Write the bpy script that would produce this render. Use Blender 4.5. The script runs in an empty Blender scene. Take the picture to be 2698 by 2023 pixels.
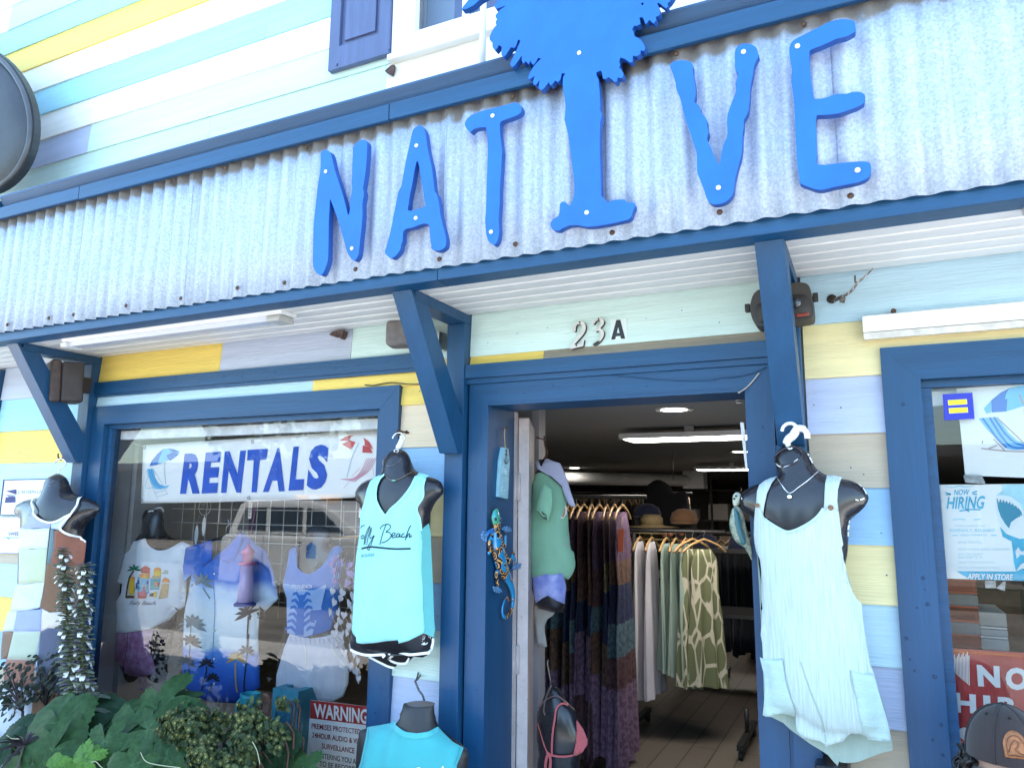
import bpy, bmesh, math, random
import numpy as np
from mathutils import Vector, Matrix, geometry, noise as mnoise
random.seed(7)
SC = bpy.context.scene
COL = SC.collection

# ------------------------------------------------------------------ camera
CAM = Vector((0.0, -2.6, 1.6))
RIGHT = Vector((0.9023696, 0.43086677, 0.00910682))
DOWN = Vector((-0.06088715, 0.14837915, -0.9870544))
FWD = Vector((-0.4266402, 0.89013339, 0.16012708))
PW, PH, FPX = 2698.0, 2023.0, 1957.25
cam_d = bpy.data.cameras.new('camera')
cam_d.sensor_width = 36.0
cam_d.lens = FPX / PW * 36.0
cam_d.clip_start = 0.05
cam_d.clip_end = 2000.0
cam = bpy.data.objects.new('camera', cam_d)
COL.objects.link(cam)
m = Matrix.Identity(4)
for r in range(3):
    m[r][0] = RIGHT[r]; m[r][1] = -DOWN[r]; m[r][2] = -FWD[r]; m[r][3] = CAM[r]
cam.matrix_world = m
cam_d.dof.use_dof = False
SC.camera = cam

# ------------------------------------------------------------------ sky, sun, exposure
SUN_EL, SUN_AZ = math.radians(66), math.radians(12)      # azimuth measured from +Y (behind the shop) towards +X
w = bpy.data.worlds.new('World'); SC.world = w; w.use_nodes = True
nt = w.node_tree
bg = nt.nodes['Background']
sky = nt.nodes.new('ShaderNodeTexSky')
sky.sky_type = 'NISHITA'; sky.sun_disc = False
sky.sun_elevation = SUN_EL; sky.sun_rotation = SUN_AZ
sky.air_density = 1.0; sky.dust_density = 1.1; sky.ozone_density = 0.25
nt.links.new(sky.outputs[0], bg.inputs[0])
tint = nt.nodes.new('ShaderNodeMixRGB'); tint.blend_type = 'MULTIPLY'; tint.inputs[0].default_value = 1.0; tint.inputs[2].default_value = (0.92, 1.03, 1.0, 1)
nt.links.new(sky.outputs[0], tint.inputs[1]); nt.links.new(tint.outputs[0], bg.inputs[0])
bg.inputs[1].default_value = 0.15
sl = bpy.data.lights.new('sun', 'SUN'); sl.energy = 4.2; sl.angle = math.radians(0.53); sl.color = (1.0, 0.95, 0.87)
sun = bpy.data.objects.new('sun', sl); COL.objects.link(sun)
sdir = Vector((math.sin(SUN_AZ) * math.cos(SUN_EL), math.cos(SUN_AZ) * math.cos(SUN_EL), math.sin(SUN_EL)))
sun.rotation_euler = sdir.to_track_quat('Z', 'Y').to_euler()
sun.location = sdir * 30
vs = SC.view_settings
vs.view_transform = 'Standard'; vs.look = 'None'; vs.gamma = 1.0; vs.use_curve_mapping = False
vs.exposure = 2.8
SC.cycles.max_bounces = 8; SC.cycles.diffuse_bounces = 4; SC.cycles.transparent_max_bounces = 12
SC.cycles.use_denoising = True

# ------------------------------------------------------------------ pixel of the photograph -> point of the place
def ray(u, v):
    return RIGHT * ((u - PW / 2) / FPX) + DOWN * ((v - PH / 2) / FPX) + FWD
def on_y(u, v, y=0.0):
    d = ray(u, v); return CAM + d * ((y - CAM.y) / d.y)
def on_x(u, v, x):
    d = ray(u, v); return CAM + d * ((x - CAM.x) / d.x)
def on_z(u, v, z):
    d = ray(u, v); return CAM + d * ((z - CAM.z) / d.z)
def px(pts, ox=0.0, oy=0.0, s=0.25):
    return [(ox + x * s, oy + y * s) for x, y in pts]
def xz(pts, y):
    r = []
    for u, v in pts:
        p = on_y(u, v, y); r.append((p.x, p.z))
    return r

# ------------------------------------------------------------------ materials
MATS = {}
def mat(name, col, rough=0.6, metal=0.0, var=0.0, vscale=4.0, bump=0.0, bscale=60.0, stretch=(1, 1, 1), spec=0.5,
        col2=None, dirt=0.0, coat=0.0, sheen=0.0, trans=0.0):
    if name in MATS: return MATS[name]
    mt = bpy.data.materials.new(name); mt.use_nodes = True
    t = mt.node_tree; b = t.nodes['Principled BSDF']
    b.inputs['Base Color'].default_value = (*col, 1); b.inputs['Roughness'].default_value = rough
    b.inputs['Metallic'].default_value = metal; b.inputs['Specular IOR Level'].default_value = spec
    if coat: b.inputs['Coat Weight'].default_value = coat; b.inputs['Coat Roughness'].default_value = 0.08
    if sheen: b.inputs['Sheen Weight'].default_value = sheen
    if trans:
        b.inputs['Subsurface Weight'].default_value = 0.0
    tc = t.nodes.new('ShaderNodeTexCoord'); mp = t.nodes.new('ShaderNodeMapping')
    mp.inputs['Scale'].default_value = stretch
    t.links.new(tc.outputs['Object'], mp.inputs[0])
    if var or col2:
        n = t.nodes.new('ShaderNodeTexNoise'); n.inputs['Scale'].default_value = vscale; n.inputs['Detail'].default_value = 6
        n.inputs['Roughness'].default_value = 0.6
        t.links.new(mp.outputs[0], n.inputs[0])
        rp = t.nodes.new('ShaderNodeValToRGB')
        c2 = col2 or tuple(min(1, c * (1 + var)) for c in col)
        c1 = col if col2 else tuple(c * (1 - var) for c in col)
        rp.color_ramp.elements[0].color = (*c1, 1); rp.color_ramp.elements[1].color = (*c2, 1)
        rp.color_ramp.elements[0].position = 0.35; rp.color_ramp.elements[1].position = 0.65
        t.links.new(n.outputs['Fac'], rp.inputs[0])
        out = rp.outputs[0]
        if dirt:
            n2 = t.nodes.new('ShaderNodeTexNoise'); n2.inputs['Scale'].default_value = vscale * 9; n2.inputs['Detail'].default_value = 4
            t.links.new(mp.outputs[0], n2.inputs[0])
            r2 = t.nodes.new('ShaderNodeValToRGB'); r2.color_ramp.elements[0].position = 0.62; r2.color_ramp.elements[1].position = 0.72
            t.links.new(n2.outputs['Fac'], r2.inputs[0])
            mx = t.nodes.new('ShaderNodeMixRGB'); mx.blend_type = 'MULTIPLY'
            mu = t.nodes.new('ShaderNodeMath'); mu.operation = 'MULTIPLY'; mu.inputs[1].default_value = dirt
            t.links.new(r2.outputs[0], mu.inputs[0]); t.links.new(mu.outputs[0], mx.inputs[0])
            t.links.new(out, mx.inputs[1]); mx.inputs[2].default_value = (0.35, 0.3, 0.26, 1)
            out = mx.outputs[0]
        t.links.new(out, b.inputs['Base Color'])
    if bump:
        n = t.nodes.new('ShaderNodeTexNoise'); n.inputs['Scale'].default_value = bscale; n.inputs['Detail'].default_value = 5
        t.links.new(mp.outputs[0], n.inputs[0])
        bp = t.nodes.new('ShaderNodeBump'); bp.inputs['Strength'].default_value = bump; bp.inputs['Distance'].default_value = 0.004
        t.links.new(n.outputs['Fac'], bp.inputs['Height']); t.links.new(bp.outputs[0], b.inputs['Normal'])
    MATS[name] = mt
    return mt
def emit(name, col, strength):
    if name in MATS: return MATS[name]
    mt = bpy.data.materials.new(name); mt.use_nodes = True
    b = mt.node_tree.nodes['Principled BSDF']
    b.inputs['Base Color'].default_value = (0.8, 0.8, 0.8, 1)
    b.inputs['Emission Color'].default_value = (*col, 1); b.inputs['Emission Strength'].default_value = strength
    MATS[name] = mt; return mt
def glass_mat(name, tint=(0.93, 0.96, 0.97), boost=1.0):
    mt = bpy.data.materials.new(name); mt.use_nodes = True
    t = mt.node_tree; t.nodes.clear()
    o = t.nodes.new('ShaderNodeOutputMaterial'); mx = t.nodes.new('ShaderNodeMixShader')
    tr = t.nodes.new('ShaderNodeBsdfTransparent'); tr.inputs[0].default_value = (*tint, 1)
    gl = t.nodes.new('ShaderNodeBsdfGlossy'); gl.inputs['Roughness'].default_value = 0.0
    fr = t.nodes.new('ShaderNodeFresnel'); fr.inputs[0].default_value = 1.5
    mm = t.nodes.new('ShaderNodeMath'); mm.operation = 'MULTIPLY'; mm.inputs[1].default_value = 2.0 * boost; mm.use_clamp = True
    t.links.new(fr.outputs[0], mm.inputs[0]); t.links.new(mm.outputs[0], mx.inputs[0])
    t.links.new(tr.outputs[0], mx.inputs[1]); t.links.new(gl.outputs[0], mx.inputs[2]); t.links.new(mx.outputs[0], o.inputs[0])
    return mt
def S(r, g, b):                                   # sRGB 0-255 -> linear
    f = lambda c: (c / 255 / 12.92) if c <= 10 else ((c / 255 + 0.055) / 1.055) ** 2.4
    return (f(r), f(g), f(b))

# ------------------------------------------------------------------ object helpers
def link(o, parent=None):
    COL.objects.link(o)
    if parent is not None:
        o.parent = parent
        p = parent; off = Vector((0, 0, 0))
        while p is not None:
            off += p.location; p = p.parent
        o.location = o.location - off
    return o
def tag(o, label=None, cat=None, group=None, kind=None):
    if label: o['label'] = label
    if cat: o['category'] = cat
    if group: o['group'] = group
    if kind: o['kind'] = kind
    return o
def thing(name, label, cat, loc, group=None):
    o = bpy.data.objects.new(name, None); COL.objects.link(o); o.location = Vector(loc)
    o.empty_display_size = 0.05
    return tag(o, label, cat, group)
def mesh(name, V, F, mt, parent=None, smooth=False, center=True):
    V = [Vector(v) for v in V]
    c = Vector((0, 0, 0))
    if center and V:
        for v in V: c += v
        c /= len(V)
    me = bpy.data.meshes.new(name)
    me.from_pydata([v - c for v in V], [], F); me.update()
    if mt is not None:
        for k in (mt if isinstance(mt, (list, tuple)) else [mt]): me.materials.append(k)
    if smooth: me.shade_smooth()
    o = bpy.data.objects.new(name, me); o.location = c
    return link(o, parent)
def bm_obj(name, bm, mt, parent=None, smooth=False):
    me = bpy.data.meshes.new(name); bm.to_mesh(me); bm.free()
    if mt is not None:
        for k in (mt if isinstance(mt, (list, tuple)) else [mt]): me.materials.append(k)
    if smooth: me.shade_smooth()
    o = bpy.data.objects.new(name, me); return link(o, parent)
BOXF = [(0, 1, 3, 2), (4, 6, 7, 5), (0, 4, 5, 1), (2, 3, 7, 6), (0, 2, 6, 4), (1, 5, 7, 3)]
def box(name, x0, x1, y0, y1, z0, z1, mt, parent=None, bevel=0.0):
    V = [(x, y, z) for x in (x0, x1) for y in (y0, y1) for z in (z0, z1)]
    o = mesh(name, V, BOXF, mt, parent)
    if bevel: bev(o, bevel)
    return o
def bev(o, wd, seg=2):
    bm = bmesh.new(); bm.from_mesh(o.data)
    bmesh.ops.recalc_face_normals(bm, faces=bm.faces)
    bmesh.ops.bevel(bm, geom=list(bm.edges), offset=wd, segments=seg, affect='EDGES', profile=0.6)
    bm.to_mesh(o.data); bm.free(); o.data.update()
def beam(name, a, b, wx, wt, up, mt, parent=None, bevel=0.003):
    """bar from a to b, width wx across, thickness wt along 'up'"""
    a, b = Vector(a), Vector(b); d = (b - a).normalized(); up = Vector(up)
    side = d.cross(up).normalized(); upn = side.cross(d).normalized()
    V = []
    for p in (a, b):
        for s1 in (-1, 1):
            for s2 in (-1, 1): V.append(p + side * s1 * wx / 2 + upn * s2 * wt / 2)
    o = mesh(name, V, BOXF, mt, parent)
    if bevel: bev(o, bevel)
    return o
def prism_x(name, prof, x0, x1, mt, parent=None):
    """profile [(y,z)] swept along x"""
    n = len(prof)
    V = [(x0, y, z) for y, z in prof] + [(x1, y, z) for y, z in prof]
    F = [tuple(range(n)), tuple(range(2 * n - 1, n - 1, -1))] + [(i, i + n, (i + 1) % n + n, (i + 1) % n) for i in range(n)]
    o = mesh(name, V, F, mt, parent)
    bm = bmesh.new(); bm.from_mesh(o.data); bmesh.ops.recalc_face_normals(bm, faces=bm.faces); bm.to_mesh(o.data); bm.free()
    return o
def tube(name, pts, r, mt, parent=None, n=8, closed=False, smooth=True):
    P = [Vector(p) for p in pts]; N = len(P)
    R = r if isinstance(r, (list, tuple)) else [r] * N
    V, F = [], []
    prev = None
    for i in range(N):
        if closed: d = P[(i + 1) % N] - P[i - 1]
        else: d = P[min(i + 1, N - 1)] - P[max(i - 1, 0)]
        d = d.normalized() if d.length > 1e-9 else Vector((0, 0, 1))
        if prev is None:
            a = d.cross(Vector((0, 0, 1)));
            if a.length < 0.1: a = d.cross(Vector((0, 1, 0)))
        else:
            a = prev - d * prev.dot(d)
        a.normalize(); prev = a; b2 = d.cross(a)
        for k in range(n):
            t = 2 * math.pi * k / n
            V.append(P[i] + (a * math.cos(t) + b2 * math.sin(t)) * R[i])
    M = N if closed else N - 1
    for i in range(M):
        j = (i + 1) % N
        for k in range(n):
            F.append((i * n + k, i * n + (k + 1) % n, j * n + (k + 1) % n, j * n + k))
    if not closed:
        F.append(tuple(range(n - 1, -1, -1))); F.append(tuple((N - 1) * n + k for k in range(n)))
    return mesh(name, V, F, mt, parent, smooth)
def smooth_path(pts, sub=4):
    P = [Vector(p) for p in pts]; out = []
    for i in range(len(P) - 1):
        p0, p1, p2, p3 = P[max(i - 1, 0)], P[i], P[i + 1], P[min(i + 2, len(P) - 1)]
        for k in range(sub):
            t = k / sub
            out.append(0.5 * ((2 * p1) + (p2 - p0) * t + (2 * p0 - 5 * p1 + 4 * p2 - p3) * t * t + (3 * p1 - p0 - 3 * p2 + p3) * t ** 3))
    out.append(P[-1]); return out
def smooth2(pts, sub=3, closed=True):
    P = [Vector((a, b, 0)) for a, b in pts]; n = len(P); out = []
    for i in range(n if closed else n - 1):
        g = (lambda k: P[k % n]) if closed else (lambda k: P[min(max(k, 0), n - 1)])
        p0, p1, p2, p3 = g(i - 1), g(i), g(i + 1), g(i + 2)
        for k in range(sub):
            t = k / sub
            q = 0.5 * ((2 * p1) + (p2 - p0) * t + (2 * p0 - 5 * p1 + 4 * p2 - p3) * t * t + (3 * p1 - p0 - 3 * p2 + p3) * t ** 3)
            out.append((q.x, q.y))
    if not closed: out.append((P[-1].x, P[-1].y))
    return out
def lathe(name, prof, c, mt, parent=None, n=24, axis='z', smooth=True):
    """profile [(r, h)] turned round an axis through c"""
    V, F = [], []
    for r, h in prof:
        for k in range(n):
            t = 2 * math.pi * k / n; a, b = r * math.cos(t), r * math.sin(t)
            v = {'z': (a, b, h), 'y': (a, h, b), 'x': (h, a, b)}[axis]
            V.append(Vector(c) + Vector(v))
    for i in range(len(prof) - 1):
        for k in range(n):
            F.append((i * n + k, i * n + (k + 1) % n, (i + 1) * n + (k + 1) % n, (i + 1) * n + k))
    F.append(tuple(range(n))); F.append(tuple((len(prof) - 1) * n + k for k in range(n)))
    o = mesh(name, V, F, mt, parent, smooth)
    bm = bmesh.new(); bm.from_mesh(o.data); bmesh.ops.recalc_face_normals(bm, faces=bm.faces); bm.to_mesh(o.data); bm.free()
    return o
def pip(x, z, P):
    c = False; n = len(P); j = n - 1
    for i in range(n):
        xi, zi = P[i]; xj, zj = P[j]
        if (zi > z) != (zj > z) and x < (xj - xi) * (z - zi) / (zj - zi) + xi: c = not c
        j = i
    return c
def clean(P, eps=1e-5):
    out = []
    for p in P:
        if not out or abs(p[0] - out[-1][0]) + abs(p[1] - out[-1][1]) > eps: out.append(p)
    if abs(out[0][0] - out[-1][0]) + abs(out[0][1] - out[-1][1]) < eps: out.pop()
    return out
def tri2d(outer, holes=(), step=None):
    outer = clean(outer); holes = [clean(h) for h in holes]
    V = [Vector(p) for p in outer]; E = []; Fc = [list(range(len(outer)))]
    for h in holes:
        o = len(V); V += [Vector(p) for p in h]
        E += [(o + i, o + (i + 1) % len(h)) for i in range(len(h))]
    if step:
        pts = outer + [p for h in holes for p in h]
        A = np.array(outer); x0, z0 = A.min(0); x1, z1 = A.max(0)
        loops = [outer] + list(holes)
        segs = np.array([(*L[i], *L[(i + 1) % len(L)]) for L in loops for i in range(len(L))])
        a = segs[:, :2]; d = segs[:, 2:] - a; dl = (d ** 2).sum(1) + 1e-12
        row = 0; z = z0 + step * 0.5
        while z < z1:
            x = x0 + (step * 0.5 if row % 2 else step)
            while x < x1:
                if pip(x, z, outer) and not any(pip(x, z, h) for h in holes):
                    q = np.array((x, z)) - a
                    t = np.clip((q * d).sum(1) / dl, 0, 1)
                    if ((q - d * t[:, None]) ** 2).sum(1).min() > (0.45 * step) ** 2: V.append(Vector((x, z)))
                x += step
            z += step * 0.87; row += 1
    r = geometry.delaunay_2d_cdt(V, E, Fc, 1, 1e-7)
    vs_, fs = r[0], r[2]
    out = []
    for f in fs:
        cx = sum(vs_[i].x for i in f) / len(f); cz = sum(vs_[i].y for i in f) / len(f)
        if any(pip(cx, cz, h) for h in holes): continue
        a, b, c = (vs_[i] for i in f[:3])
        ar = (b.x - a.x) * (c.y - a.y) - (b.y - a.y) * (c.x - a.x)
        out.append(tuple(f) if ar > 0 else tuple(reversed(f)))
    return [(v.x, v.y) for v in vs_], out
def slab(name, outer, y0, y1, mt, parent=None, holes=(), side=None):
    """flat shape in the facade plane, front at y0, back at y1"""
    v2, f2 = tri2d(outer, holes)
    n = len(v2)
    V = [(x, y0, z) for x, z in v2] + [(x, y1, z) for x, z in v2]
    F = list(f2) + [tuple(n + i for i in reversed(f)) for f in f2]; nf = len(F)
    for L in [clean(outer)] + [clean(h) for h in holes]:
        o = len(V); k = len(L)
        V += [(x, y0, z) for x, z in L] + [(x, y1, z) for x, z in L]
        F += [(o + i, o + (i + 1) % k, o + k + (i + 1) % k, o + k + i) for i in range(k)]
    mts = [mt, side] if side else mt
    o = mesh(name, V, F, mts, parent)
    if side:
        for i, p in enumerate(o.data.polygons): p.material_index = 1 if i >= nf else 0
    return o
def sheet(name, outer, yf, step, mt, parent=None, holes=(), smooth=True, thick=0.0):
    """curved sheet: outline in x,z, depth from yf(x,z)"""
    v2, f2 = tri2d(outer, holes, step)
    V = [(x, yf(x, z), z) for x, z in v2]
    F = list(f2)
    if thick:
        n = len(V); V += [(x, y + thick, z) for x, y, z in V]
        F += [tuple(n + i for i in reversed(f)) for f in f2]
        ec = {}
        for f in f2:
            for i in range(3): ec[(f[i], f[(i + 1) % 3])] = 1
        for (a, b) in list(ec):
            if (b, a) not in ec: F.append((b, a, a + n, b + n))
    return mesh(name, V, F, mt, parent, smooth)
class HF:
    """height of an inflated shape over its outline (Poisson, then square root)"""
    def __init__(s, outer, ymid, k, cell=0.008, it=260, kb=None):
        outer = clean(outer); A = np.array(outer); s.ymid = ymid; s.k = k; s.kb = k * 0.4 if kb is None else kb
        s.x0, s.z0 = A.min(0) - cell * 2; x1, z1 = A.max(0) + cell * 2; s.c = cell
        nx = int((x1 - s.x0) / cell) + 2; nz = int((z1 - s.z0) / cell) + 2
        X, Z = np.meshgrid(s.x0 + np.arange(nx) * cell, s.z0 + np.arange(nz) * cell)
        ins = np.zeros(X.shape, bool); j = len(outer) - 1
        for i in range(len(outer)):
            xi, zi = outer[i]; xj, zj = outer[j]
            if zi != zj:
                ins ^= ((zi > Z) != (zj > Z)) & (X < (xj - xi) * (Z - zi) / (zj - zi) + xi)
            j = i
        h = np.zeros(X.shape); par = np.add.outer(np.arange(nz), np.arange(nx)) % 2
        wgt = 1.85
        for _ in range(it):
            for q in (0, 1):
                nb = np.zeros_like(h)
                nb[1:-1, 1:-1] = (h[:-2, 1:-1] + h[2:, 1:-1] + h[1:-1, :-2] + h[1:-1, 2:]) / 4 + cell * cell / 4 * 2
                mk = ins & (par == q)
                h[mk] += wgt * (nb[mk] - h[mk])
        s.h = np.sqrt(np.maximum(h, 0))
    def at(s, x, z):
        fx = (x - s.x0) / s.c; fz = (z - s.z0) / s.c
        i, j = int(math.floor(fx)), int(math.floor(fz))
        if i < 0 or j < 0 or j + 1 >= s.h.shape[0] or i + 1 >= s.h.shape[1]: return 0.0
        a, b = fx - i, fz - j
        return (s.h[j, i] * (1 - a) * (1 - b) + s.h[j, i + 1] * a * (1 - b) + s.h[j + 1, i] * (1 - a) * b + s.h[j + 1, i + 1] * a * b)
    def front(s, x, z): return s.ymid - s.k * s.at(x, z)
    def back(s, x, z): return s.ymid + s.kb * s.at(x, z)
def surf(u, v, yf, y0):
    y = y0
    for _ in range(4):
        p = on_y(u, v, y); y = yf(p.x, p.z)
    return on_y(u, v, y)
def surf2(pts, yf, y0):
    r = []
    for u, v in pts:
        p = surf(u, v, yf, y0); r.append((p.x, p.z))
    return r
def puff(name, outer, hf, step, mt, parent=None, smooth=True):
    """closed inflated body over an outline"""
    v2, f2 = tri2d(outer, (), step); n = len(v2)
    V = [(x, hf.front(x, z), z) for x, z in v2] + [(x, hf.back(x, z) + 0.0005, z) for x, z in v2]
    F = list(f2) + [tuple(n + i for i in reversed(f)) for f in f2]
    ec = {}
    for f in f2:
        for i in range(3): ec[(f[i], f[(i + 1) % 3])] = 1
    for (a, b) in list(ec):
        if (b, a) not in ec: F.append((b, a, a + n, b + n))
    return mesh(name, V, F, mt, parent, smooth)
def ribbon(name, strokes, wd, yf, y0, mt, parent=None, off=0.0012, lift=None):
    """pen strokes (pixel polylines) laid on a surface"""
    V, F = [], []
    for st in strokes:
        ww = wd
        if len(st) == 2 and isinstance(st[0], (int, float)): ww, st = st
        P = [surf(u, v, yf, y0) for u, v in st]
        P = smooth_path(P, 4) if len(P) > 2 else P
        o = len(V); n = len(P)
        for i in range(n):
            d = P[min(i + 1, n - 1)] - P[max(i - 1, 0)]
            s = Vector((-d.z, 0, d.x));
            if s.length > 1e-9: s.normalize()
            for sg in (1, -1):
                q = P[i] + s * sg * ww / 2
                V.append((q.x, yf(q.x, q.z) - off, q.z))
        F += [(o + 2 * i, o + 2 * i + 1, o + 2 * i + 3, o + 2 * i + 2) for i in range(n - 1)]
    return mesh(name, V, F, mt, parent)
def text_poly(s, bold=0.0, shear=0.0, space=1.0):
    cu = bpy.data.curves.new('t', 'FONT'); cu.body = s; cu.offset = bold; cu.shear = shear; cu.space_character = space
    cu.fill_mode = 'FRONT'; cu.resolution_u = 3
    o = bpy.data.objects.new('t', cu); COL.objects.link(o)
    dg = bpy.context.evaluated_depsgraph_get(); dg.update()
    me = bpy.data.meshes.new_from_object(o.evaluated_get(dg))
    V = [(v.co.x, v.co.y) for v in me.vertices]; F = [tuple(p.vertices) for p in me.polygons]
    bpy.data.objects.remove(o); bpy.data.curves.remove(cu); bpy.data.meshes.remove(me)
    return V, F
def text(name, s, quad, yf, mt, parent=None, bold=0.0, shear=0.0, off=0.0015, y0=None, space=1.0):
    """lettering stretched into a pixel quad (bl, br, tr, tl) on the surface yf"""
    V, F = text_poly(s, bold, shear, space)
    A = np.array(V); x0, z0 = A.min(0); x1, z1 = A.max(0)
    if not callable(yf):
        yc = yf; yf = lambda x, z: yc
        y0 = yc
    bl, br, tr, tl = [Vector(q) for q in quad]
    out = []
    for x, z in V:
        a, b = (x - x0) / (x1 - x0), (z - z0) / (z1 - z0)
        q = (bl * (1 - a) + br * a) * (1 - b) + (tl * (1 - a) + tr * a) * b
        p = surf(q.x, q.y, yf, y0); out.append((p.x, p.y - off, p.z))
    return mesh(name, out, F, mt, parent)
def quad_px(u0, v0, u1, v1): return [(u0, v1), (u1, v1), (u1, v0), (u0, v0)]
def flat(name, pts, yf, mt, parent=None, off=0.001, y0=None):
    """print: flat pixel polygon laid on a surface"""
    if not callable(yf):
        yc = yf; yf = lambda x, z: yc
        y0 = yc
    P = surf2(pts, yf, y0)
    return sheet(name, P, lambda x, z: yf(x, z) - off, 0.03, mt, parent)
def dup(o, parent=None, loc=None):
    c = o.copy(); COL.objects.link(c)
    if parent is not None: c.parent = parent
    if loc is not None: c.location = loc
    return c
# ================================================================== materials of the place
def painted_wood(name, col, grain=0.7, var=0.07, rough=0.55):
    return mat(name, col, rough=rough, var=var, vscale=4.0, bump=grain, bscale=30.0, stretch=(0.25, 1, 6), dirt=0.2)
BLUE = painted_wood('blue_paint', (0.006, 0.058, 0.148), grain=0.4, var=0.16, rough=0.42)
BLUEV = mat('blue_paint_upright', (0.006, 0.058, 0.148), rough=0.42, var=0.12, vscale=3, bump=0.25, bscale=26, stretch=(5, 5, 0.35), dirt=0.12)
PAL = {
    'mint': painted_wood('mint_board_paint', (0.60, 0.76, 0.72)),
    'white': painted_wood('cream_white_board_paint', (0.80, 0.79, 0.74)),
    'yellow': painted_wood('yellow_board_paint', (0.80, 0.58, 0.13)),
    'paleyellow': painted_wood('pale_yellow_board_paint', (0.80, 0.68, 0.36)),
    'aqua': painted_wood('aqua_board_paint', (0.33, 0.62, 0.78)),
    'paleblue': painted_wood('pale_blue_board_paint', (0.46, 0.65, 0.76)),
    'blue': painted_wood('sky_blue_board_paint', (0.29, 0.50, 0.74)),
    'lavender': painted_wood('lavender_board_paint', (0.45, 0.51, 0.68)),
    'greyblue': painted_wood('grey_blue_board_paint', (0.46, 0.51, 0.63)),
    'taupe': painted_wood('taupe_board_paint', (0.47, 0.39, 0.29)),
    'cream': painted_wood('peach_cream_board_paint', (0.74, 0.60, 0.42)),
    'raw': painted_wood('weathered_board', (0.30, 0.26, 0.20), var=0.3),
}
WHITEP = mat('white_trim_paint', (0.80, 0.80, 0.79), rough=0.45, var=0.04, bump=0.1)
VINYL = mat('white_vinyl', (0.84, 0.84, 0.83), rough=0.3)
BLACKP = mat('black_gloss_plastic', (0.018, 0.017, 0.022), rough=0.22, var=0.25, vscale=6, spec=0.6)
DARK = mat('dark_void', (0.02, 0.02, 0.022), rough=0.9)
STEEL = mat('steel', (0.45, 0.45, 0.46), rough=0.35, metal=1.0)
RUST = mat('rusty_steel', (0.10, 0.055, 0.035), rough=0.7, metal=0.5, var=0.4, vscale=80)
GLASS = glass_mat('window_glass', tint=(0.98, 0.99, 0.99), boost=0.6)
GLASS_UP = glass_mat('upper_window_glass', boost=1.5)

# ================================================================== ground and street
def ground_mat(name, c, vs, bump):
    return mat(name, c, rough=0.9, var=0.25, vscale=vs, bump=bump, bscale=90, dirt=0.3)
GM = ground_mat('sand_ground', (0.23, 0.21, 0.18), 1.2, 0.4)
tag(mesh('ground', [(-220, -220, -0.13), (220, -220, -0.13), (220, 220, -0.13), (-220, 220, -0.13)], [(0, 1, 2, 3)], GM, center=False), kind='structure')
tag(box('pavement', -40, 40, -4.3, 0.0, -0.12, 0.0, mat('concrete', (0.50, 0.47, 0.43), rough=0.9, var=0.15, vscale=2, bump=0.3)), kind='structure')
tag(mesh('road', [(-80, -12.6, -0.126), (80, -12.6, -0.126), (80, -4.3, -0.126), (-80, -4.3, -0.126)], [(0, 1, 2, 3)],
         mat('asphalt', (0.17, 0.155, 0.135), rough=0.9, var=0.3, vscale=1.4, bump=0.6, bscale=120), center=False), kind='structure')
tag(mesh('lane_marking', [(-80, -8.36, -0.122), (80, -8.36, -0.122), (80, -8.24, -0.122), (-80, -8.24, -0.122)], [(0, 1, 2, 3)],
         mat('yellow_road_paint', (0.55, 0.38, 0.05), rough=0.8, var=0.3, vscale=8), center=False), kind='structure')
tag(box('far_pavement', -60, 60, -16, -12.6, -0.13, -0.01, mat('dark_far_verge', (0.07, 0.075, 0.05), rough=0.95, var=0.3, vscale=3)), kind='structure')

# ================================================================== the shop building
shop = thing('shop_building', 'two storey beach shop clad in pastel lap boards with blue trim', 'building', (0, 0.3, 0))
WALLB = mat('wall_sheathing', (0.35, 0.36, 0.37), rough=0.9)
wx0, wx1, wz1 = -7.5, 3.2, 6.6
win1 = [(-3.597, 0.34), (-1.852, 0.34), (-1.852, 1.995), (-3.597, 1.995)]
door = [(-1.335, 0.0), (-0.362, 0.0), (-0.362, 1.986), (-1.335, 1.986)]
win2 = [(0.160, 0.34), (1.70, 0.34), (1.70, 1.992), (0.160, 1.992)]
winU = [(-1.80, 3.66), (-0.62, 3.66), (-0.62, 4.95), (-1.80, 4.95)]
slab('wall', [(wx0, 0.0), (-1.366, 0.0), (-1.366, 2.017), (-0.331, 2.017), (-0.331, 0.0), (wx1, 0.0), (wx1, wz1), (wx0, wz1)], 0.014, 0.16, WALLB, shop,
     holes=(win1, win2, winU))
INT_D = mat('shop_wall_paint', (0.20, 0.19, 0.18), rough=0.85, var=0.1)
INT_C = mat('shop_ceiling_paint', (0.42, 0.43, 0.43), rough=0.85, var=0.03, vscale=2)
box('ceiling', wx0, wx1, 0.162, 16.3, 2.12, 2.22, INT_C, shop)
box('back_wall', wx0, wx1, 16.3, 16.45, 0.0, wz1, INT_D, shop)
box('side_wall', wx0 - 0.15, wx0, 0.162, 16.3, 0.0, wz1, INT_D, shop)
box('side_wall', wx1, wx1 + 0.15, 0.162, 16.3, 0.0, wz1, INT_D, shop)
box('roof', wx0 - 0.2, wx1 + 0.2, -0.25, 16.6, wz1 + 0.004, wz1 + 0.2, mat('roofing', (0.2, 0.2, 0.21), rough=0.9), shop)
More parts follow.
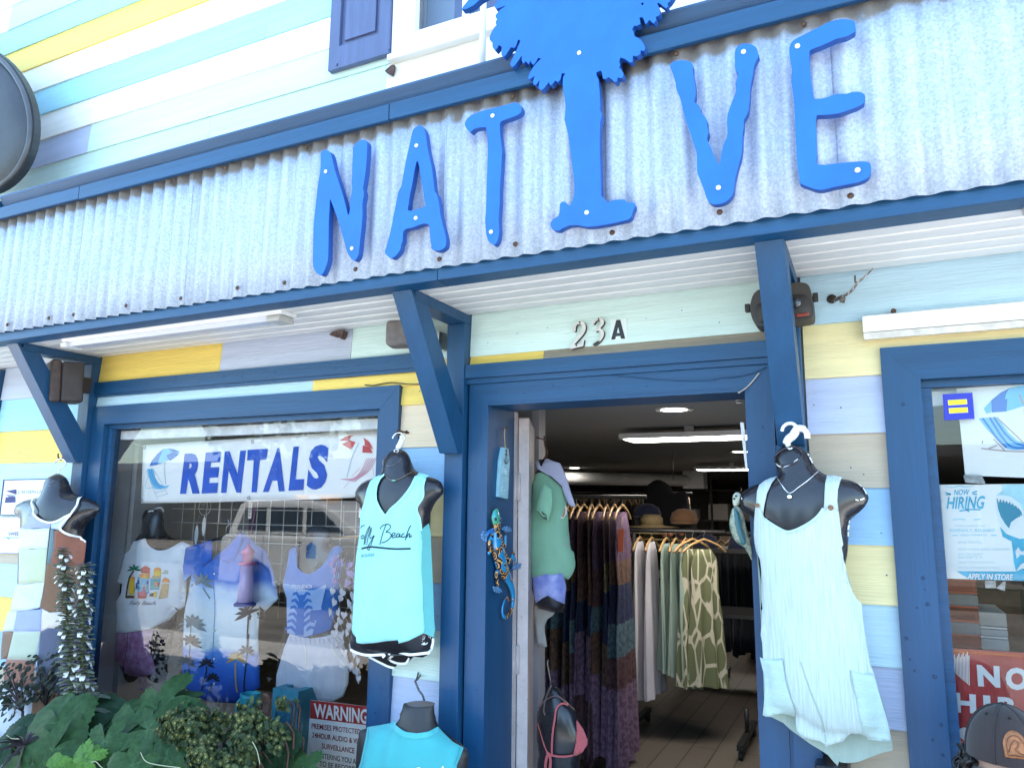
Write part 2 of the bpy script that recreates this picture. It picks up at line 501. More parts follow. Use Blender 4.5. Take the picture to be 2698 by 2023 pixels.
# interior floor of wood planks
fm = bpy.data.materials.new('plank_floor'); fm.use_nodes = True
t = fm.node_tree; b = t.nodes['Principled BSDF']; b.inputs['Roughness'].default_value = 0.45
tc = t.nodes.new('ShaderNodeTexCoord'); mp = t.nodes.new('ShaderNodeMapping'); mp.inputs['Rotation'].default_value = (0, 0, math.radians(90))
br = t.nodes.new('ShaderNodeTexBrick'); br.inputs['Scale'].default_value = 1.0; br.inputs['Brick Width'].default_value = 1.2; br.inputs['Row Height'].default_value = 0.16
br.inputs['Mortar Size'].default_value = 0.004; br.inputs['Color1'].default_value = (0.10, 0.085, 0.07, 1); br.inputs['Color2'].default_value = (0.14, 0.12, 0.10, 1); br.inputs['Mortar'].default_value = (0.03, 0.025, 0.02, 1)
t.links.new(tc.outputs['Object'], mp.inputs[0]); t.links.new(mp.outputs[0], br.inputs[0]); t.links.new(br.outputs[0], b.inputs[0])
tag(box('floor', wx0, wx1, 0.0, 16.3, -0.13, 0.004, fm), kind='structure')

# ---- lap boards, one object each
UP = {k: painted_wood('upper_' + k + '_paint', c, grain=0.2) for k, c in {'mint': (0.55, 0.73, 0.70), 'white': (0.80, 0.79, 0.75), 'yellow': (0.82, 0.60, 0.13), 'paleyellow': (0.82, 0.66, 0.24),
      'aqua': (0.34, 0.64, 0.75), 'paleblue': (0.46, 0.64, 0.74), 'blue': (0.32, 0.55, 0.72), 'greyblue': (0.43, 0.49, 0.66)}.items()}
def board(x0, x1, z0, z1, key, x_end_var=0.0):
    prof = [(-0.0135, z0), (-0.0135, z0 + 0.004), (-0.003, z1 + 0.012), (0.0135, z1 + 0.012), (0.0135, z0)]
    return prism_x('siding_board', prof, x0 + 0.0008, x1 - 0.0008, (UP if z0 > 3 else PAL)[key], shop)
Lz = [0.36, 0.54, 0.72, 0.90, 1.079, 1.257, 1.44, 1.625, 1.805, 1.987, 2.173, 2.352]
for z0, z1, k in zip(Lz[:-1], Lz[1:], ['mint', 'taupe', 'blue', 'yellow', 'paleblue', 'taupe', 'mint', 'paleblue', 'yellow', 'aqua', 'greyblue']):
    board(-4.55, -3.775, z0, z1, k)
    board(-7.4, -4.64, z0, z1, random.choice(['mint', 'aqua', 'greyblue', 'yellow']))
Mz = [0.40, 0.575, 0.75, 0.928, 1.114, 1.293, 1.473, 1.65, 1.829, 2.007, 2.085]
for z0, z1, k in zip(Mz[:-1], Mz[1:], ['taupe', 'yellow', 'lavender', 'mint', 'blue', 'taupe', 'paleyellow', 'blue', 'cream', 'yellow']):
    board(-1.775, -1.515, z0, z1, k)
Rz = [0.43, 0.605, 0.78, 0.955, 1.131, 1.31, 1.487, 1.662, 1.833, 2.013]
for z0, z1, k in zip(Rz[:-1], Rz[1:], ['mint', 'yellow', 'taupe', 'lavender', 'paleblue', 'paleyellow', 'blue', 'taupe', 'lavender']):
    board(-0.172, 0.06, z0, z1, k)
board(-0.172, 1.9, 2.016, 2.193, 'paleyellow'); board(-0.172, 1.9, 2.196, 2.362, 'paleblue')
for z0, z1, k in zip(Rz[:-1], Rz[1:], ['mint', 'aqua', 'taupe', 'yellow', 'blue', 'mint', 'lavender', 'yellow', 'mint']):
    board(1.81, 3.1, z0, z1, k)
# over the left window
board(-3.70, -2.816, 2.222, 2.356, 'yellow'); board(-2.816, -2.03, 2.222, 2.356, 'greyblue'); board(-2.03, -1.515, 2.19, 2.356, 'mint')
board(-3.70, -2.235, 2.085, 2.156, 'paleblue'); board(-2.235, -1.515, 2.088, 2.187, 'yellow')
# over the door
board(-1.43, -0.262, 2.188, 2.362, 'mint'); board(-1.43, -1.107, 2.150, 2.185, 'yellow'); board(-1.107, -0.262, 2.150, 2.185, 'raw')
# upper storey
Uz = [3.10, 3.256, 3.43, 3.603, 3.780, 3.953, 4.130, 4.306, 4.483, 4.660, 4.838, 5.015, 5.19, 5.37, 5.55, 5.73, 5.9, 6.08, 6.26, 6.44, 6.6]
Uk = ['aqua', 'mint', 'mint', 'mint', 'white', 'aqua', 'white', 'yellow', 'aqua', 'paleblue', 'mint', 'yellow', 'blue', 'white', 'mint', 'aqua', 'yellow', 'mint', 'white', 'aqua']
joints = {2: [(-3.02, 'mint', 'mint')], 3: [(-4.0, 'greyblue', 'mint')], 5: [(-2.66, 'aqua', 'aqua')], 9: [(-4.96, 'white', 'paleblue')], 7: [(-3.1, 'yellow', 'paleyellow')]}
for i, (z0, z1, k) in enumerate(zip(Uz[:-1], Uz[1:], Uk)):
    xa = -7.45
    if i in joints:
        xj, ka, kb = joints[i][0]; board(xa, xj, z0, z1, ka); xa = xj; k = kb
    if 3 <= i <= 10:
        board(xa, -1.865, z0, z1, k); board(-0.50, 3.15, z0, z1, random.choice(['mint', 'white', 'aqua']))
    elif i == 2:
        board(xa, -1.90, z0, z1, k); board(-1.90, 3.15, z0, z1, 'white')
    else:
        board(xa, 3.15, z0, z1, k)
prism_x('corner_trim', [(-0.03, 0.2), (-0.03, 2.35), (0.0, 2.35), (0.0, 0.2)], -4.638, -4.553, BLUEV, shop)

# ---- shop windows: mitred casing, stop, pane
def casing(parent, x0, x1, z0, z1, wd, yf, yb, mt_h, mt_v):
    """four mitred pieces round an opening x0..x1, z0..z1"""
    a, b_, c, d = x0 - wd, x1 + wd, z0 - wd, z1 + wd
    slab('casing_piece', [(a, d), (x0, z1), (x1, z1), (b_, d)], yf, yb, mt_h, parent)
    slab('casing_piece', [(a, c), (x0, z0), (x0, z1), (a, d)][::-1], yf + 0.001, yb, mt_v, parent)
    slab('casing_piece', [(b_, d), (x1, z1), (x1, z0), (b_, c)][::-1], yf + 0.001, yb, mt_v, parent)
    slab('casing_piece', [(a, c), (b_, c), (x1, z0), (x0, z0)], yf, yb, mt_h, parent)
def shop_window(x0, x1, z0, z1, wd):
    f = thing('shop_window', None, None, ((x0 + x1) / 2, 0, z0)); f.parent = shop; f.location = f.location - shop.location
    casing(f, x0, x1, z0, z1, wd, -0.03, 0.013, BLUE, BLUEV)
    s = 0.03                                         # painted stop inside the casing
    for n, (a, b_, c, d) in enumerate(((x0, x1, z1 - s * 0.8, z1), (x0, x0 + s, z0, z1 - s * 0.8), (x1 - s, x1, z0, z1 - s * 0.8), (x0, x1, z0 - 0.0, z0 + s))):
        if n == 3: a, b_ = x0 + s, x1 - s
        box('stop_bead', a + 0.001, b_ - 0.001, 0.0, 0.05, c + 0.001, d - 0.001, BLUE, f)
    mesh('pane', [(x0 + 0.005, 0.022, z0 + 0.005), (x1 - 0.005, 0.022, z0 + 0.005), (x1 - 0.005, 0.022, z1 - 0.005), (x0 + 0.005, 0.022, z1 - 0.005)], [(0, 1, 2, 3)], GLASS, f)
    # aluminium edge seen behind the pane
    box('edge_strip', x0 + s, x1 - s, 0.052, 0.09, z1 - s - 0.045, z1 - s, mat('aluminium', (0.75, 0.75, 0.75), rough=0.4, var=0.2, vscale=8), f)
    return f
shop_window(-3.597, -1.852, 0.34, 1.995, 0.096)
shop_window(0.160, 1.70, 0.34, 1.992, 0.106)

# display alcoves behind the two windows
GREYP = mat('display_grey_paint', (0.36, 0.36, 0.36), rough=0.8, var=0.15, vscale=3, dirt=0.25)
box('display_side', -3.66, -3.565, 0.165, 1.0, 0.3, 2.1, GREYP, shop)
box('display_floor', -3.56, -1.84, 0.165, 0.95, 0.44, 0.50, GREYP, shop)
box('display_floor', 0.16, 1.75, 0.165, 0.95, 0.44, 0.50, GREYP, shop)
box('display_head', -3.56, -1.80, 0.165, 0.30, 2.0, 2.115, GREYP, shop)

# ---- door opening: reveal, casing, open door leaf
dw = thing('doorway', None, None, (-0.85, 0, 0)); dw.parent = shop; dw.location = dw.location - shop.location
XL, XR, ZT = -1.335, -0.362, 1.986
slab('casing_piece', [(XL - 0.085, ZT + 0.085), (XL, ZT), (XR, ZT), (XR + 0.09, ZT + 0.085)], -0.03, 0.013, BLUE, dw)
slab('casing_piece', [(XL - 0.085, ZT + 0.085), (XL - 0.085, 0.02), (XL, 0.02), (XL, ZT)], -0.029, 0.013, BLUEV, dw)
slab('casing_piece', [(XR, ZT), (XR, 0.02), (XR + 0.09, 0.02), (XR + 0.09, ZT + 0.085)], -0.029, 0.013, BLUEV, dw)
box('jamb', XL - 0.03, XL - 0.0005, 0.0135, 0.212, 0.0, ZT + 0.03, BLUEV, dw)
box('jamb', XR + 0.0005, XR + 0.03, 0.0135, 0.212, 0.0, ZT + 0.03, BLUEV, dw)
box('head_jamb', XL, XR, 0.0135, 0.195, ZT + 0.0005, ZT + 0.03, BLUE, dw)
prism_x('drip_edge', [(-0.036, ZT - 0.004), (-0.036, ZT + 0.006), (-0.0305, ZT + 0.006), (-0.0305, ZT - 0.004)], XL + 0.01, XR - 0.01, BLUE, dw)
DOORP = mat('old_door_paint', (0.48, 0.42, 0.43), rough=0.5, var=0.14, vscale=9, bump=0.5, bscale=30, dirt=0.5)
leaf = thing('door_leaf', None, None, (XL, 0.3, 0)); leaf.parent = shop; leaf.location = leaf.location - shop.location
leaf['label'] = 'old pinkish grey door leaf standing open inwards'
box('door_frame_strip', XL - 0.03, XL + 0.001, 0.213, 0.246, 0.0, ZT, DOORP, leaf)
ang = 0.0
for k in range(60):                                      # swing of the leaf past square
    ang = math.radians(k * 0.5); q = Vector((XL + 0.045 - 0.88 * math.sin(ang), 0.254 + 0.88 * math.cos(ang), 1.6)) - CAM
    if PW / 2 + FPX * q.dot(RIGHT) / q.dot(FWD) < 1416: break
ds = box('door_slab', 0, 0.045, 0, 0.88, 0.02, 1.965, DOORP, None, bevel=0.003)
ds.data.transform(Matrix.Translation((ds.location.x, ds.location.y, 0))); ds.location = (XL, 0.254, ds.location.z)
ds.rotation_euler = (0, 0, ang); ds.parent = leaf; ds.location -= Vector((XL, 0.3, 0))
for hz in (1.62, 0.93):
    hg = box('hinge', XL + 0.001, XL + 0.004, 0.222, 0.30, hz, hz + 0.105, DOORP, leaf)
    tube('hinge_pin', [(XL + 0.007, 0.249, hz - 0.004), (XL + 0.007, 0.249, hz + 0.109)], 0.006, DOORP, leaf)
    for a in (0.018, 0.052, 0.088): lathe('hinge_screw', [(0.004, 0), (0.0035, 0.0015)], (XL + 0.0043, 0.285 - (0.02 if a == 0.052 else 0), hz + a), RUST, leaf, n=8, axis='x')
# trim over the door and over the left window, boards beside posts
box('door_header_board', -1.4305, -0.262, -0.052, 0.0, 2.093, 2.148, BLUE, shop, bevel=0.002)
box('door_header_board', -1.4305, -0.262, -0.040, -0.001, 2.0715, 2.0925, BLUE, shop)
box('window_header_board', -3.703, -1.603, -0.034, -0.0, 2.158, 2.221, BLUE, shop, bevel=0.002)
box('window_header_board', -3.703, -1.612, -0.027, -0.001, 2.1435, 2.1575, BLUE, shop)
box('upright_board', XR + 0.0915, -0.266 + 0.09, -0.031, 0.0, 0.0, 1.80, BLUEV, shop)

# ---- upper window with shutter
uw = thing('upper_window', None, None, (-1.2, 0, 3.66)); uw.parent = shop; uw.location = uw.location - shop.location
def frame4(par, nm, x0, x1, z0, z1, wd, y0, y1, mt_):
    box(nm, x0, x1, y0, y1, z0, z0 + wd, mt_, par, bevel=0.002); box(nm, x0, x1, y0, y1, z1 - wd, z1, mt_, par, bevel=0.002)
    box(nm, x0, x0 + wd, y0, y1, z0 + wd, z1 - wd, mt_, par, bevel=0.002); box(nm, x1 - wd, x1, y0, y1, z0 + wd, z1 - wd, mt_, par, bevel=0.002)
frame4(uw, 'frame_piece', -1.862, -0.56, 3.626, 5.0, 0.055, -0.03, 0.08, VINYL)
frame4(uw, 'sash_piece', -1.806, -0.616, 3.682, 4.94, 0.05, -0.005, 0.06, VINYL)
box('sill', -1.875, -0.545, -0.045, 0.0, 3.598, 3.6255, VINYL, uw, bevel=0.003)
for xm in (-1.50, -1.2, -0.9): box('muntin', xm - 0.012, xm + 0.012, 0.006, 0.03, 3.7325, 4.889, VINYL, uw)
box('muntin', -1.755, -0.667, 0.004, 0.0055, 4.28, 4.304, VINYL, uw)
mesh('pane', [(-1.756, 0.033, 3.732), (-0.666, 0.033, 3.732), (-0.666, 0.033, 4.89), (-1.756, 0.033, 4.89)], [(0, 1, 2, 3)], GLASS_UP, uw)
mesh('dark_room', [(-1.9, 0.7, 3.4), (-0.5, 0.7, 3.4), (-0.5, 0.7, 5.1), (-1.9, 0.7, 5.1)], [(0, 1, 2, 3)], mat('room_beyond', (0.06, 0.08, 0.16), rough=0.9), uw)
box('sky_blue_backing', -1.62, -0.5, 0.12, 0.13, 3.6, 5.0, mat('reflected_sky_blue', (0.06, 0.10, 0.34), rough=0.9), uw)  # added blue sheet, its colour stands in for sky mirrored in the pane
box('curtain', -1.82, -1.645, 0.2, 0.24, 3.7, 5.0, mat('curtain_cloth', (0.30, 0.42, 0.66), rough=0.9), uw)
SHUT = mat('slate_blue_shutter', (0.085, 0.115, 0.235), rough=0.45, var=0.1, vscale=5, bump=0.35, bscale=30, stretch=(5, 5, 0.5))
sh = thing('shutter', 'slate blue raised panel shutter left of the upper window', 'shutter', (-2.04, 0, 3.64))
slab('frame', [(-2.214, 3.632), (-1.866, 3.632), (-1.866, 5.0), (-2.214, 5.0)], -0.045, -0.016, SHUT, sh, holes=([(-2.155, 3.745), (-1.925, 3.745), (-1.925, 4.9), (-2.155, 4.9)],))
bev_p = slab('panel_field', [(-2.154, 3.746), (-1.926, 3.746), (-1.926, 4.899), (-2.154, 4.899)], -0.027, -0.016, SHUT, sh)
slab('raised_panel', [(-2.128, 3.772), (-1.952, 3.772), (-1.952, 4.87), (-2.128, 4.87)], -0.039, -0.0275, SHUT, sh)
for u, v in px([(700, 517), (150, 683)], 850, 0):
    p = on_y(u, v, -0.046); lathe('screw', [(0.007, 0), (0.006, -0.004), (0.001, -0.006)], p, SHUT, sh, n=10, axis='y')

# ================================================================== awning
aw = thing('awning', 'shallow awning with corrugated sign face on a blue beam', 'awning', (-1.4, -0.25, 2.35))
bs = [-5.2, -1.289, 1.3]
for i in range(2):
    box('beam', bs[i] + 0.001, bs[i + 1] - 0.001, -0.507, -0.422, 2.353, 2.402, BLUE, aw, bevel=0.0025)
fs = [-5.2, -3.2, -1.486, 0.55, 1.4]
for i in range(4):
    box('fascia_board', fs[i] + 0.0015, fs[i + 1] - 0.0015, -0.549, -0.530, 2.966 + random.uniform(-.002, .002), 3.027, BLUE, aw, bevel=0.003)
CAPF = [(-0.486, 3.038), (-0.526, 3.098), (-0.522, 3.108), (-0.470, 3.108), (-0.470, 3.038)]
cp = prism_x('cap_board', CAPF, -3.86, 1.4, BLUE, aw)
c2 = prism_x('cap_board', [(a, b_ - 0.008) for a, b_ in CAPF], -5.2, -3.885, BLUE, aw); c2.rotation_euler = (0, 0.012, -0.012)
box('awning_deck', -5.2, 1.4, -0.474, -0.015, 3.05, 3.075, mat('deck_board', (0.16, 0.15, 0.14), rough=0.9), aw)
box('backing_board', -5.2, 1.4, -0.50, -0.485, 2.403, 3.03, MATS['deck_board'], aw)
# soffit planks
SOF = mat('soffit_paint', (0.72, 0.71, 0.70), rough=0.5, var=0.13, vscale=2.5, bump=0.3, bscale=24, stretch=(0.25, 3, 1), dirt=0.2)
for i in range(5):
    y1 = -0.016 - i * 0.0808; y0 = y1 - 0.0745
    o = prism_x('soffit_board', [(y0, 2.368), (y0 + 0.004, 2.3615), (y1 - 0.004, 2.3615), (y1, 2.368), (y1, 2.376), (y0, 2.376)], -5.2, 1.4, SOF, aw)
box('soffit_backer', -5.2, 1.4, -0.42, -0.016, 2.3765, 2.39, mat('soffit_joint', (0.42, 0.41, 0.4), rough=0.8), aw)
# corrugated sheets
cm = bpy.data.materials.new('galvanised_corrugated'); cm.use_nodes = True
t = cm.node_tree; b = t.nodes['Principled BSDF']; b.inputs['Metallic'].default_value = 0.1; b.inputs['Roughness'].default_value = 0.5
tc = t.nodes.new('ShaderNodeTexCoord')
v1 = t.nodes.new('ShaderNodeTexVoronoi'); v1.inputs['Scale'].default_value = 170; v1.feature = 'F1'
t.links.new(tc.outputs['Object'], v1.inputs[0])
r1 = t.nodes.new('ShaderNodeValToRGB'); r1.color_ramp.elements[0].color = (0.34, 0.405, 0.53, 1); r1.color_ramp.elements[1].color = (0.50, 0.57, 0.68, 1)
sep = t.nodes.new('ShaderNodeSeparateColor'); t.links.new(v1.outputs['Color'], sep.inputs[0]); t.links.new(sep.outputs[0], r1.inputs[0])
mp = t.nodes.new('ShaderNodeMapping'); mp.inputs['Scale'].default_value = (30, 1, 1.2); t.links.new(tc.outputs['Object'], mp.inputs[0])
n1 = t.nodes.new('ShaderNodeTexNoise'); n1.inputs['Scale'].default_value = 2.0; n1.inputs['Detail'].default_value = 6; t.links.new(mp.outputs[0], n1.inputs[0])
r2 = t.nodes.new('ShaderNodeValToRGB'); r2.color_ramp.elements[0].position = 0.3; r2.color_ramp.elements[0].color = (0.80, 0.79, 0.78, 1); r2.color_ramp.elements[1].position = 0.62; r2.color_ramp.elements[1].color = (1, 1, 1, 1)
t.links.new(n1.outputs['Fac'], r2.inputs[0])
mx = t.nodes.new('ShaderNodeMixRGB'); mx.blend_type = 'MULTIPLY'; mx.inputs[0].default_value = 1.0
t.links.new(r1.outputs[0], mx.inputs[1]); t.links.new(r2.outputs[0], mx.inputs[2])
# rust stain that starts at the top edge of each sheet
gx = t.nodes.new('ShaderNodeSeparateXYZ'); t.links.new(tc.outputs['Generated'], gx.inputs[0])
n3 = t.nodes.new('ShaderNodeTexNoise'); n3.inputs['Scale'].default_value = 14; n3.inputs['Detail'].default_value = 5; t.links.new(tc.outputs['Object'], n3.inputs[0])
ma = t.nodes.new('ShaderNodeMath'); ma.operation = 'MULTIPLY_ADD'; ma.inputs[1].default_value = 0.16; t.links.new(n3.outputs['Fac'], ma.inputs[0]); t.links.new(gx.outputs['Z'], ma.inputs[2])
r3 = t.nodes.new('ShaderNodeValToRGB'); r3.color_ramp.elements[0].position = 0.965; r3.color_ramp.elements[0].color = (0, 0, 0, 1); r3.color_ramp.elements[1].position = 1.09; r3.color_ramp.elements[1].color = (0.8, 0.8, 0.8, 1)
t.links.new(ma.outputs[0], r3.inputs[0])
m2 = t.nodes.new('ShaderNodeMixRGB'); t.links.new(r3.outputs[0], m2.inputs[0]); t.links.new(mx.outputs[0], m2.inputs[1]); m2.inputs[2].default_value = (0.20, 0.135, 0.075, 1)
t.links.new(m2.outputs[0], b.inputs['Base Color'])
WL = 0.0735
def corr_sheet(x0, x1, y):
    n = int((x1 - x0) / WL * 12); V, F = [], []
    zt = 2.985; zb = 2.393
    for i in range(n + 1):
        x = x0 + (x1 - x0) * i / n
        am = 0.0105 if x < -2.4 else (0.0085 if x < 0.02 else 0.006)
        yy = y - am * math.cos(2 * math.pi * x / WL) + 0.003 * mnoise.noise(Vector((x * 3, 0, y)))
        for j, z in enumerate((zb + 0.002 * mnoise.noise(Vector((x * 9, 5, 0))), 2.6, 2.8, zt)):
            V.append((x, yy + 0.002 * mnoise.noise(Vector((x * 2, z * 3, 7))), z))
    for i in range(n):
        for j in range(3): F.append((i * 4 + j, (i + 1) * 4 + j, (i + 1) * 4 + j + 1, i * 4 + j + 1))
    o = mesh('corrugated_sheet', V, F, cm, aw, smooth=True)
    md = o.modifiers.new('t', 'SOLIDIFY'); md.thickness = 0.0012; md.offset = 1
seams = [-5.2, -4.48, -3.82, -3.165, -2.486, -1.87, -1.254, -0.642, 0.014, 0.68, 1.4]
for i in range(len(seams) - 1):
    corr_sheet(seams[i] - (0.04 if i else 0), seams[i + 1], -0.518 - 0.0018 * (i % 2) - (0.002 if i == 8 else 0))
# nails along the sheet's edges
for k, x in enumerate([-3.66, -3.35, -3.175, -2.83, -2.50, -2.19, -1.95, -1.62, -1.27, -0.985, -0.66, -0.34, 0.0, 0.42]):
    lathe('nail_head', [(0.009, 0.0), (0.008, -0.003), (0.002, -0.005)], (x, -0.5285, 2.423 + 0.006 * math.sin(k * 3)), RUST, aw, n=10, axis='y')
for k, x in enumerate([-2.62, -2.3, -1.88, -1.0, -0.45, -0.09, 0.3]):
    lathe('nail_head', [(0.008, 0.0), (0.007, -0.003), (0.002, -0.005)], (x, -0.5285, 2.949 - 0.006 * math.sin(k * 3)), RUST, aw, n=10, axis='y')
# brackets: post, arm, strut
def bracket(xr):
    x0, x1 = xr - 0.082, xr
    br_ = thing('bracket', None, None, ((x0 + x1) / 2, 0, 1.8)); br_.parent = aw; br_.location = br_.location - aw.location
    box('post', x0, x1, -0.057, 0.0, 0.05, 2.3195, BLUEV, br_, bevel=0.003)
    box('arm', x0 + 0.0005, x1 - 0.0005, -0.421, 0.0, 2.3205, 2.36, BLUEV, br_, bevel=0.003)
    # strut from the foot on the post to the back of the beam, plumb cut at the foot
    xs = 0.0005
    yf0, yf1 = -0.0575, -0.43
    prof = [(yf0, 1.79), (yf0, 1.905), (-0.30, 2.3195), (-0.4205, 2.3195), (-0.4205, 2.352), (-0.44, 2.352), (-0.105, 1.79)]
    prof = [(-0.0575, 1.795), (-0.0575, 1.93), (-0.335, 2.3195), (-0.415, 2.3195), (-0.435, 2.3515), (-0.452, 2.3515), (-0.095, 1.795)]
    prism_x('strut', prof, x0 + xs, x1 - xs, BLUEV, br_)
for xr in (-3.697, -1.431, -0.177, 1.15): bracket(xr)

# ================================================================== the sign letters on the corrugated face
SIGNB = mat('sign_blue_face', (0.008, 0.125, 0.68), rough=0.5, var=0.10, vscale=5, bump=0.06, bscale=300)
SIGNS = mat('sign_blue_edge', (0.010, 0.07, 0.30), rough=0.5)
SCREW = mat('white_screw_head', (0.75, 0.75, 0.72), rough=0.4)
YF, YB = -0.576, -0.5505
def letter(name, label, outer, screws, holes=(), sub=2):
    P = smooth2(xz(outer, YF), sub); H = [smooth2(xz(h, YF), sub) for h in holes]
    cx = sum(p[0] for p in P) / len(P); zb = min(p[1] for p in P)
    L = thing(name, label, 'sign letter', (cx, YB, zb), 'letters and palm of the shop sign')
    slab('letter_board', P, YF, YB, SIGNB, L, H, SIGNS)
    for u, v in screws:
        p = on_y(u, v, YF)
        lathe('screw_head', [(0.0072, -0.0002), (0.0068, -0.003), (0.003, -0.0042), (0.0015, -0.003)], p, SCREW, L, n=12, axis='y')
    return L
N = [(100,345),(112,318),(140,302),(170,305),(195,322),(208,345),(225,410),(250,520),(290,640),(340,800),(375,940),(386,985),(400,975),(408,920),(410,830),(425,760),(430,700),(424,640),(430,560),(432,450),(440,330),(438,285),(455,255),(490,215),(530,197),(570,200),(588,225),(590,280),(582,420),(568,560),(552,660),(545,712),(556,745),(550,800),(538,870),(540,980),(530,1110),(515,1240),(500,1390),(480,1440),(455,1465),(425,1450),(390,1400),(365,1330),(330,1200),(290,1060),(240,920),(205,828),(196,832),(193,900),(185,1050),(182,1250),(178,1430),(165,1500),(130,1590),(100,1618),(60,1600),(30,1550),(18,1480),(20,1280),(24,1100),(45,900),(65,720),(85,580),(98,480),(98,400)]
letter('letter_n', 'rough cut blue letter N, first letter of the sign', px(N, 820, 320), px([(154,530),(430,1340)], 820, 320))
A = [(1060,130),(1080,80),(1120,50),(1150,42),(1175,60),(1195,95),(1210,160),(1225,280),(1250,400),(1270,480),(1285,600),(1300,740),(1320,765),(1345,850),(1360,980),(1390,1110),(1420,1220),(1418,1300),(1400,1335),(1350,1362),(1290,1355),(1265,1335),(1268,1305),(1258,1270),(1250,1180),(1245,1110),(1230,1080),(1180,1078),(1140,1090),(1080,1115),(1010,1130),(975,1150),(965,1200),(962,1260),(945,1300),(938,1350),(900,1405),(850,1442),(810,1425),(780,1390),(778,1370),(800,1290),(825,1200),(850,1090),(865,1000),(890,890),(905,800),(920,740),(950,680),(965,600),(985,480),(1010,360),(1040,230)]
AH = [(1117,420),(1130,440),(1150,550),(1170,680),(1185,760),(1195,840),(1205,895),(1150,915),(1090,935),(1019,940),(1025,880),(1035,800),(1050,720),(1068,640),(1085,530),(1105,440)]
letter('letter_a', 'rough cut blue letter A with a narrow triangular opening', px(A, 820, 320), px([(1110,257),(1103,1020)], 820, 320), [px(AH, 820, 320)])
T = [(20,1300),(40,1260),(80,1220),(150,1190),(240,1160),(330,1140),(430,1115),(520,1090),(565,1085),(600,1105),(618,1145),(605,1190),(560,1220),(480,1250),(410,1275),(390,1300),(388,1340),(392,1440),(405,1540),(412,1610),(408,1645),(400,1800),(388,2000),(385,2150),(375,2290),(378,2400),(380,2450),(365,2530),(335,2580),(300,2570),(265,2535),(245,2470),(240,2420),(232,2330),(240,2250),(245,2100),(250,1900),(258,1700),(262,1550),(255,1450),(245,1360),(235,1340),(150,1350),(110,1365),(75,1395),(50,1375),(25,1335)]
letter('letter_t', 'rough cut blue letter T with a tilted crossbar', px(T, 1220, 0), px([(313,1222),(296,2446)], 1220, 0))
PALM = [(395,-30),(340,45),(330,75),(345,97),(400,80),(447,62),(430,80),(385,110),(360,140),(340,165),(345,190),(360,205),(345,225),(342,250),(352,265),(330,290),(300,340),(280,390),(280,420),(300,440),(312,445),(308,490),(320,515),(340,533),(360,510),(378,475),(400,495),(410,490),(402,545),(405,585),(430,603),(455,575),(500,505),(515,500),(535,510),(555,490),(580,420),(605,430),(590,470),(550,560),(510,640),(497,680),(515,712),(545,690),(590,630),(620,585),(618,640),(635,675),(660,645),(690,680),(715,640),(722,670),(745,685),(770,650),(790,612),(825,620),(790,650),(740,710),(700,780),(685,825),(705,838),(755,800),(735,870),(750,900),(775,890),(808,845),(795,930),(820,955),(850,935),(905,868),(915,900),(940,890),(970,850),(1000,868),(1025,840),(1040,775),(1078,775),(1055,815),(1050,880),(1055,960),(1070,1010),(1080,1110),(1075,1200),(1068,1260),(1085,1330),(1105,1400),(1120,1500),(1135,1620),(1150,1750),(1165,1850),(1172,1950),(1172,2050),(1160,2100),(1140,2150),(1120,2175),(1095,2145),(1070,2125),(1040,2130),(1020,2155),(1020,2215),(1005,2280),(950,2310),(925,2345),(920,2380),(940,2415),(970,2430),(1010,2430),(1050,2405),(1120,2375),(1200,2370),(1300,2390),(1400,2385),(1520,2365),(1640,2340),(1740,2315),(1770,2290),(1785,2240),(1810,2180),(1805,2145),(1780,2132),(1730,2135),(1700,2105),(1650,2103),(1570,2110),(1540,2130),(1525,2145),(1510,2115),(1480,2090),(1455,2065),(1452,2000),(1450,1850),(1445,1700),(1440,1600),(1440,1400),(1445,1300),(1462,1220),(1460,1190),(1440,1165),(1445,1100),(1438,960),(1430,870),(1425,830),(1405,800),(1405,765),(1450,745),(1465,770),(1475,830),(1500,835),(1530,815),(1570,840),(1600,872),(1620,860),(1630,820),(1660,825),(1685,815),(1690,775),(1670,740),(1645,720),(1655,680),(1645,655),(1655,610),(1700,620),(1760,660),(1785,655),(1790,590),(1830,595),(1870,570),(1870,535),(1905,540),(1922,510),(1905,470),(1870,420),(1830,395),(1805,385),(1795,330),(1780,315),(1800,275),(1830,275),(1870,255),(1858,190),(1885,180),(1900,195),(1922,255),(1940,245),(1960,212),(1985,230),(2010,250),(2035,215),(2030,180),(2060,170),(2078,150),(2070,90),(2045,40),(2060,30),(2100,60),(2140,92),(2160,70),(2155,40),(2185,10),(2220,-40),(2200,-160),(2280,-260),(2150,-330),(2180,-450),(2020,-480),(1980,-600),(1840,-590),(1760,-700),(1640,-660),(1520,-760),(1420,-690),(1280,-770),(1180,-690),(1040,-740),(960,-640),(820,-660),(760,-540),(620,-520),(600,-400),(440,-380),(430,-260),(270,-220),(300,-150),(180,-90),(60,0),(0,70),(-12,105),(40,95),(110,60),(175,0),(290,-70)]
letter('palm_tree_letter', 'blue palmetto tree cut out standing for the letter I of the sign', px(PALM, 1220, 0), px([(1225,562),(1304,2242)], 1220, 0), [px([(1880,30),(1900,32),(1904,50),(1888,58),(1874,46)], 1220, 0)], sub=1)
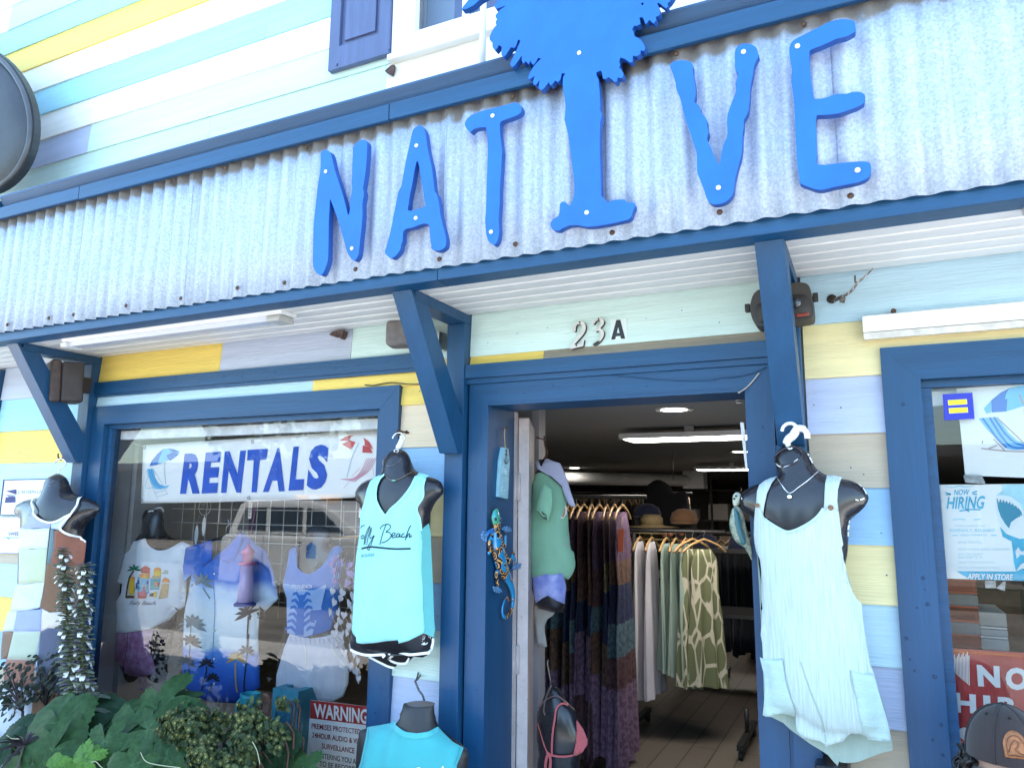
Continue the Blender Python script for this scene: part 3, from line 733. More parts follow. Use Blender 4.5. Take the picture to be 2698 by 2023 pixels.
V = [(62,620),(75,590),(120,565),(200,558),(270,570),(298,600),(302,640),(300,680),(315,760),(328,850),(328,930),(312,995),(345,1012),(375,1050),(388,1110),(420,1140),(450,1190),(452,1260),(468,1320),(450,1385),(475,1440),(520,1550),(570,1650),(588,1640),(600,1560),(625,1450),(660,1370),(665,1290),(662,1200),(668,1130),(695,1050),(720,980),(750,910),(755,860),(752,800),(770,750),(778,695),(755,665),(745,630),(745,560),(745,480),(760,430),(800,395),(860,383),(930,395),(975,430),(985,480),(998,505),(970,560),(945,620),(935,700),(915,790),(905,860),(900,950),(888,1080),(870,1130),(838,1190),(838,1260),(825,1340),(822,1470),(808,1580),(785,1656),(740,1836),(731,1936),(686,2017),(614,2062),(532,2075),(478,2053),(442,1999),(415,1909),(375,1809),(346,1728),(342,1547),(320,1470),(290,1370),(250,1260),(215,1150),(190,1040),(165,950),(130,870),(120,800),(95,710)]
letter('letter_v', 'rough cut blue letter V with a notched left arm', px(V, 1750, 20), px([(836,470),(572,1900)], 1750, 20))
Eo = [(1318,480),(1322,420),(1345,365),(1390,330),(1450,300),(1560,245),(1660,195),(1750,150),(1850,128),(1930,126),(2000,145),(2015,190),(2015,250),(1980,275),(1910,310),(1820,330),(1740,365),(1640,410),(1560,440),(1530,465),(1530,560),(1540,680),(1555,800),(1575,940),(1600,965),(1690,955),(1760,930),(1830,912),(1920,910),(1980,892),(2050,890),(2105,910),(2118,945),(2110,975),(2105,1005),(2030,1050),(1930,1085),(1840,1115),(1720,1130),(1625,1135),(1605,1150),(1598,1230),(1605,1400),(1612,1560),(1617,1656),(1789,1647),(1970,1629),(2114,1623),(2172,1647),(2179,1728),(2150,1791),(2060,1836),(1933,1864),(1789,1891),(1680,1918),(1608,1918),(1536,1894),(1436,1855),(1424,1800),(1413,1728),(1400,1640),(1390,1450),(1380,1250),(1375,1080),(1362,950),(1345,830),(1338,740),(1345,660),(1330,570)]
letter('letter_e', 'rough cut blue letter E, last letter of the sign', px(Eo, 1750, 20), px([(1404,411),(2038,1715)], 1750, 20))

# white pole that stands on the awning behind the palm
pl = thing('white_pole', 'thin white pole rising behind the blue palmetto', 'pole', (-1.33, -0.3, 3.075))
p0 = on_y(1271, 160, -0.3)
tube('shaft', [(p0.x, -0.3, 3.076), (p0.x, -0.3, 4.6)], 0.0125, WHITEP, pl, n=12)
lathe('foot_flange', [(0.03, 3.0755), (0.03, 3.082), (0.014, 3.09)], (p0.x, -0.3, 0), WHITEP, pl)

# brown chip in the boards below the shutter
ch = xz(px([(672,760),(700,735),(735,705),(765,697),(768,730),(760,760),(745,808),(715,795),(680,775)], 850, 0), -0.0145)
tag(slab('wasp_nest', smooth2(ch, 2), -0.026, -0.0136, mat('dry_mud', (0.09, 0.055, 0.05), rough=0.95, var=0.4, vscale=60, bump=0.8)),
    'small dark brown mud nest under the corner of the shutter', 'nest')

# big dark disc at the upper left edge
DSC = mat('dark_grey_shell', (0.028, 0.031, 0.038), rough=0.45, var=0.35, vscale=3, dirt=0.2)
yc = -0.32
el = [(-95 + 168 * math.cos(t), 312 + 192 * math.sin(t) + 26 * math.cos(t)) for t in [2 * math.pi * k / 48 for k in range(48)]]
eo = [(-95 + 184 * math.cos(t), 308 + 206 * math.sin(t) + 22 * math.cos(t)) for t in [2 * math.pi * k / 64 for k in range(64)]]
po, pi_ = xz(eo, yc), xz(el, yc)
dc = thing('round_wall_lamp', 'large dark grey domed disc with a raised rim by the pastel boards', 'lamp', (po[32][0], -0.1, min(q[1] for q in po)))
rim = [Vector((x, yc, z)) for x, z in po]
hfD = HF(pi_, yc + 0.012, 0.22, cell=0.015)
sheet('dome_face', pi_, hfD.front, 0.035, DSC, dc)
RIM = mat('grey_rim', (0.05, 0.053, 0.062), rough=0.35, var=0.3, vscale=5)
tube('rim', [(x, yc, z) for x, z in [((a[0] + b_[0]) / 2, (a[1] + b_[1]) / 2) for a, b_ in zip(po[::1], [pi_[int(i * 48 / 64)] for i in range(64)])]], 0.016, RIM, dc, n=10, closed=True)
slab('shell', po, yc + 0.005, yc + 0.04, DSC, dc)
tube('mount_arm', [(po[32][0] + 0.45, yc + 0.04, 3.75), (po[32][0] + 0.45, -0.004, 3.75)], 0.03, DSC, dc)

# ================================================================== small fixtures under the awning
SPK = mat('brown_speaker_plastic', (0.055, 0.035, 0.032), rough=0.65, var=0.25, vscale=30, bump=0.25, bscale=400)
sp = thing('loudspeaker', 'brown box loudspeaker on the left awning bracket', 'speaker', (-3.72, -0.12, 2.1))
def rbox(name, c, sx, sy, sz, rot, mt_, par, bv=0.012):
    o = mesh(name, [(x * sx / 2, y * sy / 2, z * sz / 2) for x in (-1, 1) for y in (-1, 1) for z in (-1, 1)], BOXF, mt_, None)
    bev(o, bv, 3); o.location = c; o.rotation_euler = rot
    o.parent = par; o.location = Vector(c) - (par.location if par else Vector())
    return o
rbox('grille', (-3.735, -0.232, 2.197), 0.155, 0.05, 0.215, (0.05, 0, -0.42), SPK, sp, 0.018)
rbox('cabinet', (-3.70, -0.165, 2.197), 0.15, 0.10, 0.205, (0.05, 0, -0.42), mat('dark_brown_plastic', (0.035, 0.026, 0.027), rough=0.6, var=0.2, vscale=20), sp, 0.015)
rbox('wall_plate', (-3.715, -0.09, 2.20), 0.06, 0.064, 0.08, (0, 0, 0), MATS['dark_brown_plastic'], sp, 0.004)
lathe('badge', [(0.006, -0.001), (0.005, -0.003)], (-3.802, -0.235, 2.13), STEEL, sp, n=10, axis='y')
# middle: grey flood lamp with a white junction box
GRYP = mat('grey_brown_plastic', (0.16, 0.14, 0.135), rough=0.6, var=0.2, vscale=20)
fl = thing('flood_lamp', 'grey flood lamp behind the middle strut', 'lamp', (-1.70, -0.05, 2.2))
rbox('lamp_head', (on_y(1029, 890, -0.13).x + 0.062, -0.13, 2.278), 0.125, 0.09, 0.105, (0, 0, 0.25), GRYP, fl, 0.02)
rbox('lamp_back', (-1.635, -0.085, 2.28), 0.055, 0.08, 0.09, (0, 0, 0.25), mat('dark_grey_plastic', (0.07, 0.065, 0.065), rough=0.6), fl, 0.012)
rbox('wall_mount', (-1.64, -0.024, 2.28), 0.05, 0.046, 0.06, (0, 0, 0), MATS['dark_grey_plastic'], fl, 0.006)
jb = thing('junction_box', 'small white metal junction box beside the middle post', 'box', (-1.58, -0.03, 2.22))
rbox('box_body', (-1.583, -0.044, 2.255), 0.065, 0.06, 0.065, (0, 0, 0), WHITEP, jb, 0.003)
rbox('side_cover', (-1.546, -0.044, 2.257), 0.012, 0.066, 0.072, (0, 0, 0), STEEL, jb, 0.003)
# right: black speaker on a bracket
BSP = mat('black_speaker_plastic', (0.022, 0.019, 0.018), rough=0.55, var=0.2, vscale=30, bump=0.2, bscale=300)
rs = thing('loudspeaker', 'black rounded loudspeaker with a red badge behind the right strut', 'speaker', (-0.22, -0.1, 2.15))
yS = -0.155
oS = px([(330,650),(360,610),(450,590),(600,575),(760,560),(880,500),(935,540),(950,640),(968,740),(970,830),(950,868),(880,885),(750,905),(600,925),(420,950),(380,945),(350,915),(325,850),(310,760),(312,700)], 1900, 620)
body_o = px([(345,615),(420,560),(560,535),(720,505),(860,497),(925,530),(950,610),(968,740),(972,830),(950,868),(880,885),(750,905),(600,925),(420,953),(375,945),(345,915),(318,850),(305,760),(315,690)], 1900, 620)
pb = smooth2(xz(body_o, yS), 2)
slab('speaker_shell', pb, yS, -0.06, mat('warm_black_plastic', (0.05, 0.042, 0.038), rough=0.6), rs)
fo = px([(375,730),(560,690),(720,640),(820,628),(900,640),(932,690),(950,770),(952,835),(930,858),(860,870),(750,888),(560,915),(430,932),(390,915),(370,850)], 1900, 620)
pf = smooth2(xz(fo, yS), 2)
hfS = HF(pf, yS - 0.001, 0.5, cell=0.005)
sheet('grille', pf, hfS.front, 0.012, BSP, rs)
p = on_y(1900 + 790 / 4, 620 + 715 / 4, yS - 0.03)
lathe('tweeter', [(0.016, -0.001), (0.014, -0.006), (0.007, -0.007)], p, mat('dark_grey_metal', (0.12, 0.12, 0.13), rough=0.25, metal=0.8), rs, n=16, axis='y')
bq = px([(797,832), (922,815), (924,842), (800,860)], 1900, 620)
bg_ = flat('badge', bq, lambda x, z: min(hfS.front(x, z), yS) - 0.004, mat('red_badge', (0.50, 0.06, 0.025), rough=0.5), rs, y0=yS)
text('badge_lettering', 'AUTHENTIC', [(1900 + 806 / 4, 620 + 852 / 4), (1900 + 918 / 4, 620 + 836 / 4), (1900 + 916 / 4, 620 + 821 / 4), (1900 + 803 / 4, 620 + 837 / 4)], lambda x, z: min(hfS.front(x, z), yS) - 0.005, BSP, rs, bold=0.03, y0=yS)
for (u, v) in px([(280, 770), (995, 655)], 1900, 620):
    q = on_y(u, v, -0.11); rbox('side_knob', (q.x, q.y, q.z), 0.016, 0.024, 0.026, (0, 0, 0), BSP, rs, 0.003)
tube('yoke', [(q.x - 0.01, -0.11, q.z), (q.x - 0.01, -0.062, q.z), (-0.215, -0.045, q.z), (-0.215, -0.001, q.z)], 0.005, BSP, rs)

# broken cable hanging out of a hole on the right
cb = thing('cut_cable', 'frayed grey cable sticking out of a hole in the blue board', 'cable', on_y(2194, 791, 0))
CABM = mat('frayed_cable', (0.13, 0.115, 0.10), rough=0.7, var=0.5, vscale=90)
lathe('hole_sleeve', [(0.015, -0.0135), (0.015, -0.002), (0.006, -0.002)], on_y(2192, 790, 0), mat('brown_hole', (0.05, 0.035, 0.025), rough=0.9), cb, axis='y')
P = [on_y(*q, y) for q, y in zip(px([(1165,695),(1240,665),(1320,625),(1380,575),(1430,510),(1510,440),(1600,350)], 1900, 620), (0, -.03, -.05, -.06, -.065, -.07, -.075))]
tube('twisted_core', smooth_path(P, 4), [0.0065] * 7 + [0.0045] * 10 + [0.0028] * 8, CABM, cb)
P2 = [p + Vector((0.003 * math.sin(i * 1.7), -0.004, 0.005 * math.cos(i * 1.7))) for i, p in enumerate(smooth_path(P, 4))]
tube('white_wire', P2, 0.0022, mat('light_wire', (0.5, 0.5, 0.5), rough=0.5), cb, n=6)
tube('loose_strand', [on_y(*q, -.066) for q in px([(1425,520),(1412,480),(1410,425)], 1900, 620)], 0.0032, CABM, cb, n=6)
q = on_y(1900 + 1280 / 4, 620 + 680 / 4, -0.045); rbox('torn_sleeve', q, 0.016, 0.01, 0.018, (0, 0.3, 0), CABM, cb, 0.002)

# brown nest/rag under the soffit
rg = xz(px([(64,438),(85,418),(120,412),(148,410),(146,440),(132,462),(120,440),(95,448)], 850, 700, 0.422), -0.02)
tag(slab('wasp_nest', smooth2(rg, 2), -0.045, -0.0136, MATS['dry_mud']), 'tattered brown nest on the lavender board under the soffit', 'nest')

# tube lamp under the soffit on the left
tl = thing('tube_lamp', 'long white tube lamp along the left part of the awning soffit', 'lamp', (-2.78, -0.36, 2.33))
prism_x('lamp_tray', [(-0.405, 2.361), (-0.395, 2.345), (-0.315, 2.345), (-0.305, 2.361)], -3.44, -2.08, WHITEP, tl)
prism_x('diffuser', [(-0.39, 2.3448), (-0.38, 2.325), (-0.33, 2.325), (-0.32, 2.3448)], -3.41, -2.16, mat('milky_plastic', (0.55, 0.57, 0.66), rough=0.25), tl)
box('end_cap', -2.16, -2.09, -0.40, -0.31, 2.318, 2.3448, mat('clear_grey_plastic', (0.45, 0.44, 0.42), rough=0.3), tl, bevel=0.008)
box('end_cap', -3.45, -3.41, -0.40, -0.31, 2.322, 2.3448, WHITEP, tl, bevel=0.006)
t2 = thing('tube_lamp', 'rounded lamp end hanging from the soffit at the right edge', 'lamp', (0.3, -0.36, 2.33))
q = on_z(2690, 565, 2.34)
lathe('end_cap', [(0.02, 2.3605), (0.02, 2.34), (0.015, 2.333), (0.006, 2.33)], (q.x + 0.022, q.y, 0), MATS['clear_grey_plastic'], t2)
prism_x('lamp_tray', [(q.y - 0.04, 2.361), (q.y - 0.03, 2.335), (q.y + 0.03, 2.335), (q.y + 0.04, 2.361)], q.x + 0.042, q.x + 1.2, WHITEP, t2)
# white rain strip over the right window
rsx = thing('rain_strip', 'white metal shutter housing over the right shop window', 'housing', (0.6, -0.04, 2.13))
prism_x('cover', [(-0.0136, 2.212), (-0.055, 2.199), (-0.062, 2.146), (-0.056, 2.146), (-0.05, 2.19), (-0.0136, 2.2)], 0.010, 1.75, VINYL, rsx)
prism_x('lower_slat', [(-0.0136, 2.1455), (-0.056, 2.1445), (-0.053, 2.124), (-0.0136, 2.13)], 0.0105, 1.75, mat('dusty_trim', (0.62, 0.58, 0.53), rough=0.6, var=0.15, vscale=30), rsx)
for x in (0.10,): lathe('bracket_clip', [(0.008, -0.02), (0.008, -0.03), (0.004, -0.032)], (x, -0.006, 2.212), RUST, rsx, n=10, axis='y')

# house number
NUM = mat('worn_white_number', (0.62, 0.60, 0.57), rough=0.5, var=0.1, vscale=40)
NUMK = mat('number_black_and_shadow', (0.03, 0.025, 0.022), rough=0.6)  # black of nails and tip, and of the painted shadow edge
def numeral(name, label, outer, holes=(), caps=(), s=250 / 2212):
    P = smooth2(xz(px(outer, 1450, 820, s), -0.026), 2)
    L = thing(name, label, 'house number', (P[0][0], -0.02, min(p[1] for p in P)), 'house number digits over the door')
    slab('number_face', P, -0.026, -0.0245, NUM, L)
    cx = sum(p[0] for p in P) / len(P); cz = sum(p[1] for p in P) / len(P)
    slab('number_shadow', [(x + 0.0012, z - 0.0011) for x, z in P], -0.0244, -0.0136, NUMK, L)  # dark offset copy painted in as the numeral's shadow
    for u, v in px(caps, 1450, 820, s):
        lathe('nail', [(0.0035, -0.0262), (0.003, -0.028)], (on_y(u, v, -0.026).x, 0, on_y(u, v, -0.026).z), NUMK, L, n=8, axis='y')
    return L
numeral('number_two', 'worn white numeral 2 nailed over the door', [(525,450),(525,380),(560,300),(620,250),(700,228),(770,250),(812,310),(822,400),(800,480),(740,570),(650,670),(580,750),(545,785),(590,775),(715,742),(735,690),(765,665),(785,680),(765,800),(740,820),(600,850),(500,875),(450,870),(445,845),(520,750),(620,610),(690,500),(735,420),(735,350),(700,305),(640,305),(595,350),(585,460),(560,470),(535,465)], caps=[(685,258),(608,797)])
numeral('number_three', 'worn white numeral 3 with a blackened lower tip', [(980,280),(1010,220),(1080,165),(1150,150),(1210,170),(1248,220),(1245,280),(1210,340),(1165,395),(1220,430),(1250,490),(1240,570),(1200,650),(1130,730),(1060,780),(1000,790),(985,770),(1060,730),(1120,690),(1160,610),(1170,530),(1150,470),(1110,450),(1060,478),(1040,460),(1060,430),(1120,370),(1170,280),(1165,230),(1120,205),(1060,235),(1020,295),(995,300)], caps=[(1125,182)])
p3 = xz(px([(1000,790),(985,770),(1040,735),(1100,695),(1160,690),(1130,730),(1060,780)], 1450, 820, 250 / 2212), -0.0268)
slab('blackened_tip', p3, -0.0272, -0.0262, NUMK, bpy.data.objects['number_three'])
LA = thing('letter_sticker', 'black letter A sticker right of the house number', 'house number', on_y(1628, 890, -0.0137), 'house number digits over the door')
s_ = 250 / 2212
slab('letter', xz(px([(1420,662),(1540,205),(1632,200),(1747,640),(1648,642),(1632,578),(1530,586),(1512,655)], 1450, 820, s_), -0.0137), -0.0150, -0.0137, mat('black_vinyl', (0.025, 0.03, 0.04), rough=0.5, var=0.4, vscale=60), LA,
     holes=(xz(px([(1583,365),(1550,510),(1616,508)], 1450, 820, s_), -0.0137),))
slab('letter_backing', xz(px([(1395,690),(1400,190),(1780,165),(1785,665)], 1450, 820, s_), -0.01365), -0.01355, -0.0045, mat('clear_film', (0.70, 0.78, 0.76), rough=0.4), LA)

# loose wire along the header boards
w1 = [on_y(*q, y) for q, y in zip(px([(245,1255),(330,1262),(420,1245),(520,1232),(620,1240),(740,1250),(1030,1245),(1100,1248)], 900, 700), (-.016, -.018, -.018, -.02, -.018, -.017, -.017, -.017))]
tag(tube('loose_wire', smooth_path(w1, 4), 0.0022, mat('dark_wire', (0.03, 0.025, 0.03), rough=0.6), n=6), 'thin dark wire sagging over the left window corner', 'wire')
w2 = [on_y(*q, -.034) for q in px([(0,1500),(120,1495),(270,1470),(390,1430),(470,1390)], 1900, 620)]
w3 = [on_y(*q, y) for q, y in zip(px([(180,1660),(260,1610),(330,1540),(400,1450)], 1900, 620), (-.05, -.036, -.034, -.034))]
w0 = [on_y(*q, -.034) for q in px([(1600,812),(1790,833),(1980,845),(2100,850)], 900, 700)]
cw = thing('painted_wire', 'wire stapled along the door head with a loose white end', 'wire', w2[0])
tube('wire', smooth_path([on_y(*q, -.034) for q in [(1586,986), (1640,991), (1700,996), (1760,1001), (1820,1003), (1870,1002)]] + w2, 4), 0.0016, BLUE, cw, n=6)
tube('loose_end', smooth_path(w3, 4), 0.0026, mat('pale_wire', (0.5, 0.45, 0.42), rough=0.6), cw, n=6)
# door alarm bracket under the head on the right
tag(tube('wire_hook', [on_y(*q, 0.15) for q in [(1953,1052), (1939,1054), (1940,1062), (1966,1060)]], 0.0022, STEEL, n=6), 'small bent metal hook under the door head', 'hook')

# nail dimples in the painted trim
rn = random.Random(9); DIM = mat('blue_dimple', (0.004, 0.035, 0.10), rough=0.4); dm = None
def dimple(x, z, y, par, r):
    global dm
    if dm is None:
        o = lathe('nail_dimple', [(0.0036, 0.0), (0.0028, -0.0010), (0.0012, -0.0003)], (0, 0, 0), DIM, None, n=8, axis='y'); dm = o; o.location = (0, 0, 0)
        o.parent = par; o.location = Vector((x, y, z)) - par.location; return
    c = dm.copy(); COL.objects.link(c); c.parent = par; c.location = Vector((x, y, z)) - par.location; c.scale = (r, 1, r)
for k in range(12): dimple(0.107 + rn.uniform(-.046, .046), 0.9 + rn.uniform(0, 1.1), -0.0312, shop, rn.uniform(.7, 1.8))
for k in range(9): dimple(-0.315 + rn.uniform(-.03, .03), 1.0 + k * 0.11 + rn.uniform(-.03, .03), -0.0302, shop, rn.uniform(.7, 1.5))
for k in range(12): dimple(-3.6 + k * 0.165 + rn.uniform(-.04, .04), 2.19 + rn.uniform(-.02, .02), -0.0352, shop, rn.uniform(.7, 1.5))
for k in range(7): dimple(-1.39 + rn.uniform(-.03, .03), 0.75 + k * 0.17 + rn.uniform(-.04, .04), -0.0302, shop, rn.uniform(.7, 1.2))
for k in range(7): dimple(-1.80 + rn.uniform(-.03, .03), 0.75 + k * 0.17 + rn.uniform(-.04, .04), -0.0322, shop, rn.uniform(.7, 1.2))
for k in range(8): dimple(-1.3 + k * 0.12, 2.035 + rn.uniform(-.02, .02), -0.0312, shop, rn.uniform(.6, 1.0))

for (xa_, xb_, zz) in ((-0.16, 0.04, Rz), (-1.74, -1.53, Mz), (-4.5, -3.8, Lz)):
    for z0 in zz[4:-1]:
        for k in range(2): dimple(rn.uniform(xa_, xb_), z0 + rn.uniform(.03, .14), -0.0118, shop, rn.uniform(.4, .75))
for k in range(8): dimple(-1.35 + k * 0.13, 2.22 + rn.uniform(0, .1), -0.0118, shop, rn.uniform(.4, .7))
# ================================================================== mannequins on the facade
def fabric(name, col, bump=0.35, bscale=90, stretch=(1, 1, 1), var=0.05, rough=0.85, vscale=9, col2=None):
    return mat(name, col, rough=rough, var=var, vscale=vscale, bump=bump, bscale=bscale, stretch=stretch, sheen=0.2, spec=0.2, col2=col2)
def fold(yf, amp, fx, fz, seed, slant=0.0, ztop=None, zlen=0.3):
    """surface with soft hanging folds that grow below ztop"""
    def g(x, z):
        a = amp
        if ztop is not None: a *= min(1.0, max(0.12, (ztop - z) / zlen))
        xx = x + slant * z
        n = mnoise.noise(Vector((xx * fx, z * fz, seed))) + 0.5 * mnoise.noise(Vector((xx * fx * 2.3, z * fz * 1.7, seed + 9)))
        return yf(x, z) - a * n
    return g
def over(f, hf):
    return lambda x, z: min(f(x, z), hf.front(x, z) - 0.004)
def hook_path(pts, ox, oy, y, s=0.25): return smooth_path([on_y(*q, y) for q in px(pts, ox, oy, s)], 5)
WHOOK = mat('white_hook_plastic', (0.80, 0.80, 0.78), rough=0.2)
CHROME = mat('bright_wire', (0.7, 0.7, 0.7), rough=0.2, metal=1.0)

# ---------------------------------------------------------------- right: romper
YM = -0.135
mr = thing('mannequin', 'black torso form in a pale mint gauze romper hung on the right strut', 'mannequin', on_y(2140, 1990, YM), 'torso forms hung on the shop front')
body = px([(645,590),(650,640),(672,700),(682,760),(600,812),(500,850),(400,890),(330,930),(290,980),(272,1040),(278,1100),(310,1145),(380,1192),(432,1220),(440,1330),(450,1500),(480,1700),(520,2000),(560,2300),(1240,2300),(1300,2000),(1390,1700),(1415,1560),(1422,1420),(1425,1300),(1450,1230),(1530,1160),(1600,1090),(1635,1010),(1612,950),(1572,890),(1500,845),(1400,812),(1300,800),(1200,770),(1115,722),(1065,672),(1030,600),(985,520),(920,468),(850,445),(790,445),(720,475),(670,530)], 1880, 1060)
B = smooth2(xz(body, YM), 2)
hb = HF(B, YM, 0.62)
puff('body', B, hb, 0.014, BLACKP, mr)
# flat cut of the neck with a ridge round it
cut = [(1880 + (790 + 142 * math.cos(t)) / 4, 1060 + (568 + 92 * math.sin(t) - 28 * math.cos(t)) / 4) for t in [2 * math.pi * k / 40 for k in range(40)]]
def cutf(x, z): return YM - 0.075 + (z - 1.75) * 0.25
tube('neck_ridge', [surf(u, v, lambda x, z: hb.front(x, z) - 0.001, YM) for u, v in cut], 0.0035, BLACKP, mr, n=6, closed=True)
hull = px([(452,1060),(440,1110),(427,1250),(424,1390),(432,1480),(452,1580),(485,1690),(515,1790),(548,1860),(560,1960),(560,2160),(570,2330),(562,2440),(580,2560),(560,2680),(576,2800),(582,2900),(586,3060),(576,3160),(600,3180),(680,3200),(800,3240),(920,3300),(1050,3380),(1140,3430),(1240,3480),(1380,3480),(1500,3480),(1640,3470),(1732,3445),(1735,3380),(1720,3260),(1680,3100),(1640,2950),(1590,2760),(1560,2620),(1530,2480),(1490,2330),(1450,2170),(1420,2060),(1395,1900),(1372,1750),(1365,1600),(1350,1530),(1367,1495),(1345,1380),(1335,1280),(1330,1180),(1250,1130),(900,1080),(600,1060)], 1880, 1060)
HUL = smooth2(xz(hull, YM), 2)
hg = HF(HUL, YM, 0.46)
gy0 = lambda x, z: min(hg.front(x, z), hb.front(x, z) - 0.004) - 0.002
GZ = bpy.data.materials.new('mint_gauze'); GZ.use_nodes = True
t = GZ.node_tree; b = t.nodes['Principled BSDF']; b.inputs['Base Color'].default_value = (0.50, 0.68, 0.66, 1); b.inputs['Roughness'].default_value = 0.9
b.inputs['Sheen Weight'].default_value = 0.3
tc = t.nodes.new('ShaderNodeTexCoord'); mp = t.nodes.new('ShaderNodeMapping'); mp.inputs['Scale'].default_value = (190, 1, 9); mp.inputs['Rotation'].default_value = (0, 0.06, 0)
t.links.new(tc.outputs['Object'], mp.inputs[0])
n = t.nodes.new('ShaderNodeTexNoise'); n.inputs['Scale'].default_value = 1.0; n.inputs['Detail'].default_value = 4; t.links.new(mp.outputs[0], n.inputs[0])
bp = t.nodes.new('ShaderNodeBump'); bp.inputs['Strength'].default_value = 0.8; bp.inputs['Distance'].default_value = 0.005; t.links.new(n.outputs['Fac'], bp.inputs['Height']); t.links.new(bp.outputs[0], b.inputs['Normal'])
rp = t.nodes.new('ShaderNodeValToRGB'); rp.color_ramp.elements[0].color = (0.38, 0.475, 0.475, 1); rp.color_ramp.elements[1].color = (0.51, 0.61, 0.605, 1); rp.color_ramp.elements[0].position = .25; rp.color_ramp.elements[1].position = .6; t.links.new(n.outputs['Fac'], rp.inputs[0]); t.links.new(rp.outputs[0], b.inputs['Base Color'])
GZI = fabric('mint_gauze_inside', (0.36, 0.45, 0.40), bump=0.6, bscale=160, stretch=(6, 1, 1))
gy = over(fold(gy0, 0.013, 11, 1.8, 3.0, slant=0.22, ztop=1.5, zlen=0.5), hb)
gyb = lambda x, z: YM + 0.03 + 0.01 * mnoise.noise(Vector((x * 12, z * 3, 4)))
frontA = px([(540,1220),(600,1265),(680,1315),(770,1356),(850,1343),(940,1303),(1030,1250),(1100,1190),(1160,1110),(1200,1085),(1290,1100),(1320,1150),(1335,1280),(1345,1380),(1367,1495),(1350,1530),(1365,1600),(1372,1700)], 1880, 1060) \
    + px([(2092,290),(2120,410),(2150,540),(2190,650)], 1700, 1400) + px([(905,590),(937,640),(962,662),(966,700),(972,760),(985,850),(1000,950),(1015,1030),(1040,1090),(1060,1180),(1090,1290),(1110,1370),(1130,1430)], 1850, 1300, .4358) \
    + px([(1845,1390),(1740,1390),(1650,1370),(1600,1365),(1580,1330),(1530,1310),(1430,1300),(1390,1320),(1340,1380),(1270,1400),(1180,1425),(1165,1440),(1150,1410),(1100,1380),(1000,1360),(920,1340),(860,1280),(850,1200),(848,1130),(800,1112),(720,1097),(640,1107),(590,1130),(540,1125),(508,1110),(520,1020),(530,870),(525,700),(520,600),(510,500),(505,380),(487,280),(495,180),(500,60)], 1880, 1600, 1 / 3.922) \
    + px([(1225,560),(1222,400),(1210,300),(1170,200)], 1700, 1400) + px([(480,1690),(452,1580),(432,1480),(424,1390),(427,1250),(440,1110),(463,1070),(500,1120),(520,1180)], 1880, 1060)
FA = surf2(frontA, gy, YM)
sheet('romper_front', FA, gy, 0.011, GZ, mr, thick=0.0015)
backA = px([(440,1250),(1340,1250),(1380,1700)], 1880, 1060) + px([(2190,650)], 1700, 1400) + px([(1640,690),(1760,1000),(1848,1400),(1852,1475),(1740,1500),(1600,1550),(1500,1590),(1400,1605),(1320,1600),(1296,1590),(1285,1640),(1270,1625),(1230,1580),(1180,1520),(1120,1480),(1000,1410),(900,1340),(790,1260),(720,1190),(600,1130),(540,1110),(520,900),(510,500)], 1880, 1600, 1 / 3.922)
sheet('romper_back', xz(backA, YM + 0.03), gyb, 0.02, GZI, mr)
stL = px([(600,795),(540,820),(480,868),(456,940),(450,1060),(456,1090),(500,1130),(522,1180),(536,1080),(562,960),(612,850),(668,776)], 1880, 1060)
stR = px([(1195,770),(1270,768),(1355,785),(1335,830),(1310,920),(1304,1040),(1318,1150),(1290,1130),(1180,1100),(1160,1110),(1165,1060),(1170,950),(1175,850)], 1880, 1060)
sy = lambda x, z: min(gy0(x, z), hb.front(x, z) - 0.007)
sheet('strap', surf2(stL, sy, YM), sy, 0.012, GZ, mr, thick=0.002)
sheet('strap', surf2(stR, sy, YM), sy, 0.012, GZ, mr, thick=0.002)
pk = lambda x, z: gy(x, z) - 0.006
PK = fabric('mint_gauze_pocket', (0.44, 0.575, 0.555), bump=0.7, bscale=60, stretch=(1, 1, 5))
sheet('pocket', surf2(px([(478,513),(520,533),(600,541),(712,530),(725,640),(750,780),(790,930),(835,1040),(842,1120),(720,1092),(640,1102),(590,1126),(508,1108),(518,1020),(528,870),(523,700),(490,570)], 1880, 1600, 1 / 3.922), pk, YM), fold(pk, 0.004, 20, 24, 8), 0.011, PK, mr, thick=0.002)
sheet('pocket', surf2(px([(1415,645),(1480,670),(1560,685),(1650,690),(1680,760),(1700,850),(1740,980),(1780,1110),(1820,1270),(1842,1388),(1740,1388),(1650,1368),(1602,1362),(1580,1328),(1545,1310),(1520,1180),(1480,960),(1440,780)], 1880, 1600, 1 / 3.922), pk, YM), fold(pk, 0.004, 20, 20, 5), 0.011, PK, mr, thick=0.002)
ribbon('neckline_hem', [px([(540,1226),(600,1271),(680,1321),(770,1362),(850,1349),(940,1309),(1030,1256),(1100,1196),(1160,1116)], 1880, 1060)], 0.008, gy, YM, PK, mr, off=0.003)
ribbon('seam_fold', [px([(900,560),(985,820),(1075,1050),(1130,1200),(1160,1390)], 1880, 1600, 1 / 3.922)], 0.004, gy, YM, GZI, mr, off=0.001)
WOOD = mat('wood_button', (0.22, 0.10, 0.05), rough=0.5, var=0.3, vscale=120)
for (u, v), r in zip(px([(1237, 1108), (463, 1083)], 1880, 1060), (0.0078, 0.0065)):
    q = surf(u, v, sy, YM); lathe('button', [(r, q.y - 0.003), (r, q.y - 0.006), (r * 0.7, q.y - 0.007), (r * 0.4, q.y - 0.0055)], (q.x, 0, q.z), WOOD, mr, n=14, axis='y')
nf = lambda x, z: hb.front(x, z) - 0.004
neck = [surf(u, v, nf, YM) for u, v in px([(668,790),(720,870),(800,955),(900,890),(1000,815),(1110,720)], 1880, 1060)]
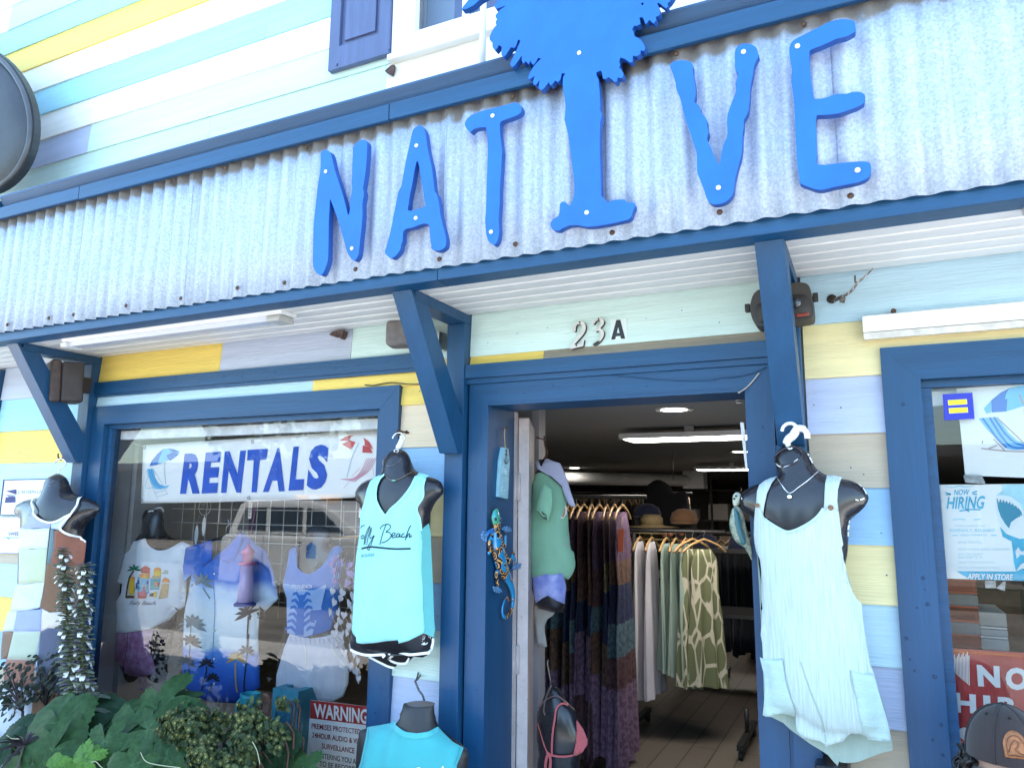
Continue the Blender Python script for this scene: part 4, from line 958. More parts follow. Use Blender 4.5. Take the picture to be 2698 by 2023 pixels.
tube('necklace', smooth_path(neck, 4), 0.0016, mat('silver_chain', (0.8, 0.8, 0.82), rough=0.25, metal=0.9), mr, n=6)
q = surf(1880 + 800 / 4, 1060 + 993 / 4, nf, YM); lathe('pendant', [(0.007, q.y - 0.001), (0.007, q.y - 0.003), (0.005, q.y - 0.0045)], (q.x, 0, q.z), MATS['silver_chain'], mr, n=16, axis='y')
yh = YM - 0.005
hk = hook_path([(800,475),(778,425),(792,385),(830,355),(855,320),(870,285),(905,272),(950,285),(982,325),(990,380)], 1880, 1060, yh)
tube('hanger_neck', hk, [0.0085] * 5 + [0.0135] * 18 + [0.0115] * (len(hk) - 33) + [0.009] * 10, WHOOK, mr)
tube('hanger_hook', hook_path([(880,270),(860,240),(820,220),(770,228),(732,262),(720,305)], 1880, 1060, yh), 0.0055, WHOOK, mr)
sh_ = thing('screw_hook', 'steel screw hook in the right strut above the romper', 'hook', on_y(2075, 1085, -0.06))
tube('shank', [on_y(*q, -0.09) for q in px([(780,88),(784,130),(788,185)], 1880, 1060)] , 0.0034, STEEL, sh_)
tube('ring', [on_y(1880 + (795 + 22 * math.cos(t)) / 4, 1060 + (210 + 26 * math.sin(t)) / 4, -0.11 - 0.02 * math.cos(t)) for t in [2 * math.pi * k / 16 for k in range(16)]], 0.0028, STEEL, sh_, closed=True)

# ---------------------------------------------------------------- middle: aqua tank top and black shorts
YM2 = -0.12
mm_ = thing('mannequin', 'black torso form in an aqua tank top and black shorts beside the left window', 'mannequin', on_y(1040, 1720, YM2), 'torso forms hung on the shop front')
body = px([(445,460),(455,520),(460,585),(400,612),(330,645),(250,676),(190,720),(150,785),(147,830),(175,880),(215,920),(240,1000),(240,1200),(230,1500),(180,2000),(150,2400),(160,2470),(560,2500),(880,2490),(930,2400),(940,2000),(935,1500),(925,1200),(925,1100),(935,1000),(960,925),(1020,850),(1066,800),(1070,740),(1042,680),(980,640),(900,620),(805,577),(750,530),(730,460),(695,380),(640,342),(580,338),(500,375)], 900, 1100)
B = smooth2(xz(body, YM2), 2); hb2 = HF(B, YM2, 0.6)
puff('body', B, hb2, 0.014, BLACKP, mm_)
ribbon('neck_ridge', [px([(470,505),(520,512),(570,490),(615,455),(630,425)], 900, 1100)], 0.004, hb2.front, YM2, mat('ridge_plastic', (0.07, 0.07, 0.08), rough=0.2), mm_, off=0.002)
hull = px([(250,900),(215,1000),(200,1100),(190,1240),(160,1450),(140,1660),(125,1950),(106,2240),(120,2285),(155,2310),(300,2370),(600,2370),(800,2310),(965,2315),(985,2232),(978,2130),(968,1660),(955,1400),(945,1220),(925,1110),(880,950),(850,800),(560,700),(300,800)], 900, 1100)
hg2 = HF(smooth2(xz(hull, YM2), 2), YM2, 0.42)
ty0 = lambda x, z: min(hg2.front(x, z), hb2.front(x, z) - 0.004) - 0.002
ty = over(fold(ty0, 0.020, 9, 1.4, 21, slant=-0.10, ztop=1.6, zlen=0.5), hb2)
AQ = fabric('aqua_jersey', (0.31, 0.69, 0.72), bump=0.15, bscale=500)
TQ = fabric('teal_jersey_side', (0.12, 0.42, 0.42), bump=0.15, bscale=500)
fr = px([(404,603),(455,594),(410,645),(377,720),(366,800),(372,870),(402,940),(460,1022),(520,955),(600,885),(680,795),(740,705),(790,612),(815,577),(870,592),(928,612),(880,642),(856,720),(855,830),(865,950),(880,1060),(886,1150),(892,1205),(905,1300),(903,1420),(900,1600),(896,1800),(892,2000),(886,2200),(885,2262),(800,2302),(700,2352),(602,2378),(592,2342),(480,2352),(350,2372),(220,2382),(160,2372),(155,2342),(155,2312),(120,2272),(108,2232),(115,2172),(125,2000),(140,1660),(160,1450),(190,1240),(200,1100),(215,1000),(235,900),(265,760),(300,672),(345,628)], 900, 1100)
sheet('tank_top', surf2(fr, ty, YM2), ty, 0.012, AQ, mm_, thick=0.0015)
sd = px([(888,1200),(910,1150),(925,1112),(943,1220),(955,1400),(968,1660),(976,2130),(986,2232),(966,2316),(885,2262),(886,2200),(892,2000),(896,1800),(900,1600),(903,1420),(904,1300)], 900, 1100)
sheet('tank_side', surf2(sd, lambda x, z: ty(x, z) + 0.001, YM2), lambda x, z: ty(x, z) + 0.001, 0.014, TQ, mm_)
ribbon('neck_binding', [px([(450,600),(405,645),(371,720),(360,800),(366,872),(397,945),(460,1030),(522,962),(604,890),(684,800),(745,708),(796,614)], 900, 1100)], 0.010, ty, YM2, fabric('aqua_binding', (0.34, 0.72, 0.75), bump=0.1, bscale=400), mm_, off=0.002)
ribbon('arm_binding', [px([(885,645),(862,720),(861,830),(871,950),(885,1060),(893,1190)], 900, 1100)], 0.008, ty, YM2, MATS['aqua_binding'], mm_, off=0.002)
tube('side_tag', [surf(u, v, ty, YM2) + Vector((0.001, -0.003, 0)) for u, v in px([(870,1465),(888,1560),(902,1655)], 900, 1100)], 0.0018, WHITEP, mm_, n=6)
INK = mat('dark_teal_ink', (0.01, 0.035, 0.045), rough=0.8)
SCR = [[(212,1165),(222,1142),(250,1133)], [(238,1238),(220,1245),(213,1262),(224,1274),(240,1258),(236,1236)], [(238,1340),(250,1260),(275,1180),(302,1142),(290,1180),(262,1260),(248,1335)],
       [(268,1340),(285,1250),(305,1185),(316,1160),(312,1200),(300,1240)], [(300,1238),(305,1270),(322,1265),(340,1240),(328,1290),(310,1350),(290,1393),(275,1380),(290,1340),(320,1290),(350,1245)],
       [(405,1340),(420,1280),(440,1210),(472,1125)], [(408,1175),(430,1140),(480,1122),(515,1135),(510,1170),(470,1203),(505,1208),(525,1238),(505,1278),(460,1308),(425,1318)],
       [(530,1248),(560,1237),(566,1216),(546,1214),(532,1243),(545,1265),(578,1252)], [(612,1220),(592,1224),(580,1250),(592,1262),(610,1242),(620,1222),(614,1255),(636,1248)], [(668,1222),(648,1224),(637,1250),(650,1262),(676,1248)],
       [(676,1290),(695,1220),(725,1150),(740,1136)], [(690,1262),(710,1226),(726,1226),(722,1262),(752,1240)]]
ribbon('printed_script', [px(s, 900, 1100) for s in SCR], 0.0036, ty, YM2, INK, mm_, off=0.0022)
ribbon('printed_underline', [px([(215,1380),(300,1361),(420,1370),(560,1382),(735,1379)], 900, 1100)], 0.0068, ty, YM2, INK, mm_, off=0.0022)
text('printed_state', 'ROLINA', px([(213,1472),(348,1460),(350,1424),(215,1440)], 900, 1100), ty, mat('teal_ink', (0.03, 0.22, 0.26), rough=0.8), mm_, off=0.0025, y0=YM2)
BK = fabric('black_jersey', (0.010, 0.010, 0.014), bump=0.3, bscale=300)
shp = px([(108,200),(104,300),(97,405),(160,437),(240,462),(330,468),(462,462),(484,492),(500,448),(560,432),(640,442),(720,462),(840,452),(935,438),(955,400),(968,330),(968,280),(970,200)], 900, 1608)
hs = HF(smooth2(xz(shp + px([(980,150),(100,150)], 900, 1608), YM2), 1), YM2, 0.3)
syf = fold(lambda x, z: min(hs.front(x, z), YM2 - 0.03) , 0.007, 14, 3, 44)
syf2 = lambda x, z: max(syf(x, z), ty(x, z) + 0.004) if z > on_y(1000, 1695, YM2).z else syf(x, z)
sheet('shorts', surf2(shp, syf2, YM2), syf2, 0.012, BK, mm_, thick=0.002)
sbk = px([(110,300),(960,300),(955,400),(900,470),(860,492),(760,485),(720,520),(690,550),(650,556),(600,552),(570,592),(500,582),(400,532),(300,478),(110,400)], 900, 1608)
sheet('shorts_back', xz(sbk, YM2 + 0.03), lambda x, z: YM2 + 0.03 + 0.006 * mnoise.noise(Vector((x * 15, 1, z * 4))), 0.02, BK, mm_)
PIPE = fabric('white_piping', (0.80, 0.80, 0.80), bump=0.1)
ribbon('piping', [px([(97,408),(160,440),(240,463),(330,468),(455,463),(435,490)], 900, 1608), px([(500,462),(520,438),(565,432),(640,442),(720,462),(840,452),(930,438),(952,400),(967,340),(968,290)], 900, 1608)], 0.0095, syf2, YM2, PIPE, mm_, off=0.0035)
ribbon('back_piping', [px([(300,482),(400,534),(500,582),(565,600)], 900, 1608), px([(505,510),(540,480),(556,474)], 900, 1608), px([(505,500),(540,528),(600,550),(655,555),(695,545),(725,495)], 900, 1608)], 0.0085, lambda x, z: YM2 + 0.03, YM2 + 0.03, PIPE, mm_, off=0.009)
text('printed_name', 'FOLLY BEACH', px([(722,322),(945,296),(945,258),(722,290)], 900, 1608), syf2, PIPE, mm_, off=0.004, y0=YM2)
ribbon('printed_script', [px(s, 900, 1608) for s in ([(805,325),(785,325),(780,335),(800,345),(795,360),(770,355)], [(860,318),(838,325),(835,348),(860,350)], [(868,335),(862,350),(878,345),(885,332),(885,350),(895,335),(900,350),(908,330),(915,348),(925,330)])], 0.0022, syf2, YM2, PIPE, mm_, off=0.004)
text('printed_small', 'EST 1886', px([(798,366),(912,358),(912,350),(798,358)], 900, 1608), syf2, PIPE, mm_, off=0.004, y0=YM2)
nf2 = lambda x, z: hb2.front(x, z) - 0.004
tube('necklace', smooth_path([surf(u, v, nf2, YM2) for u, v in px([(460,605),(490,640),(550,663),(620,640),(700,595),(770,555)], 900, 1100)], 4), 0.0015, mat('brown_cord', (0.20, 0.14, 0.09), rough=0.6), mm_, n=6)
for dx in (-14, 0, 12): q = surf(900 + (553 + dx) / 4, 1100 + 662 / 4, nf2, YM2); lathe('bead', [(0.001, -0.003), (0.003, -0.001), (0.003, 0.001), (0.001, 0.003)], (q.x, q.y - 0.002, q.z), mat('green_bead', (0.25, 0.55, 0.42), rough=0.2), mm_, n=8)
yh = YM2 + 0.0
tube('hanger_hook', hook_path([(575,350),(600,300),(640,270),(660,220),(650,180),(615,160),(570,172),(545,200),(538,222)], 900, 1100, yh), 0.0035, CHROME, mm_)
tube('hanger_neck', hook_path([(572,352),(600,310),(630,250),(632,190)], 900, 1100, yh - 0.004), [0.006] * 4 + [0.0115] * 8 + [0.008] * 4, mat('milky_hook_plastic', (0.68, 0.70, 0.72), rough=0.15), mm_)
tube('hook_loop', [on_y(900 + (577 + 24 * math.cos(t)) / 4, 1100 + (350 + 14 * math.sin(t)) / 4, yh - 0.02) for t in [2 * math.pi * k / 14 for k in range(14)]], 0.002, CHROME, mm_, closed=True)
wh = thing('screw_hook', 'rusty screw hook in the cream board above the aqua tank top', 'hook', on_y(1075, 1139, -0.01))
tube('shank', smooth_path([on_y(*q, y) for q, y in zip(px([(705,158),(650,150),(610,138),(585,150),(590,180),(615,185)], 900, 1100), (-0.012, -0.05, -.09, -.11, -.115, -.12))], 3), 0.004, RUST, wh)
lathe('wall_plug', [(0.008, -0.013), (0.006, -0.016)], on_y(1075, 1139, 0), RUST, wh, n=10, axis='y')

# ---------------------------------------------------------------- lower middle: teal tee on a hollow bust
YM3 = -0.17
mt3 = thing('mannequin', 'black bust with a cylindrical neck in a teal sleeveless tee hung from a chain', 'mannequin', on_y(1120, 2150, YM3), 'torso forms hung on the shop front')
body = px([(658,985),(640,1080),(612,1160),(560,1195),(400,1215),(260,1240),(195,1270),(182,1330),(175,1500),(180,1700),(220,2000),(260,2300),(1200,2300),(1230,2000),(1290,1760),(1325,1600),(1335,1520),(1300,1440),(1190,1360),(1090,1285),(1020,1225),(990,1160),(975,1080),(970,1000),(940,970),(815,955),(690,970)], 900, 1608)
B = smooth2(xz(body, YM3), 2); hb3 = HF(B, YM3, 0.55)
BUST = mat('black_coated_bust', (0.022, 0.020, 0.022), rough=0.45, var=0.3, vscale=10, bump=0.25, bscale=220)
puff('body', B, hb3, 0.014, BUST, mt3)
sheet('neck_top', xz([(900 + (815 + 152 * math.cos(t)) / 4, 1608 + (990 + 33 * math.sin(t)) / 4) for t in [2 * math.pi * k / 30 for k in range(30)]], YM3 - 0.035), lambda x, z: min(hb3.front(x, z), YM3 - 0.02) - 0.002, 0.012, mat('grey_neck_top', (0.055, 0.05, 0.055), rough=0.5), mt3)
hull = px([(270,1225),(555,1172),(800,1150),(1025,1225),(1090,1290),(1190,1370),(1290,1440),(1262,1530),(1220,1620),(1195,1800),(1185,2250),(200,2250),(180,1660),(200,1590),(230,1450),(255,1330)], 900, 1608)
hg3 = HF(smooth2(xz(hull, YM3), 1), YM3, 0.46)
yy0 = lambda x, z: min(hg3.front(x, z), hb3.front(x, z) - 0.004) - 0.002
yy = over(fold(yy0, 0.012, 11, 4, 31), hb3)
TEE = fabric('teal_tee', (0.06, 0.37, 0.39), bump=0.2, bscale=500)
fr = px([(270,1225),(400,1205),(530,1180),(556,1172),(600,1232),(680,1277),(790,1291),(900,1276),(980,1241),(1025,1226),(1090,1290),(1190,1370),(1290,1440),(1262,1530),(1220,1620),(1195,1800),(1185,2250),(200,2250),(180,1660),(200,1590),(230,1450),(255,1330)], 900, 1608)
sheet('sleeveless_tee', surf2(fr, yy, YM3), yy, 0.014, TEE, mt3, thick=0.0015)
ribbon('collar', [px([(540,1180),(590,1248),(672,1303),(790,1318),(905,1302),(990,1265),(1035,1240)], 900, 1608)], 0.017, yy, YM3, fabric('teal_collar', (0.08, 0.42, 0.44), bump=0.2, bscale=400, stretch=(4, 1, 1)), mt3, off=0.003)
for st in (px([(300,1228),(285,1330),(258,1450),(228,1590),(205,1660)], 900, 1608), px([(1270,1432),(1238,1525),(1195,1620)], 900, 1608)): ribbon('arm_seam', [st], 0.002, yy, YM3, mat('teal_thread', (0.03, 0.26, 0.31), rough=0.9), mt3, off=0.003)
flat('chest_print', px([(1062,1645),(1075,1625),(1085,1640),(1080,1700),(1060,1700)], 900, 1608), yy, PIPE, mt3, off=0.004, y0=YM3)
flat('chest_print', px([(1080,1660),(1098,1650),(1100,1700),(1082,1700)], 900, 1608), yy, mat('pink_ink', (0.6, 0.12, 0.14), rough=0.8), mt3, off=0.0045, y0=YM3)
ribbon('chest_script', [px([(790,1665),(810,1652),(835,1655),(825,1690),(850,1660),(858,1690)], 900, 1608)], 0.004, yy, YM3, PIPE, mt3, off=0.004)
chn = thing('hanging_chain', 'short steel chain from a bent nail to the teal bust', 'chain', on_y(1105, 1775, -0.03))
CH = mat('dull_steel', (0.16, 0.15, 0.15), rough=0.4, metal=0.9)
tube('bent_nail', smooth_path([on_y(*q, y) for q, y in zip(px([(808,655),(800,690),(785,730),(775,742),(800,725),(825,690),(830,680)], 900, 1608), (-.014, -.03, -.05, -.055, -.05, -.03, -.02))], 3), 0.0032, CH, chn, n=6)
cpts = smooth_path([on_y(*q, y) for q, y in zip(px([(775,745),(795,790),(815,840),(850,885),(866,930),(872,960)], 900, 1608), (-.055, -.07, -.09, -.11, -.13, -.16))], 3)
for i in range(len(cpts) - 1):
    a, b_ = cpts[i], cpts[i + 1]; d = (b_ - a).normalized(); c = (a + b_) / 2; L = (b_ - a).length * 0.72
    s1 = d.cross(Vector((0, 1, 0))).normalized(); s1 = s1 if i % 2 else s1.cross(d)
    tube('link', [c + d * L * math.cos(t) + s1 * 0.0045 * math.sin(t) for t in [2 * math.pi * k / 12 for k in range(12)]], 0.0013, CH, chn, n=5, closed=True)

# ---------------------------------------------------------------- left: patchwork cami and skirt
YM4 = -0.12
s4 = 0.3916
P4 = lambda pts: px(pts, 0, 1200, s4)
ml = thing('mannequin', 'black torso form in a patchwork cami and long patchwork skirt at the left edge', 'mannequin', on_y(120, 1900, YM4), 'torso forms hung on the shop front')
body = P4([(311,185),(318,240),(322,275),(240,288),(180,300),(120,332),(99,375),(130,415),(180,440),(190,520),(185,700),(170,900),(200,1100),(520,1100),(540,900),(555,700),(552,540),(575,470),(640,405),(670,362),(645,312),(560,275),(480,250),(465,205),(440,150),(395,122),(345,138)])
B = smooth2(xz(body, YM4), 2); hb4 = HF(B, YM4, 0.6)
puff('body', B, hb4, 0.016, BLACKP, ml)
ribbon('neck_ridge', [P4([(314,190),(345,208),(400,195),(440,165)])], 0.004, hb4.front, YM4, MATS['ridge_plastic'], ml, off=0.002)
hull = P4([(222,385),(150,490),(153,640),(140,770),(118,870),(70,1045),(20,1200),(8,1400),(-10,1700),(-10,1900),(560,1900),(600,1600),(570,1300),(530,1050),(545,900),(560,740),(580,582),(545,550),(505,480),(497,400),(440,350),(330,340)])
hg4 = HF(smooth2(xz(hull, YM4), 1), YM4, 0.4)
qy0 = lambda x, z: min(hg4.front(x, z), hb4.front(x, z) - 0.004) - 0.002
zw = on_y(150, 1605, YM4).z
qy = lambda x, z: min(qy0(x, z), hb4.front(x, z) - 0.006) - 0.004 - (0.003 if z > zw else 0.012) * (0.5 + 0.5 * mnoise.noise(Vector((x * (14 if z < zw else 7), z * 1.5, 51))))
COLS = {k: fabric('patch_' + k, c, bump=0.4, bscale=120) for k, c in {
    'lavender': (0.33, 0.37, 0.66), 'pale_blue': (0.46, 0.55, 0.72), 'mint_white': (0.62, 0.72, 0.68), 'green_teal': (0.13, 0.20, 0.22), 'rust': (0.26, 0.10, 0.065),
    'pale_green': (0.50, 0.56, 0.38), 'brown': (0.20, 0.115, 0.07), 'ice': (0.60, 0.72, 0.78), 'slate': (0.095, 0.105, 0.16), 'sage': (0.44, 0.49, 0.38), 'clay': (0.30, 0.13, 0.09), 'cream': (0.66, 0.58, 0.52), 'white_blue': (0.58, 0.66, 0.80)}.items()}
def patch(nm, k, pts):
    P = surf2(P4(pts), qy, YM4); sheet(nm, P, qy, 0.016, COLS[k], ml, thick=0.001)
for k, pts in [('lavender', [(222,385),(240,410),(265,432),(345,458),(332,488),(160,487)]), ('pale_blue', [(345,458),(400,445),(460,415),(497,395),(503,500),(345,488)]),
               ('mint_white', [(155,487),(332,488),(320,626),(150,632)]), ('green_teal', [(345,488),(480,490),(478,620),(462,722),(318,722)]), ('rust', [(482,500),(503,500),(540,550),(580,583),(562,740),(462,722),(478,620)]),
               ('pale_green', [(150,632),(320,626),(300,852),(136,862)]), ('brown', [(318,722),(462,722),(562,740),(540,900),(526,1040),(390,1048),(268,1025)]), ('ice', [(118,865),(298,852),(266,1022),(170,1042),(72,1046),(92,960)])]:
    patch('cami_patch', k, pts)
for k, pts in [('white_blue', [(60,1052),(112,1046),(92,1180),(24,1180)]), ('lavender', [(112,1046),(285,1030),(275,1180),(92,1182)]), ('cream', [(285,1030),(390,1048),(526,1040),(540,1160),(390,1150),(275,1182)]),
               ('brown', [(24,1180),(92,1180),(48,1366),(8,1370),(10,1300)]), ('sage', [(92,1182),(275,1180),(240,1375),(48,1366)]), ('slate', [(275,1180),(390,1150),(545,1160),(590,1650),(232,1560)]),
               ('clay', [(40,1367),(240,1375),(232,1558),(20,1550)]), ('white_blue', [(20,1550),(232,1558),(222,1900),(-10,1900),(-8,1700)]), ('brown', [(232,1560),(400,1600),(420,1900),(222,1900)]), ('slate', [(400,1600),(590,1650),(600,1900),(420,1900)])]:
    patch('skirt_patch', k, pts)
ribbon('white_edging', [P4([(222,385),(262,425),(330,450),(400,440),(460,412),(497,392)]), P4([(497,400),(505,480),(543,548),(580,580)]), P4([(240,285),(226,350),(222,390)]), P4([(560,278),(525,330),(495,395)])], 0.010, lambda x, z: min(qy(x, z), hb4.front(x, z) - 0.005), YM4, PIPE, ml, off=0.003)
ribbon('patch_seam', [P4(s) for s in ([(340,470),(325,640),(300,850),(268,1020)], [(155,632),(316,626)], [(138,862),(298,852)], [(72,1044),(170,1040),(264,1022)], [(92,1181),(274,1181)], [(48,1366),(240,1374)], [(275,1180),(240,1374),(232,1558)])], 0.0022, qy, YM4, mat('pale_thread', (0.55, 0.53, 0.5), rough=0.9), ml, off=0.002)
tube('hanger_hook', hook_path([(395,125),(400,95),(430,70),(446,50),(430,28),(405,22),(380,36),(370,52)], 0, 1200, YM4, s4), 0.003, CHROME, ml)
h4 = thing('screw_hook', 'rusty hook over the patchwork cami below the left strut', 'hook', on_y(157, 1203, -0.06))
tube('shank', smooth_path([on_y(*q, -0.1) for q in px([(615,1378),(612,1410),(630,1440),(655,1440),(662,1415),(680,1400)], 0, 850)], 3), 0.0038, RUST, h4)
# law office signs behind it
LAWW = mat('white_sign_board', (0.74, 0.76, 0.76), rough=0.4)
NAVY = mat('navy_ink', (0.02, 0.03, 0.16), rough=0.6)
def poly_sign(name, label, pts, y0, y1, parent_border=None):
    P = xz(pts, y0); L = thing(name, label, 'sign', (P[0][0], y1, min(q[1] for q in P)), 'small signs on the left wall')
    slab('board', P, y0, y1, LAWW, L); return L, P
L1, P = poly_sign('office_sign', 'white framed office sign with navy sails behind the left torso', P4([(25,162),(330,155),(326,398),(-4,402)]), -0.022, -0.0136)
def border(par, P, wd, y, mt_):
    n = len(P); c = (sum(p[0] for p in P) / n, sum(p[1] for p in P) / n)
    Q = [(p[0] + (c[0] - p[0]) / math.hypot(p[0] - c[0], p[1] - c[1]) * wd * 1.4, p[1] + (c[1] - p[1]) / math.hypot(p[0] - c[0], p[1] - c[1]) * wd * 1.4) for p in P]
    slab('border', P, y - 0.003, y - 0.0004, mt_, par, holes=(Q,))
border(L1, P, 0.007, -0.022, NAVY)
for pts in ([(35,235),(75,225),(110,230),(112,315),(33,318)],): flat('sail_panel', P4([(34,318),(40,280),(104,275),(106,314)]), -0.022, NAVY, L1, off=0.002)
flat('sail', P4([(40,238),(112,226),(112,262)]), -0.022, NAVY, L1, off=0.002); flat('sail', P4([(38,262),(112,266),(70,284)]), -0.022, mat('slate_ink', (0.2, 0.23, 0.4), rough=0.6), L1, off=0.002)
text('sign_lettering', 'J. ROSEN LAW', P4([(120,264),(318,258),(318,230),(120,234)]), -0.022, MATS['slate_ink'], L1, off=0.002)
L2, P = poly_sign('office_sign', 'white sign with a blue underline below the framed office sign', P4([(-6,412),(330,408),(318,662),(-10,656)]), -0.021, -0.0136)
border(L2, P, 0.004, -0.021, MATS['slate_ink'])
text('sign_lettering', 'SWEET GRASS', P4([(58,538),(236,536),(236,512),(58,514)]), -0.021, NAVY, L2, off=0.002)
ribbon('underline', [P4([(26,550),(150,551),(300,549)]), P4([(52,552),(62,565),(68,551)])], 0.004, lambda x, z: -0.021, -0.021, mat('sky_ink', (0.1, 0.3, 0.6), rough=0.6), L2, off=0.002)

# worn white chips along the edges of the right torso
CHIP = mat('chipped_white_edge', (0.70, 0.70, 0.70), rough=0.5)
def chips(par, hf, ym, strokes, seed):
    rr_ = random.Random(seed)
    for s in strokes:
        P_ = smooth2(px(s, 1880, 1060), 4, False); i = 0
        while i < len(P_) - 2:
            n_ = rr_.randint(2, 6); seg = P_[i:i + n_ + 1]
            if len(seg) > 1: ribbon('paint_chip', [(rr_.uniform(.002, .005), seg)], .003, lambda x, z: hf.front(x, z), ym, CHIP, par, off=0.0035)
            i += n_ + rr_.randint(1, 3)
chips(mr, hb, YM, [[(655,640),(690,672),(740,680),(800,660),(850,630),(900,590)], [(995,540),(1022,590),(1045,640)], [(1530,858),(1575,900),(1606,950),(1626,1010)], [(1590,1010),(1530,1030),(1490,1020)], [(1436,1240),(1426,1290),(1420,1360),(1420,1420)], [(770,470),(810,490),(845,465)], [(293,1000),(305,1025)]], 5)
# ================================================================== left shop window: what stands and hangs behind the pane
YD = 0.24
G5 = lambda pts: px(pts, 250, 1400, 400 / 1475)
TEEW = fabric('white_tee', (0.70, 0.75, 0.82), bump=0.2, bscale=400)
w5 = thing('mannequin', 'black torso form in a white beach print tee and mauve shorts behind the left pane', 'mannequin', on_y(350, 1780, YD), 'torso forms in the left window')
body = G5([(470,-160),(485,-190),(530,-215),(590,-220),(640,-190),(660,-130),(665,-60),(690,20),(760,70),(850,100),(920,150),(950,230),(930,300),(880,320),(860,500),(800,700),(780,900),(700,1300),(690,1440),(560,1460),(520,1380),(430,1400),(370,1460),(210,1465),(180,1440),(175,1320),(230,900),(260,600),(250,350),(200,300),(210,180),(300,110),(420,75),(470,30),(478,-60)])
B = smooth2(xz(body, YD), 2); hb5 = HF(B, YD, 0.5, cell=0.01)
puff('body', B, hb5, 0.018, BLACKP, w5)
hull = G5([(480,65),(400,90),(290,120),(220,160),(190,210),(160,300),(110,430),(66,555),(105,592),(225,540),(228,505),(262,508),(252,600),(232,680),(200,770),(220,850),(195,910),(210,972),(300,982),(420,967),(540,947),(640,920),(760,850),(800,770),(750,710),(820,762),(874,722),(885,600),(890,420),(900,260),(945,140),(850,95),(700,60)])
hg5 = HF(smooth2(xz(hull, YD), 1), YD, 0.45, cell=0.01)
e0 = lambda x, z: min(hg5.front(x, z), hb5.front(x, z) - 0.004) - 0.002
ey = over(fold(e0, 0.018, 8, 4, 61, slant=0.3), hb5)
fr = G5([(480,65),(494,110),(540,160),(610,190),(700,180),(780,142),(850,95),(945,140),(900,260),(890,420),(885,600),(874,722),(820,762),(750,710),(770,640),(760,720),(800,770),(760,850),(640,920),(540,947),(420,967),(300,982),(210,972),(195,910),(220,850),(200,770),(232,680),(252,600),(262,508),(228,505),(225,540),(105,592),(66,555),(110,430),(160,300),(190,210),(220,160),(290,120),(400,90)])
sheet('tee', surf2(fr, ey, YD), ey, 0.014, TEEW, w5, thick=0.002)
ribbon('collar', [G5([(484,75),(502,118),(548,166),(612,194),(700,186),(780,148),(846,103)])], 0.012, ey, YD, fabric('white_rib', (0.66, 0.70, 0.80), bump=0.4, bscale=200), w5, off=0.003)
def pm(name, c, rough=0.8): return mat('print_' + name, c, rough=rough, var=0.15, vscale=60)
PR = {'green': (0.02, 0.16, 0.09), 'yellow': (0.75, 0.48, 0.03), 'red': (0.55, 0.06, 0.03), 'orange': (0.80, 0.28, 0.04), 'navy': (0.02, 0.05, 0.28), 'sky': (0.18, 0.45, 0.65), 'teal': (0.05, 0.33, 0.42), 'pink': (0.62, 0.15, 0.20), 'brown': (0.12, 0.06, 0.03), 'sand': (0.55, 0.38, 0.20)}
PR = {k: pm(k, c) for k, c in PR.items()}
def pr(k, pts, o=0.003): flat('print_' + k, G5(pts), ey, PR[k], w5, off=o, y0=YD)
def frond(cx, cy, ln, w_, angs, k, G, yf, y0, par, off):
    for a in angs:
        t = math.radians(a); dx, dy = math.cos(t), -math.sin(t)
        pts = [(cx, cy)]
        for f, ww in ((0.35, w_), (0.7, w_ * 0.8), (1, 0)):
            pts.append((cx + dx * ln * f - dy * ww, cy + dy * ln * f + dx * ww + ln * 0.25 * f * f))
        for f, ww in ((0.7, w_ * 0.5), (0.35, w_ * 0.6)):
            pts.append((cx + dx * ln * f + dy * ww, cy + dy * ln * f - dx * ww + ln * 0.25 * f * f))
        try: flat('print_frond', G(pts), yf, k, par, off=off, y0=y0)
        except Exception: pass
frond(388, 370, 75, 14, (10, 50, 95, 140, 175), PR['green'], G5, ey, YD, w5, 0.004)
pr('brown', [(375,375),(388,380),(350,450),(325,560),(315,640),(300,640),(312,540),(335,440)], .0035)
pr('yellow', [(348,470),(370,445),(388,470),(392,560),(385,610),(345,612),(338,560)], .0045); pr('orange', [(355,440),(395,440),(388,480),(360,480)], .004)
pr('brown', [(300,625),(345,618),(390,622),(388,646),(310,648)], .004); pr('navy', [(405,500),(418,490),(418,550),(400,560)], .004)
pr('sky', [(418,440),(535,440),(530,600),(420,600)]); pr('red', [(450,355),(495,328),(540,355),(535,400),(452,400)], .0035); pr('orange', [(440,410),(540,400),(535,455),(440,450)], .004)
pr('yellow', [(470,420),(520,415),(525,448),(465,448)], .0045); pr('navy', [(418,470),(530,478),(528,510),(420,505)], .004); pr('teal', [(420,530),(530,520),(520,560),(420,565)], .004)
pr('pink', [(418,590),(470,575),(478,540),(480,525),(500,530),(496,560),(510,600),(508,640),(425,645)], .0045); pr('red', [(425,615),(505,620),(500,648),(430,648)], .005)
pr('teal', [(545,450),(648,450),(645,560),(540,565)]); pr('yellow', [(578,360),(610,345),(655,362),(650,440),(575,440)], .0035); pr('orange', [(590,350),(645,352),(650,378),(585,378)], .004)
pr('sand', [(565,430),(650,425),(640,455),(560,458)], .004); pr('orange', [(580,490),(620,480),(640,520),(600,528)], .004); pr('red', [(615,480),(640,495),(645,530),(625,520)], .0045)
pr('yellow', [(580,590),(600,575),(625,585),(622,636),(582,638)], .004); pr('brown', [(540,600),(580,595),(575,630),(535,628)], .0045)
pr('orange', [(665,470),(700,440),(745,460),(752,490),(668,492)]); pr('sand', [(665,500),(745,500),(725,640),(660,650)], .0028)
frond(715, 405, 60, 9, (15, 60, 120, 165), pm('pale_green', (0.35, 0.42, 0.25)), G5, ey, YD, w5, 0.004)
INKP = mat('indigo_ink', (0.05, 0.05, 0.16), rough=0.8)
